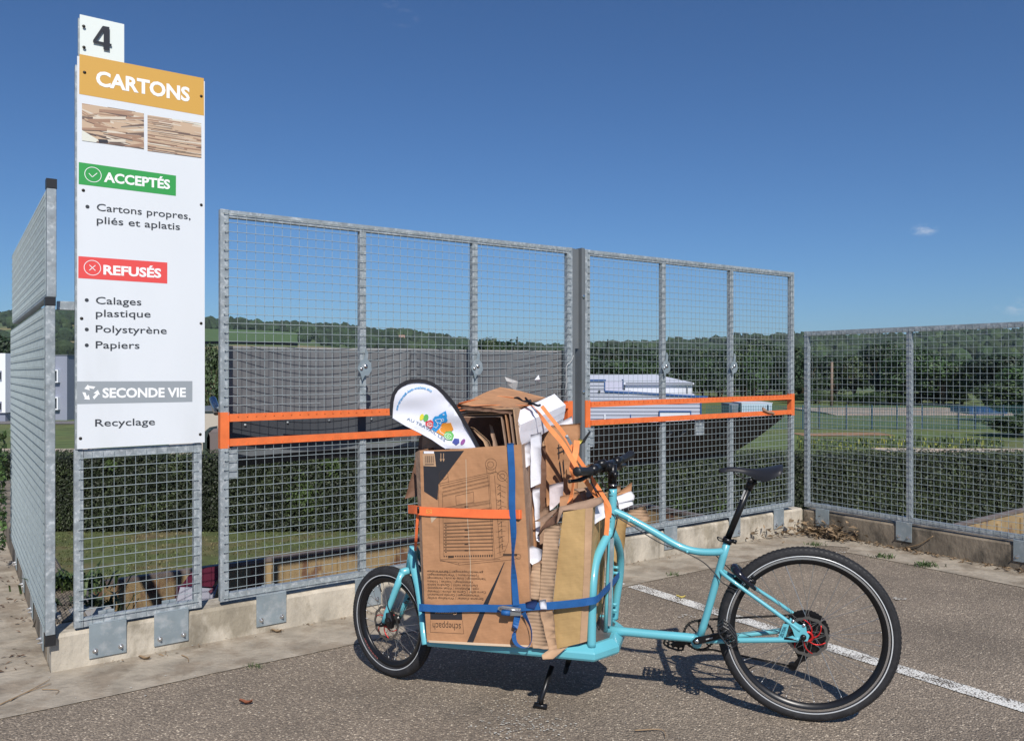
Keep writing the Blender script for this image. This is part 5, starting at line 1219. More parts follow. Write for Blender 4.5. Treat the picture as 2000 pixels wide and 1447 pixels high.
# ---------------- crank, pedals
def crank(c, tip, thk=.011, off=0, name='crank_arm'):
    mb = MB(); d = (tip - c).normalized(); u = d.cross(M_); 
    mb.prism([c - d * .016 + u * .010, c - d * .018 - u * .006, c + u * -.015, tip - u * .011, tip + d * .012 - u * .006, tip + d * .012 + u * .006, tip + u * .011, c + u * .015], -M_ * thk)
    o = mb.build(name, BLACKM, bike, bevel=.002); return o
cn = bp(1361, 1252, .055); tn = bp(1421, 1237.5, .068)
ca = crank(cn, tn)
mb = MB(); mb.prism([mid(cn, tn, t) + M_ * .006 + Z * z for t, z in ((.30, -.002), (.52, -.002), (.52, .004), (.30, .004))], M_ * .0006)
mb.build('printed_mark', mat('grey_print', (.35, .35, .35), .5), ca)
mb = MB(); mb.lathe(cn + M_ * .001, M_, [(0, .003), (.008, .003), (.009, 0)], 14); mb.build('crank_bolt', SILVER, ca)
cf = bp(1366, 1247, -.058); tf = bp(1316, 1259, -.07); crank(cf, tf)
def pedal(c, sg, tilt, lab):
    """platform pedal: two openwork side plates, cage bars, pins and axle body"""
    mb = MB(); ax = M_ * sg; x = (E * math.cos(tilt) + Z * math.sin(tilt)); z = x.cross(M_).normalized(); w, l = .043, .092
    o = c + ax * .010
    for k in (0.02, .5, .98):
        q0 = o + ax * l * k; P_ = [q0 + x * (w * a_) + z * b_ for a_, b_ in ((-1, -.012), (-.5, -.021), (.5, -.021), (1, -.012), (1, .012), (.5, .021), (-.5, .021), (-1, .012))]
        mb.tube(P_, .0042, 6, closed=True, smooth=False)
        for a_ in (-.55, 0, .55): mb.tube([q0 + x * (w * a_) - z * .02, q0 + x * (w * a_) + z * .02], .0036, 5)
    for a_, b_ in ((-1, -.012), (-1, .012), (1, -.012), (1, .012), (-.5, .021), (.5, .021), (-.5, -.021), (.5, -.021)): mb.tube([o + x * (w * a_) + z * b_, o + x * (w * a_) + z * b_ + ax * l], .0036, 5)
    mb.tube([c, o + ax * l], .0085, 8)
    for a_ in (-.9, .9):
        for k in (.1, .9): mb.tube([o + x * w * a_ + ax * l * k - z * .026, o + x * w * a_ + ax * l * k + z * .026], .0016, 5)
    mb.build('pedal', BLACKP, bike)
pedal(tn + Z * .020, 1, -.9, ''); pedal(tf, -1, -.25, '')
# ---------------- seat
sp_ = MB(); sp_.tube([bp(1421, 1052), bp(1463, 950)], .0136, 16); sp_.tube([bp(1461, 956), bp(1466, 944), bp(1472, 938)], [.015, .017, .014], 12)
post = sp_.build('seatpost', BLACKM, bike)
mb = MB(); p, q = bp(1448, 975, .0142), bp(1455, 957, .0142); u = (q - p).normalized().cross(M_) * .0035; mb.poly([p - u, q - u, q + u, p + u]); mb.build('printed_mark', mat('grey_print', (.35, .35, .35), .5), post)
mb = MB(); c = bp(1421, 1055); ax = (bp(1463, 950) - bp(1421, 1052)).normalized(); mb.lathe(c, ax, [(.0165, -.010), (.0205, -.010), (.0205, .010), (.0165, .010)], 20); mb.tube([c + E * .018, c + E * .036 - Z * .006], .009, 8); mb.tube(smooth_path([c - E * .018 + Z * .004, c - E * .040 + Z * .012, c - E * .036 - Z * .0, c - E * .015 - Z * .006], 5), .003, 6); mb.build('seat_clamp', BLACKM, bike)
# saddle: lofted cross-sections from tail (a=0) to nose (a=1)
tail = bp(1529, 909, 0); nose = bp(1405, 914.5, 0)
mb = MB(); NS = 22; NC = 16; vs = []
for i in range(NS):
    f = i / (NS - 1); c = tail.lerp(nose, f)
    wd = (.068 * (1 - sm((f - .12) / .50)) + .021) * min(1, (f / .05 + .35)) * (1 if f < .93 else max(.35, 1 - (f - .93) * 8))
    top = .004 - .012 * math.sin(math.pi * min(1, f * 1.25)) ** 1.5 + (.0 if f < .85 else -.04 * (f - .85))
    dp = .030 * math.exp(-((f - .30) / .22) ** 2) + .016 * (1 - f * .2)
    for j in range(NC + 1):
        a = math.pi * j / NC; x = math.cos(a); y = abs(math.sin(a)) ** .55
        vs.append(c + M_ * (wd * x) + Z * (top - dp * (1 - y) - .004 * x * x))
fs = [(i * (NC + 1) + j, (i + 1) * (NC + 1) + j, (i + 1) * (NC + 1) + j + 1, i * (NC + 1) + j + 1) for i in range(NS - 1) for j in range(NC)]
fs += [tuple(range(NC + 1)), tuple((NS - 1) * (NC + 1) + j for j in range(NC + 1))[::-1]]
mb.add(vs, fs, True); bo = [v - Z * .006 for v in vs]
for i in range(NS - 1): mb.poly([vs[i * (NC + 1)], vs[i * (NC + 1) + NC], vs[(i + 1) * (NC + 1) + NC], vs[(i + 1) * (NC + 1)]])
sad = mb.build('saddle', mat('saddle_black', (.018, .018, .022), .5), bike)
mb = MB()
for sg in (-1, 1):
    mb.tube(smooth_path([bp(1512, 921, .03 * sg), bp(1497, 934, .026 * sg), bp(1470, 937, .022 * sg), bp(1448, 932, .018 * sg), bp(1432, 922, .012 * sg)], 5), .0036, 8)
mb.tube([bp(1466, 938, .03), bp(1466, 938, -.03)], .012, 10); mb.tube([bp(1474, 942, .02), bp(1474, 942, -.02)], .010, 10); mb.build('saddle_rails', BLACKM, sad)
# ---------------- ring lock and rear brake
lk = MB(); c = bp(1438, 1112, 0); d = (WR - c).normalized(); tg = d.cross(M_)
ringp = []
for i in range(17):
    a = math.pi * (.03 + .94 * i / 16); ringp.append(c + d * .03 - M_ * (.045 * math.cos(a)) - tg * 0 + (-d) * 0 + tg * -(.0) + (-d) * (.040 * math.sin(a)) )
lk.tube([ringp[0] + d * .075] + ringp + [ringp[-1] + d * .075], [.007] + [.014 + .004 * math.sin(math.pi * i / 16) for i in range(17)] + [.007], 10)
lk.build('ring_lock', mat('gloss_black_plastic', (.012, .012, .02), .18), bike)
mb = MB()
for sg in (1, -1):
    mb.tube([bp(1450, 1128, .034 * sg), bp(1466, 1134, .04 * sg), bp(1476, 1136, .036 * sg)], .008, 8); mb.tube([bp(1458, 1147, .045 * sg), bp(1464, 1132, .044 * sg)], .007, 8)
mb.tube([bp(1470, 1126, .03), bp(1472, 1130, -.04)], .006, 8); mb.build('rear_brake', BLACKM, bike)
# cables under the top tube
mb = MB()
mb.tube(spath([(1196, 975, .0), (1188, 955, .03), (1160, 925, .12), (1154, 935, .14), (1163, 960, .09), (1180, 990, .03), (1200, 1006, .02), (1240, 1030, .018), (1290, 1060, .018), (1330, 1075, .018), (1370, 1095, .018), (1395, 1118, .018), (1412, 1138, .03), (1440, 1152, .048)], 7), .0024, 6)
mb.tube(spath([(1186, 925, -.02), (1176, 945, .0), (1200, 968, -.03), (1207, 985, -.02), (1206, 1010, .02), (1198, 1045, .03), (1187, 1060, .03), (1185, 1120, .02), (1177, 1190, .01), (1170, 1230, .0)], 6), .0024, 6)
mb.tube(spath([(1394, 1080, -.01), (1404, 1090, -.018), (1420, 1106, -.018), (1432, 1118, -.02)], 5), .0024, 6)
mb.build('cables', BLACKP, bike)
mb = MB()
for x, y in ((1228, 1019), (1342, 1080), (1432, 1145), (1187, 1100)): p = bp(x, y, .012); mb.tube([p, p + Z * .012], .006, 8)
mb.build('cable_guides', TURQ, bike)
# ---------------- stem and handlebar
hb = MB(); hb.tube([bp(1196.5, 953), bp(1196, 943)], .0195, 18); hb.tube([bp(1196, 943), bp(1196, 906)], .0195, 16)
for y in (930, 921): hb.lathe(bp(1196, y), Z, [(.0195, -.009), (.0245, -.008), (.0245, .008), (.0195, .009)], 18)
hb.lathe(bp(1196, 908), Z, [(0, .005), (.014, .004), (.0165, 0)], 16)
hb.tube([bp(1198, 912), bp(1186, 911), bp(1176, 911)], [.024, .022, .028], 12); hb.tube([bp(1180, 912, .045), bp(1183, 908, -.045)], .021, 12); hb.tube([bp(1200, 922, .03), bp(1202, 932, .03)], .014, 8)
stem = hb.build('stem', BLACKM, bike)
mb = MB(); mb.tube([bp(1196.5, 947.5), bp(1196.5, 946.3)], .0199, 18); mb.build('spacer', SILVER, stem)
G1, G2 = bp(1126, 921, .335), bp(1152, 920, .235); G3, G4 = bp(1212, 899, -.215), bp(1233, 887, -.335)
mb = MB(); mb.tube(smooth_path([G2, bp(1165, 917, .12), bp(1178, 911, .02), bp(1190, 906, -.06), G3], 6), [.0135] * 4 + [.0158] * 17 + [.0135] * 4, 12)
bar = mb.build('handlebar', BLACKM, bike)
for a, b in ((G2, G1), (G3, G4)):
    mb = MB(); d = (b - a).normalized(); Lg = (b - a).length
    mb.tube([a + d * (Lg * t) for t in (0, .03, .06, .5, .9, .96, 1.)], [.0190, .0190, .0165, .0180, .0185, .0200, .0180], 14); mb.build('grip', BLACKP, bar)
for g, sg, tip, m1 in ((G2, 1, bp(1111, 940, .30), bp(1146, 930, .235)), (G3, -1, bp(1221, 908, -.30), bp(1206, 906, -.18))):
    mb = MB(); mb.tube([g - (g - m1) * .0 + Z * .002, m1], .018, 8); mb.tube([g.lerp(bp(1186, 908, 0), .12), g.lerp(bp(1186, 908, 0), .40)], .0215, 12); mb.tube(smooth_path([m1, m1.lerp(tip, .4) - Z * .006, tip], 5), [.0095] * 6 + [.0075] * 4 + [.0085], 8); mb.build('brake_lever', BLACKM, bar)
mb = MB(); p = bp(1170, 909, .07); mb.tube([p - E * .018, p + E * .03 + Z * .012], .018, 10); mb.tube([p + M_ * .05 - Z * .012, p - M_ * .02 - Z * .016], .013, 8); mb.tube([bp(1198, 903, -.12), bp(1209, 912, -.18)], .017, 8); mb.tube([bp(1204, 898, -.14), bp(1212, 898, -.2)], .016, 8); bl = mb.build('shifter', BLACKM, bar)
mb = MB()
for x, y in ((1173, 909), (1178, 907.5), (1184, 906)): mb.lathe(bp(x, y, .06), Z, [(0, .006), (.005, .004), (.006, 0)], 10)
mb.build('clamp_bolts', SILVER, bl)
mb = MB(); 
for x, y in ((1549, 1213), (1570, 1221)): mb.lathe(bp(x, y, .069), M_, [(0, .003), (.006, .003), (.0075, 0)], 12)
mb.build('dropout_bolts', SILVER, bike)
mb = MB(); mb.lathe(bp(1569, 1244, .069), M_, [(0, .010), (.006, .010), (.011, .006), (.012, 0)], 14); mb.tube([bp(1532, 1246, .07), bp(1566, 1251, .07)], .005, 8); mb.build('axle_end', BLACKM, bike)
mb = MB(); a, b = bp(1526, 1243, .0695), bp(1534, 1223, .0695)
ux = (b - a); uy = ux.cross(M_).normalized()
text_on(mb, 'ZLTSA', lambda x, y: a + ux * x + uy * (-.012 * y + .006), .02); mb.build('lettering', mat('dark_teal_line', (.03, .12, .16), .5), bike)

# ================================================================== THE LOAD
import mathutils
from mathutils.geometry import delaunay_2d_cdt
def fill2d(poly, step=45):
    xs = [p[0] for p in poly]; ys = [p[1] for p in poly]; pts = [mathutils.Vector(p) for p in poly]; n = len(pts); edges = [(i, (i + 1) % n) for i in range(n)]
    x = min(xs) + step * .37
    while x < max(xs):
        y = min(ys) + step * .41
        while y < max(ys):
            c = False; j = n - 1
            for i in range(n):
                if (poly[i][1] > y) != (poly[j][1] > y) and x < (poly[j][0] - poly[i][0]) * (y - poly[i][1]) / (poly[j][1] - poly[i][1]) + poly[i][0]: c = not c
                j = i
            if c: pts.append(mathutils.Vector((x, y)))
            y += step
        x += step
    r = delaunay_2d_cdt(pts, edges, [list(range(n))], 1, 1e-6); return r[0], r[2]
slabn = [0]
def slab(name, label, pts, m, t=.0045, cat='cardboard', group=None, parent=None):
    """sheet of board with slightly wavy surface and frayed outline"""
    P = [bpt(p) for p in pts]; n = V((0, 0, 0))
    for i in range(len(P)): a, b = P[i], P[(i + 1) % len(P)]; n += a.cross(b)
    n.normalize()
    if n.dot(V((0, 1, 0))) < 0: n = -n
    c = sum(P, V((0, 0, 0))) / len(P); u = (P[1] - P[0]); u = (u - n * u.dot(n)).normalized(); w = n.cross(u); rj = random.Random(slabn[0]); slabn[0] += 1
    q = []; ds = []
    for i in range(len(P)):
        A, B = P[i], P[(i + 1) % len(P)]; k = max(1, int((B - A).length / .022))
        for j in range(k):
            p = A.lerp(B, j / k); d = p - c; jt = .0018 if j else 0.
            q.append((d.dot(u) + rj.uniform(-jt, jt), d.dot(w) + rj.uniform(-jt, jt)))
    size = max((p - c).length for p in P); amp = min(.012, size * .05); sd = slabn[0] * 3.7
    vv, ff = fill2d(q, .035)
    def lift(x, y):     # non-planar corners: distance weighted
        sw = 0; sl = 0
        for p in P:
            d = p - c; r = (d.dot(u) - x) ** 2 + (d.dot(w) - y) ** 2 + 1e-6; sw += 1 / r; sl += d.dot(n) / r
        return sl / sw
    F = [c + u * p.x + w * p.y + n * (lift(p.x, p.y) + amp * noise.noise(V((p.x * 7, p.y * 7, sd)))) for p in vv]
    N = len(F); mb = MB(); ff = [tuple(f) for f in ff]; mb.add(F + [p + n * t for p in F], ff + [tuple(N + i for i in f[::-1]) for f in ff], True)
    cnt = {}
    for f in ff:
        for i in range(len(f)): e = (f[i], f[(i + 1) % len(f)]); cnt[tuple(sorted(e))] = cnt.get(tuple(sorted(e)), 0) + 1
    base = len(mb.v) - 2 * N
    for (i, j), k in cnt.items():
        if k == 1: mb.f.append((base + i, base + j, base + N + j, base + N + i)); mb.sm.append(False); mb.mi.append(0)
    return mb.build(name, m, parent, label=label, cat=cat, group=group)
# ---- the big printed box
NB, FB = .262, -.13
bx = empty('printed_carton', bp(935, 1255, .1), 'large open brown carton printed with an upside-down tool cabinet, upright on the cargo deck', 'cardboard box')
TL, TR_, BR_, BL = (820, 880), (1017, 868), (1040, 1263), (834, 1253)
fp = [TL, (880, 878), (940, 873), TR_, (1023, 950), (1031, 1080), (1035, 1180), BR_, (985, 1262), (920, 1257), BL, (829, 1180), (825, 1060), (822, 960)]
cf_ = sum((bp(x, y, NB) for x, y in (TL, TR_, BR_, BL)), V((0, 0, 0))) / 4
mb = MB(); mb.prism([bp(x, y, NB) for x, y in fp], -M_ * .0045); front = mb.build('front_panel', K1, bx)
dv = -M_ * (NB - FB)
def side(name, a, b, m, inset=-.0047):
    A, B = bp(*a, NB) - M_ * .0048, bp(*b, NB) - M_ * .0048; mb = MB(); mb.prism([A, B, B + dv, A + dv], E * (.0045 if a[0] > 900 else -.0045) ); return mb.build(name, m, bx)
side('side_panel', (1017, 869), (1039, 1262), K4); side('side_panel', (821, 880), (835, 1252), K1)
mb = MB(); mb.prism([bp(x, y, NB) + dv for x, y in ((822, 881), (1015, 869), (1038, 1250), (836, 1250))], -M_ * .0045); mb.build('back_panel', K1, bx)
mb = MB(); mb.prism([bp(811, 884, NB - .03), bp(820, 879, NB), bp(823, 960, NB), bp(829, 1180, NB), bp(826, 1182, NB - .02), bp(817, 980, NB - .03)], -M_ * .004 - E * .002); mb.build('torn_corner', K4, bx)
mb = MB(); mb.prism([bp(836, 1250, NB + .002), bp(1036, 1260, NB + .002), bp(1034, 1264, NB + .008), bp(985, 1263, NB + .004), bp(930, 1259.5, NB + .008), bp(838, 1254, NB + .004)], -M_ * .003); mb.build('crushed_bottom_edge', mat('kraft_torn', (.50, .38, .27), .9), bx)
# print on the front panel
def pp(px, py, l=.0006): return bp(px, py, NB + l)
LS = 3.6179
def z2(x, y): return (800 + x / LS, 880 + y / LS)
def ppoly(mb, pts, l=.0006): mb.poly([pp(*z2(x, y), l) for x, y in pts])
def pline(mb, x0, y0, x1, y1, w=2.0, l=.0008):
    a, b = z2(x0, y0), z2(x1, y1); dx, dy = b[0] - a[0], b[1] - a[1]; L_ = math.hypot(dx, dy) or 1; nx, ny = -dy / L_ * w / LS / 2, dx / L_ * w / LS / 2
    mb.poly([pp(a[0] - nx, a[1] - ny, l), pp(b[0] - nx, b[1] - ny, l), pp(b[0] + nx, b[1] + ny, l), pp(a[0] + nx, a[1] + ny, l)])
mb = MB(); ppoly(mb, ((95, 6), (385, 0), (240, 195), (205, 235), (197, 350), (102, 288))); mb.build('printed_corner', INKB, front); mb = MB()
ppoly(mb, ((668, 785), (672, 788), (448, 1357), (403, 1357), (520, 1085), (600, 930))); mb.build('printed_slash', INKB, front); mb = MB(); ppoly(mb, ((145, 1135), (370, 1135), (372, 1194), (146, 1192))); mb.build('printed_block', INKB, front)
mb = MB(); ppoly(mb, ((92, 22), (176, 20), (187, 112), (95, 108)), .0010); mb.build('label_patch', K2, front)
mb = MB(); ppoly(mb, ((100, 3), (172, 4), (172, 20), (100, 20)), .0012)
mb.build('white_label', WPAP, front)
mb = MB()
for i in range(17): 
    if i % 4 != 2: ppoly(mb, ((108 + i * 3.8, 36), (108 + i * 3.8 + (2.4 if i % 3 else 1.4), 36), (108 + i * 3.8 + (2.4 if i % 3 else 1.4), 86), (108 + i * 3.8, 86)), .0014)
ppoly(mb, ((108, 94), (172, 94), (172, 100), (108, 100)), .0014); mb.build('barcode', INKB, front)
mb = MB()
for x in (221, 240): ppoly(mb, ((x - 2.4, 18), (x + 2.4, 18), (x + 2.4, 62), (x - 2.4, 62)), .0012); ppoly(mb, ((x - 8, 58), (x + 8, 58), (x, 80)), .0012)
mb.build('arrow_marks', K2, front)
mb = MB()
def L(*p, w=2.0):
    for (a, b), (c, d) in zip(p, p[1:]): pline(mb, a, b, c, d, w)
L((203, 235), (560, 158), (602, 762), (215, 768), (203, 235)); L((215, 248), (552, 172), (590, 745)); L((232, 300), (242, 742)); L((560, 158), (612, 150), (690, 222), (700, 640), (660, 745), (602, 762)); L((600, 175), (640, 740), w=2.4); L((612, 150), (606, 150), (566, 165))
L((213, 770), (350, 806), (735, 768), (780, 752)); L((215, 778), (350, 790), (640, 765)); L((345, 792), (345, 806))
for i, (y0, y1) in enumerate(((262, 185), (290, 212), (318, 240), (405, 350), (420, 366), (458, 402))):
    L((232, y0), (556 + i * 4, y1)); L((232, y0 + 7), (556 + i * 4, y1 + 7), w=1.2)
for i in range(9):
    y = 510 + i * 24; L((242, y), (590, y - 16 + i * 1.6)); L((242, y + 5), (590, y - 11 + i * 1.6), w=3.0)
    L((250, y + 14), (262, y + 14), w=5)
for y in (395, 560, 606, 660, 704): pline(mb, 388, y, 414, y, 10)
L((326, 318), (450, 290), (454, 362), (330, 384), (326, 318))
for (cx, cy, r) in ((240, 172, 32), (240, 172, 14), (575, 95, 40), (572, 98, 22), (655, 178, 36), (655, 180, 18), (768, 748, 18)):
    P_ = [(cx + r * math.cos(t * .45), cy + r * math.sin(t * .45)) for t in range(15)]; L(*P_, w=2.2)
L((212, 190), (215, 250)); L((272, 180), (275, 225)); L((540, 110), (548, 160)); L((612, 100), (606, 150)); L((690, 190), (692, 222))
for i in range(9): L((618 + i * 2, 260 + i * 52), (640 + i * 2, 240 + i * 52), (640 + i * 2, 280 + i * 52), w=3.5)
for i in range(14): L((610 + (i % 3) * 9, 230 + i * 38), (684 - (i % 4) * 6, 262 + i * 34), w=1.6)
L((180, 320), (203, 265)); L((180, 320), (203, 338))
for i in range(22): pline(mb, 245 + i * 16, 750, 245 + i * 16, 742 - i * .4, 9)
pline(mb, 660, 735, 760, 735, 16); pline(mb, 272, 750, 312, 748, 16)
L((146, 1196), (146, 1280), (382, 1292), (374, 1197), w=2.2)
def btext(s, xr, yb, xl, yb2, cap, bold=0.):     # upside-down line: reads from right to left; xr = start, xl = end (zoomed units)
    a = pp(*z2(xr, yb), .0009); b = pp(*z2(xl, yb2), .0009); text_on(mb, s, lambda x, y: a + (b - a) * x - Z * (y * cap), bold)
lines = ["Servante d'atelier | Workshop trolley", 'Werkstattwagen | Carrello portautensili', 'Carro taller | Carro de oficina | Dílenský', 'vozík | Műhelykocsi | Wózek warsztatowy', 'Darbnīcas ratiņi | Garažna kolica', 'Verkstadsvagn | Voziček | Töökäru', 'Værkstedsvogn | Dulap de scule | Verktøyvogn', 'Työkaluvaunu | Werkplaatswagen', 'gereedschapswagen | Servis arabası']
for i, s in enumerate(lines):
    y = 1040 - i * 23.5; xr = (522, 494, 540, 490, 480, 450, 538, 492, 520)[i]; btext(s, xr, y, 126, y - 8, .0098, .004)
for i in range(4): pline(mb, 120 + i * 2, 852, 312 - i * 30, 858, 1)
btext('scheppach', 362, 1222, 163, 1214, .0290, .0)
mb.build('printed_drawing', INKL, front)
mb = MB(); L((398, 60), (405, 420), (430, 800), (432, 1010), w=4.5); mb.build('crease_mark', mat('kraft_torn', (.50, .38, .27), .9), front)
mb = MB(); a = pp(*z2(335, 1137), .0012); b = pp(*z2(178, 1135), .0012); text_on(mb, 'Germany', lambda x, y: a + (b - a) * x - Z * (y * .0125), .02); mb.build('lettering', K2, front)
mb = MB(); ppoly(mb, ((147, 462), (200, 462), (155, 510)), .0010); mb.build('torn_patch', mat('kraft_torn', (.50, .38, .27), .9), front)
# folded cartons standing in it
G = 'folded brown cartons nested in the big printed box'
for i in range(4):
    x0, x1, y = 888 + 6 * i, 1004 - 8 * i, 798 + 5 * i; m = (K2, K4, K1, K4)[i]; near = .19 - .004 * i; far = -.20
    mb = MB(); A = [bp(x0, y, near), bp(x1, y - 1, near), bp(x1 + 10, 880, near), bp(x1 + 14, 960, near)]; Bk = [p - M_ * (near - far) for p in A]
    for j in range(3):
        nrm = (A[j + 1] - A[j]).cross(M_).normalized() * .0055
        mb.prism([A[j], A[j + 1], Bk[j + 1], Bk[j]], nrm if nrm.z < 0 or j else -nrm)
    mb.build('folded_carton', m, label=('outermost', 'second', 'third', 'innermost')[i] + ' of the bent brown cartons nested in the big box right of the flag', cat='cardboard')
slab('cardboard_sheet', 'torn light brown flap curling up inside the dark opening of the nested cartons', ((919, 834, .15), (926, 836, .15), (955, 862, .14), (962, 885, .14), (952, 885, .14), (944, 862, .14)), K2)
slab('cardboard_sheet', 'grey-brown sheet standing inside the nested cartons', ((955, 828, .10), (962, 832, .10), (975, 885, .12), (966, 885, .12)), K4)
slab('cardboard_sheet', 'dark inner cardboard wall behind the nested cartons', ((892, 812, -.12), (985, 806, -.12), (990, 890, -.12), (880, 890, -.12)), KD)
slab('cardboard_sheet', 'broad brown carton lid forming the peaked top of the load', ((896, 790, .20), (977, 755, -.20), (1066, 775, -.22), (1002, 801, .18)), K1)
slab('cardboard_sheet', 'thin dark edge of cardboard under the peaked lid', ((893, 790, .205), (950, 796, .205), (1002, 803, .185), (1000, 809, .185), (945, 803, .205), (905, 800, .205)), KD)
slab('cardboard_sheet', 'brown sheet end poking out behind the flag at the left of the box', ((826, 846, .10), (852, 842, .10), (876, 858, .10), (878, 888, .10), (822, 888, .10)), K4)
slab('cardboard_sheet', 'dark brown upright strip at the left rear of the big box', ((818, 856, .0), (832, 838, .0), (840, 888, .02), (815, 888, .02)), KD)
slab('carton_flap', 'dark brown flap hanging off the left side of the big box', ((812, 888, .12), (815, 968, .14), (790, 974, .16), (803, 932, .14)), KD)
# bundle of white folded cards
for i in range(9):
    d = i * .9; near = .15; far = -.24
    A = [bp(1001 + d * .3, 807 + d * 2.6, near + .0), bp(1014 + d * .2, 829 + d * 3.3, near), bp(1012 + d * .6, 852 + d * 3.0, near)]
    Bk = [bp(1082 + d * .25, 769 + d * 2.2, far), bp(1103 - d * .1, 790 + d * 2.6, far), bp(1102 - d * .3, 803 + d * 3.0, far)]
    if i: A[0] = A[0].lerp(A[1], .3); Bk[0] = Bk[0].lerp(Bk[1], .3)
    j = random.uniform(-.006, .006); A = [p + E * j for p in A]; Bk = [p + E * j * .5 for p in Bk]
    mb = MB()
    for k in range(2):
        nrm = (A[k + 1] - A[k]).cross(Bk[k] - A[k]).normalized() * .003
        if nrm.z > 0: nrm = -nrm
        mb.prism([A[k], A[k + 1], Bk[k + 1], Bk[k]], nrm)
    mb.build('folded_card', WPAP, label='uppermost white folded card of the bundle draped over the load' if i == 0 else 'white folded card in the layered bundle draped over the load', cat='cardboard', group=None if i == 0 else 'white folded cards in the bundle')
slab('cardboard_sheet', 'tall brown corrugated sheet at the back right of the load, with scrawls', ((1064, 833, -.12), (1134, 826, -.12), (1131, 905, -.12), (1127, 975, -.12), (1064, 990, -.12)), K1)
mb = MB(); P_ = [bp(x, y, -.12) for x, y in ((1055, 836), (1063, 833), (1063, 990), (1054, 1010), (1053, 950))]; mb.prism(P_, -M_ * .01); mb.build('cardboard_sheet', KC, label='corrugated edge strip just left of the tall brown sheet', cat='cardboard')
mb = MB()
for (x0, y0, x1, y1) in ((1091, 868, 1092, 895), (1088, 875, 1098, 872), (1089, 885, 1100, 880), (1097, 860, 1102, 885), (1093, 900, 1100, 950), (1100, 898, 1104, 945)):
    a, b = bp(x0, y0, -.115), bp(x1, y1, -.115); u = (b - a).normalized().cross(M_) * .0022; mb.poly([a - u, b - u, b + u, a + u])
mb.build('scribble', INKB, bpy.data.objects['carton_flap'])
bpy.data.objects.remove(bpy.data.objects['scribble'])
def addp(lab, pts, m, t=.0045, nm='cardboard_sheet', cat='cardboard'): return slab(nm, lab, pts, m, t, cat)
sh = [o for o in bpy.data.objects if o.get('label', '').startswith('tall brown corrugated')][0]
mb.build('pen_marks', INKB, sh)
addp('long white card hanging down in the middle of the load', ((1036, 849, .17), (1057, 844, .17), (1056, 944, .17), (1037, 952, .17)), WPAP)
addp('short white card tucked left of the long one', ((1020, 871, .215), (1036, 861, .215), (1035, 908, .215), (1024, 915, .215)), WPAP)
addp('shaded white card end showing below the long white card', ((1040, 954, .155), (1054, 952, .155), (1054, 1058, .155), (1048, 1055, .155)), WPAP)
addp('white card corner sticking up behind the bundle', ((1084, 830, -.16), (1117, 812, -.16), (1119, 828, -.16), (1090, 836, -.16)), WPAP)
addp('grey-brown sheet beside the big box right corner', ((1019, 872, .20), (1026, 905, .20), (1034, 1010, .20), (1040, 1100, .22), (1030, 1110, .22), (1024, 980, .22)), KD)
addp('narrow brown sheet leaning between box and white cards', ((1027, 915, .12), (1038, 905, .12), (1048, 1010, .14), (1047, 1092, .16), (1036, 1140, .18), (1030, 1010, .14)), K1)
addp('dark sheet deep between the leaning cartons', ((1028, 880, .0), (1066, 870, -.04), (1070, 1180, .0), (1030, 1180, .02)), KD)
addp('brown sheet standing behind the leaning ones', ((1052, 1000, .02), (1074, 985, .02), (1076, 1100, .05), (1046, 1120, .05)), K4)
addp('white framed card with pinkish face, tucked low in the middle', ((1072, 947, .04), (1100, 941, .04), (1100, 975, .04), (1074, 997, .04)), mat('pinkish_card', (.66, .58, .60), .7, var=.1, vscale=20))
addp('thin brown strip right of the pinkish card', ((1099, 935, .0), (1107, 915, .0), (1110, 978, .0), (1099, 985, .0)), K1)
addp('brown carton end behind the tan carton', ((1094, 969, .10), (1130, 961, .10), (1142, 985, .12), (1142, 1000, .12), (1093, 1004, .12)), K1)
addp('second brown carton end behind the tan carton', ((1131, 960, .04), (1143, 957, .04), (1150, 990, .05), (1140, 1000, .05)), K4)
addp('brown flap behind the handlebar grip', ((1124, 916, -.20), (1158, 904, -.20), (1150, 945, -.20), (1140, 962, -.20), (1126, 955, -.20)), K2)
addp('small white tip under the handlebar', ((1150, 950, -.16), (1157, 938, -.16), (1168, 962, -.16), (1160, 968, -.16)), WPAP)
addp('curled brown flap under the handlebar', ((1120, 955, .0), (1152, 952, -.05), (1166, 960, -.08), (1150, 972, -.02), (1136, 962, .0)), K4)
addp('brown ragged flap left of the stem', ((1143, 985, -.02), (1165, 968, -.06), (1186, 972, -.10), (1180, 985, -.05), (1160, 984, .0)), K2)
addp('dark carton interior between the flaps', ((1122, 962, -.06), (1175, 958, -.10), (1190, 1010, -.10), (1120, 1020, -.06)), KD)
# tan carton at the rear of the deck
tc_ = empty('tan_carton', bp(1110, 1262, .1), 'tall tan carton at the rear of the deck, front edge creased', 'cardboard box')
N2 = .236
mb = MB(); mb.prism([bp(x, y, N2) for x, y in ((1100, 1000), (1143, 993), (1140, 1120), (1132, 1256), (1087, 1267), (1080, 1180), (1087, 1110))], -M_ * .004); mb.build('front_panel', K3, tc_)
mb = MB(); mb.prism([bp(1143.3, 993, N2), bp(1158, 991, N2 - .012), bp(1152, 1150, N2 - .012), bp(1146, 1252, N2 - .012), bp(1132.3, 1256, N2), bp(1140.3, 1120, N2)], -M_ * .004); mb.build('crease_strip', K2, tc_)
A, B = bp(1158, 991, N2 - .013), bp(1146, 1252, N2 - .013); dv2 = -M_ * (.44)
mb = MB(); mb.prism([A, B, B + dv2, A + dv2], -E * .004); mb.build('side_panel', K3, tc_)
mb = MB(); mb.prism([p + dv2 for p in (A, B, bp(1090, 1260, N2), bp(1102, 1000, N2))], -M_ * .004); mb.build('back_panel', K2, tc_)
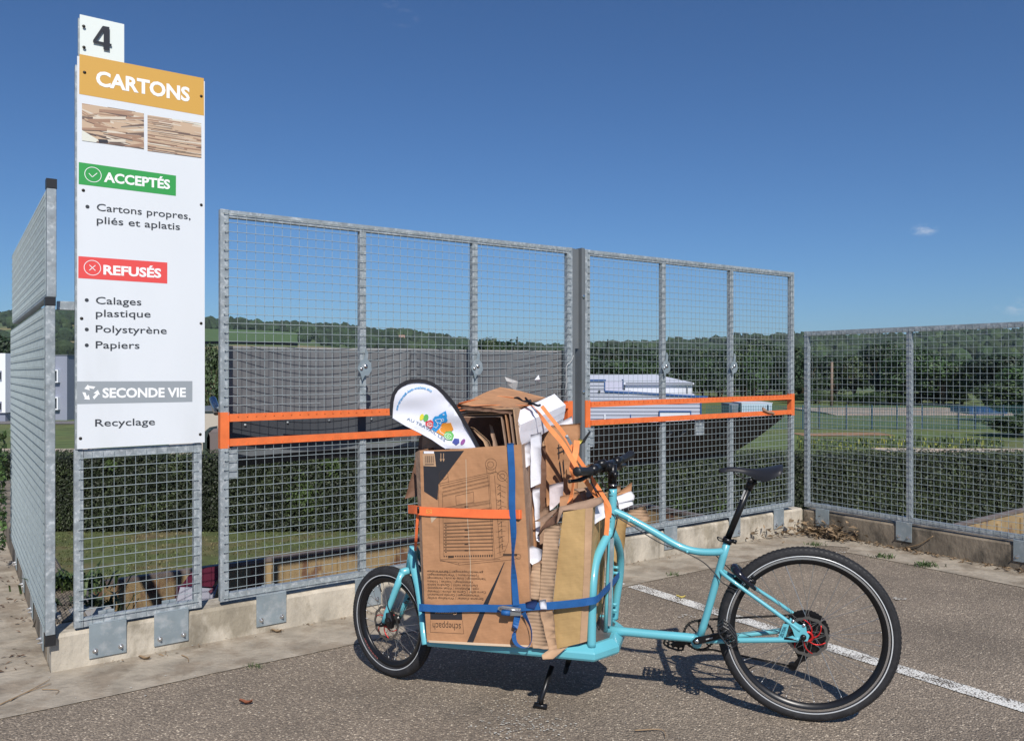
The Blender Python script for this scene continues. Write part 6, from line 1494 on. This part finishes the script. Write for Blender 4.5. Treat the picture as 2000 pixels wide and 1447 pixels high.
addp('brown inner flap rising above the tan carton', ((1092.6, 988.6, .225), (1174, 969, .19), (1180, 979, .19), (1160, 990, .22), (1099.5, 997, .23), (1088, 1023, .23)), K4)
addp('creased corrugated flap on the left of the tan carton', ((1064, 1032, .245), (1095, 1020.6, .245), (1088, 1100, .25), (1079, 1180, .25), (1053, 1172, .25), (1058, 1110, .25)), KC)
addp('narrow ribbed cardboard strip left of the tan carton above the strap', ((1054, 1096, .24), (1040, 1102, .24), (1026, 1172, .25), (1052.5, 1172, .25), (1056, 1130, .25)), KC)
addp('ribbed cardboard piece below the blue strap', ((1028, 1190, .265), (1052.5, 1190, .265), (1073, 1267, .262), (1041, 1265, .262)), KC)
addp('plain cardboard wedge between ribbed piece and tan face', ((1053.7, 1189, .262), (1079, 1187, .262), (1088, 1268, .258), (1073, 1287, .275), (1071, 1262, .262)), K2)
addp('crumpled cardboard toe overhanging the deck rail', ((1058, 1278, .30), (1072, 1268, .27), (1095, 1266, .26), (1110, 1262, .25), (1080, 1286, .29), (1060, 1287, .31)), K2)
addp('dark triangular carton flap pointing left above the tan carton', ((1042.5, 1018, .20), (1092, 989, .215), (1085, 1000, .215), (1064, 1020, .21)), K4)
addp('second dark triangular flap just below the first', ((1048, 1046, .17), (1064, 1022, .20), (1092, 990, .21), (1087, 1021, .23), (1064, 1031, .23)), KD)
addp('crumpled white paper wedged between the cartons', ((1032, 1067, .225), (1040, 1066, .23), (1059.5, 1074, .235), (1057, 1092, .235), (1043, 1106, .235), (1028.5, 1090, .23)), WPAP, .002)
addp('white folded card flap left of the head tube', ((1160, 990, .16), (1178, 979, .10), (1182, 1010, .10), (1162, 1023, .16)), WPAP)
addp('white folded card end right of the head tube', ((1203, 983, -.20), (1234, 975, -.24), (1237, 985, -.24), (1211, 995, -.20)), WPAP)
addp('bright upper fold of the white card right of the head tube', ((1203, 969.6, -.22), (1233, 958.8, -.25), (1239.6, 968, -.235), (1238, 976, -.235), (1203, 984, -.2)), WPAP)
addp('brown flap rising behind the white card at right', ((1203, 966, -.24), (1235, 941, -.26), (1233, 959, -.26), (1203, 969, -.23)), K1)
addp('small brown corner just right of the stem', ((1205, 950, -.24), (1212, 946, -.24), (1212, 960, -.24), (1205, 962, -.24)), K2)
addp('tall brown sheet behind the far hoop', ((1198, 1005, -.26), (1226, 1012, -.26), (1213, 1110, -.26), (1204, 1160, -.25), (1190, 1160, -.25)), K3)
addp('ribbed card sticking out behind the top tube', ((1226, 997, -.30), (1259, 988, -.30), (1269.5, 1014, -.30), (1224, 1029, -.30)), KC)

# ---- flag
fl_ = empty('feather_flag', bp(930, 880, .19), 'white feather flag with black border and colourful cyclist emblem, stuck in the big box', 'flag')
FO = .21
def zf(x, y): return (740 + x / 7.6923, 720 + y / 7.6923)
outer = [(163, 700), (160, 600), (170, 480), (195, 380), (240, 300), (310, 230), (400, 180), (490, 157), (600, 152), (700, 165), (800, 200), (900, 260), (1000, 350), (1100, 460), (1180, 570), (1260, 700), (1340, 840), (1430, 1010), (1530, 1200)]
inner = [(208, 700), (212, 600), (222, 500), (245, 400), (290, 320), (350, 268), (430, 228), (510, 208), (600, 206), (690, 215), (770, 245), (860, 300), (950, 382), (1045, 490), (1125, 600), (1210, 735), (1290, 870), (1380, 1030), (1475, 1200)]
low = [(208, 740), (400, 850), (600, 950), (800, 1060), (930, 1150), (1010, 1200)]
def fsurf(x, y, l=0.):     # gentle folds in the cloth
    px, py = zf(x, y); w = .008 * math.sin((y - .42 * x) / 95.) * max(0, min(1, (y - 150) / 900.)) ; w += .004 * math.sin(y / 70. + x / 260.) 
    return bp(px, py, FO + w + l)
mb = MB(); NI = len(inner)
# triangulated sheet between inner curve and lower edge
vv, ff = fill2d(inner + low[::-1]); mb.add([fsurf(p.x, p.y) for p in vv], [tuple(f) for f in ff], True)
cloth = mb.build('cloth', mat('white_polyester', (.70, .71, .80), .7), fl_)
mb = MB(); n_ = len(outer); P1 = [bp(*zf(*p), FO + .002) for p in outer]; P2 = [bp(*zf(*p), FO + .002) for p in inner]
cl_ = [p.lerp(q, .5) for p, q in zip(P1, P2)]; cs = smooth_path(cl_, 4)
mb.add(P1 + P2 + [p + M_ * .008 for p in cl_] + [p - M_ * .008 for p in cl_], [(i, i + 1, 2 * n_ + i + 1, 2 * n_ + i) for i in range(n_ - 1)] + [(2 * n_ + i, 2 * n_ + i + 1, n_ + i + 1, n_ + i) for i in range(n_ - 1)] + [(i, i + 1, 3 * n_ + i + 1, 3 * n_ + i) for i in range(n_ - 1)] + [(3 * n_ + i, 3 * n_ + i + 1, n_ + i + 1, n_ + i) for i in range(n_ - 1)], True)
mb.build('border_sleeve', mat('black_fabric', (.014, .014, .020), .8), fl_)
mb = MB(); mb.tube([fsurf(x, y + 2, .001) for x, y in [(208, 735)] + low[1:]], .003, 6); mb.build('hem', mat('white_polyester', (.70, .71, .80), .7), fl_)
def emb(name, polys, m, l):
    mb = MB()
    for p in polys:
        if len(p) > 8: v_, f_ = fill2d(p, 60); mb.add([fsurf(q.x, q.y, l) for q in v_], [tuple(f) for f in f_], True)
        else: v_, f_ = fill2d(p, 60); mb.add([fsurf(q.x, q.y, l) for q in v_], [tuple(f) for f in f_], True)
    return mb.build(name, m, cloth)
def ell(cx, cy, a, b, r, n=14): return [(cx + a * math.cos(t) * math.cos(r) - b * math.sin(t) * math.sin(r), cy + a * math.cos(t) * math.sin(r) + b * math.sin(t) * math.cos(r)) for t in [2 * math.pi * i / n for i in range(n)]]
pr = lambda n, c: mat('print_' + n, c, .6)
emb('emblem_leaf', [ell(643, 728, 30, 52, .35)], pr('yellow', (.68, .60, .05)), .003); emb('emblem_leaf', [ell(706, 738, 38, 56, .3)], pr('green', (.12, .42, .10)), .003)
emb('emblem_shape', [[(905, 690), (1005, 632), (1025, 705), (1020, 740), (1035, 780), (1000, 805), (960, 812), (915, 890), (860, 950), (790, 905), (820, 870), (808, 760), (840, 715), (895, 710)]], pr('blue', (.02, .27, .62)), .003)
emb('emblem_shape', [[(700, 800), (780, 768), (820, 800), (812, 870), (780, 905), (700, 850)]], pr('red', (.62, .05, .06)), .0036)
emb('emblem_shape', [[(950, 820), (1080, 812), (1120, 910), (1090, 940), (1010, 940), (975, 1015), (860, 950), (915, 890)]], pr('orange', (.72, .27, .03)), .0042)
emb('emblem_shape', [[(1000, 950), (1085, 930), (1130, 1000), (1100, 1075), (1020, 1065), (970, 1010)]], pr('green', (.12, .42, .10)), .0048)
emb('emblem_shape', [[(1135, 1045), (1205, 1052), (1210, 1110), (1160, 1148), (1100, 1105)]], pr('navy', (.04, .06, .28)), .003)
emb('emblem_leaf', [ell(1262, 1098, 28, 50, .6)], pr('purple', (.24, .06, .26)), .003)
mb = MB()
def fline(ps, w=6):
    for (a, b), (c, d) in zip(ps, ps[1:]):
        L_ = math.hypot(c - a, d - b) or 1; nx, ny = -(d - b) / L_ * w / 2, (c - a) / L_ * w / 2; mb.poly([fsurf(a - nx, b - ny, .0062), fsurf(c - nx, d - ny, .0062), fsurf(c + nx, d + ny, .0062), fsurf(a + nx, b + ny, .0062)])
fline([(845, 775), (865, 765), (925, 752), (938, 780), (925, 830), (905, 815), (870, 805), (845, 775)]); fline(ell(958, 770, 18, 18, 0, 12) + [(976, 770)]); fline([(870, 805), (890, 850), (860, 890), (830, 870)]); fline(ell(765, 840, 38, 34, .2)); fline(ell(770, 845, 20, 20, .2)); fline(ell(1040, 1015, 50, 42, .3)); fline(ell(1040, 1015, 18, 18, .3)); fline([(940, 870), (910, 905), (925, 950), (985, 985)]); fline(ell(972, 688, 10, 10, 0))
mb.build('emblem_lines', WHITEP, cloth)
mb = MB(); s = 'au-travail-les-velos.eu'; arc = [(282, 622), (295, 560), (330, 490), (375, 425), (430, 370), (500, 325), (580, 302), (660, 300), (730, 318), (785, 350)]
al = [0]
for a, b in zip(arc, arc[1:]): al.append(al[-1] + math.hypot(b[0] - a[0], b[1] - a[1]))
def apos(t):
    for i in range(len(arc) - 1):
        if al[i + 1] >= t or i == len(arc) - 2:
            f = (t - al[i]) / (al[i + 1] - al[i]); return (arc[i][0] + (arc[i + 1][0] - arc[i][0]) * f, arc[i][1] + (arc[i + 1][1] - arc[i][1]) * f), math.atan2(arc[i + 1][1] - arc[i][1], arc[i + 1][0] - arc[i][0])
v_, f_ = text_shape(s, .02); x0_ = min(p[0] for p in v_); x1_ = max(p[0] for p in v_)
vs = []
for x, y in v_:
    (cx, cy), an = apos((x - x0_) / (x1_ - x0_) * al[-1]); h = y / CAP * 36; vs.append(fsurf(cx + math.sin(an) * h, cy - math.cos(an) * h, .0035))
mb.add(vs, f_); mb.build('lettering', pr('skyblue', (.05, .33, .66)), cloth)
mb = MB(); v_, f_ = text_shape('AU TRAVAIL LES', .0); x0_ = min(p[0] for p in v_); x1_ = max(p[0] for p in v_); vs = []
for x, y in v_:
    t = (x - x0_) / (x1_ - x0_); cx, cy = 415 + 575 * t, 765 + 330 * t - 30 * math.sin(math.pi * t) ; an = .52; h = y / CAP * 42; vs.append(fsurf(cx + math.sin(an) * h * .8, cy - math.cos(an) * h, .0035))
mb.add(vs, f_); mb.build('lettering', mat('print_slate', (.10, .17, .26), .6), cloth)
mb = MB(); mb.tube([bp(933, 872, FO), bp(948, 905, FO - .01), bp(990, 1000, FO - .04)], .006, 8); mb.build('pole', BLACKP, fl_)

# ---- straps
def strap(name, label, path, w, m, group=None, wid=None, t=.0012, cat='strap', par=None):
    """ribbon through (px, py, off) centre points; width direction from wid (unit vectors) or vertical"""
    P = smooth_path([bpt(p) for p in path], 5); mb = MB(); n = len(P)
    k = len(path)
    a = []; b = []
    for i, p in enumerate(P):
        f = i / (n - 1) * (k - 1); j = min(int(f), k - 2); g = f - j
        d = (P[min(i + 1, n - 1)] - P[max(i - 1, 0)]).normalized()
        wdir = wid[j].lerp(wid[j + 1], g).normalized() if wid else Z
        wdir = (wdir - d * wdir.dot(d)).normalized(); a.append(p + wdir * w / 2); b.append(p - wdir * w / 2)
    nr = [ (a[i] - b[i]).cross(P[min(i + 1, n - 1)] - P[max(i - 1, 0)]).normalized() * t for i in range(n)]
    vs = a + b + [x + y for x, y in zip(a, nr)] + [x + y for x, y in zip(b, nr)]
    fs = [(i, i + 1, n + i + 1, n + i) for i in range(n - 1)] + [(2 * n + i, 3 * n + i, 3 * n + i + 1, 2 * n + i + 1) for i in range(n - 1)] + [(i, 2 * n + i, 2 * n + i + 1, i + 1) for i in range(n - 1)] + [(n + i, n + i + 1, 3 * n + i + 1, 3 * n + i) for i in range(n - 1)]
    mb.add(vs, fs, False); return mb.build(name, m, par, label=label, cat=cat, group=group)
BW = .031
s1 = strap('ratchet_strap', 'blue ratchet strap running round the load just above the deck', ((856, 1196, .05), (826, 1188, .24), (822, 1186, .272), (860, 1188, .274), (930, 1187, .274), (990, 1188, .276), (1040, 1184, .276), (1080, 1182, .268), (1130, 1177, .262), (1150, 1174, .262), (1166, 1170, .235), (1180, 1155, .12), (1196, 1139, .0), (1208, 1124, -.12), (1211, 1117, -.21)), BW, BSTRAP)
strap('vertical_strap', 'blue strap hanging down the printed face of the big box', ((1003, 862, -.02), (997, 867, .24), (997, 873, .27), (1000, 930, .270), (1000, 985, .270), (1003, 1040, .270), (1001, 1085, .270), (1004, 1130, .270), (1008, 1182, .281)), BW * .9, BSTRAP, wid=[M_ * -1 * 0 + E] * 3 + [E, E, (E + M_ * .3), (E + M_ * 1.3), (E + M_ * .2), E])
strap('strap_tail', 'loose blue strap tail looping down from the ratchet buckle', ((1022, 1196, .285), (1036, 1225, .295), (1037, 1252, .30), (1027, 1264, .30), (1010, 1258, .295), (1004, 1242, .29), (1008, 1215, .285), (1012, 1198, .284)), BW * .8, BSTRAP, wid=[E + M_ * .4, E * .6 + M_, E * .3 + M_, M_ + Z * .2, M_ - E * .2, M_ - E * .6, E - M_ * .5, E])
rb = MB(); rb.prism([bp(x, y, .284) for x, y in ((974, 1184), (982, 1182), (1000, 1184), (1018, 1187), (1019, 1201), (998, 1201), (979, 1192), (973, 1188))], M_ * .012); rbo = rb.build('ratchet_buckle', mat('zinc_steel', (.36, .37, .37), .4, .7), label='steel ratchet buckle on the blue strap in front of the printed box', cat='buckle', bevel=.002)
mb = MB(); mb.tube([bp(980, 1196, .300), bp(996, 1197, .300)], .011, 12); mb.build('strap_roll', BSTRAP, rbo)
mb = MB(); mb.tube([bp(976, 1187, .300), bp(1017, 1193, .300)], .0035, 8); mb.build('handle_bar', SILVER, rbo)
slab('care_tag', 'white fabric tag folded round the blue strap', ((1052, 1172, .277), (1066, 1170, .277), (1068, 1189, .277), (1056, 1189, .277)), WPAP, .002, cat='tag')
slab('black_tape', 'twisted dark end of webbing beside the white tag', ((1026, 1176, .280), (1046, 1171, .280), (1050, 1176, .280), (1044, 1189, .280), (1028, 1186, .280)), mat('navy_webbing', (.01, .03, .12), .6), .002, cat='strap')
strap('orange_strap', 'orange strap round the middle of the printed box', ((797, 994, .20), (812, 995, .262), (826, 998, .270), (870, 1000, .270), (940, 1003, .270), (1000, 1004, .268), (1019, 1004, .262), (1040, 1000, .08)), .037, OSTRAP)
mb = MB(); 
for a, b in (((833, 995), (843, 1002)), ((833, 1002), (843, 995)), ((833, 995), (843, 995)), ((833, 1002), (843, 1002)), ((833, 995), (833, 1002)), ((843, 995), (843, 1002))):
    p, q = bp(*a, .2722), bp(*b, .2722); u = (q - p).normalized().cross(M_) * .0007; mb.poly([p - u, q - u, q + u, p + u])
o_ = [o for o in bpy.data.objects if o.name == 'orange_strap'][0]; mb.build('stitching', mat('yellow_thread', (.75, .45, .10), .7), o_)
mb = MB(); mb.tube([bp(817, 989, .272), bp(817, 1001, .272)], .005, 8); mb.build('hook', BLACKM, o_)
strap('orange_strap_end', 'red-orange strap end hanging down the left edge of the printed box', ((816, 1004, .25), (814, 1030, .24), (812, 1062, .20), (811, 1075, .05)), .012, OSTRAP, wid=[E] * 4)
strap('orange_strap', 'orange strap over the peaked lid ending in the black hook', ((893, 792, .19), (930, 784, .06), (970, 779, -.02), (1006, 779, -.03)), .030, OSTRAP2, wid=[M_ + Z * .2, M_ + Z * .4, M_ * .6 + Z, M_ + Z * .3])
strap('orange_strap', 'long orange strap over the white bundle down to the head tube', ((905, 793, .19), (960, 791, .14), (1030, 792, .05), (1045, 798, .06), (1070, 832, .08), (1100, 868, .10), (1130, 918, .12), (1160, 962, .08), (1184, 992, .05), (1186, 1020, .045), (1184, 1045, .04)), .020, OSTRAP2, wid=[M_] * 3 + [M_ + E * .3] + [E + Z * .8] * 4 + [E + Z * .3] * 3)
strap('orange_strap', 'second orange strap beside it, from the black hook to the head tube', ((1058, 793, .02), (1075, 815, .03), (1100, 846, .04), (1125, 888, .04), (1150, 925, .03), (1178, 968, .02), (1190, 990, .025), (1190, 1010, .025)), .017, OSTRAP2, wid=[E + Z * .8] * 6 + [E + Z * .2] * 2)
strap('orange_strap', 'bright orange strap loop below the yellow ratchet label', ((1127, 860, .06), (1124, 885, .07), (1117, 915, .10), (1120, 935, .10), (1117, 960, .11), (1113, 985, .13)), .026, OSTRAP2, wid=[E, E, E + M_ * .3, E * .7 + M_, E + M_ * 1.6, E])
mb = MB(); mb.tube(smooth_path([bp(1004, 778, -.02), bp(1012, 777, -.02), bp(1022, 784, 0), (bp(1035, 786, 0)), bp(1050, 792, .02), bp(1056, 790, .02)], 5), .005, 8); mb.tube(smooth_path([bp(1004, 779, -.02), bp(1008, 786, -.01), bp(1020, 789, 0), bp(1040, 790, 0)], 5), .004, 8); mb.tube(smooth_path([bp(1026, 777, -.02), bp(1032, 783, -.01), bp(1037, 782, -.01), bp(1028, 790, 0)], 4), .005, 8)
mb.build('strap_hook', BLACKM, label='black coated wire hooks joining the orange straps on top', cat='hook')
mb = MB(); mb.prism([bp(x, y, .07) for x, y in ((1104, 851), (1108, 849), (1118, 866), (1114, 870))], M_ * .008); rt = mb.build('ratchet_buckle', SILVER, label='small silver ratchet buckle on the orange straps near the handlebar', cat='buckle')
mb = MB(); mb.lathe(bp(1107, 852.5, .079), M_, [(0, .004), (.006, .003), (.008, 0)], 12); mb.build('rivet', GALV, rt)
slab('warning_label', 'small yellow printed label sewn on the orange strap', ((1130, 856, .05), (1139, 860, .05), (1133, 867, .05), (1129, 866, .05)), mat('yellow_label', (.70, .66, .15), .6), .002, cat='label')
mb = MB(); mb.prism([bp(x, y, .03) for x, y in ((1139, 858), (1152, 841), (1154, 844), (1142, 864), (1134, 868))], M_ * .010); mb.build('ratchet_handle', BLACKP, rt)
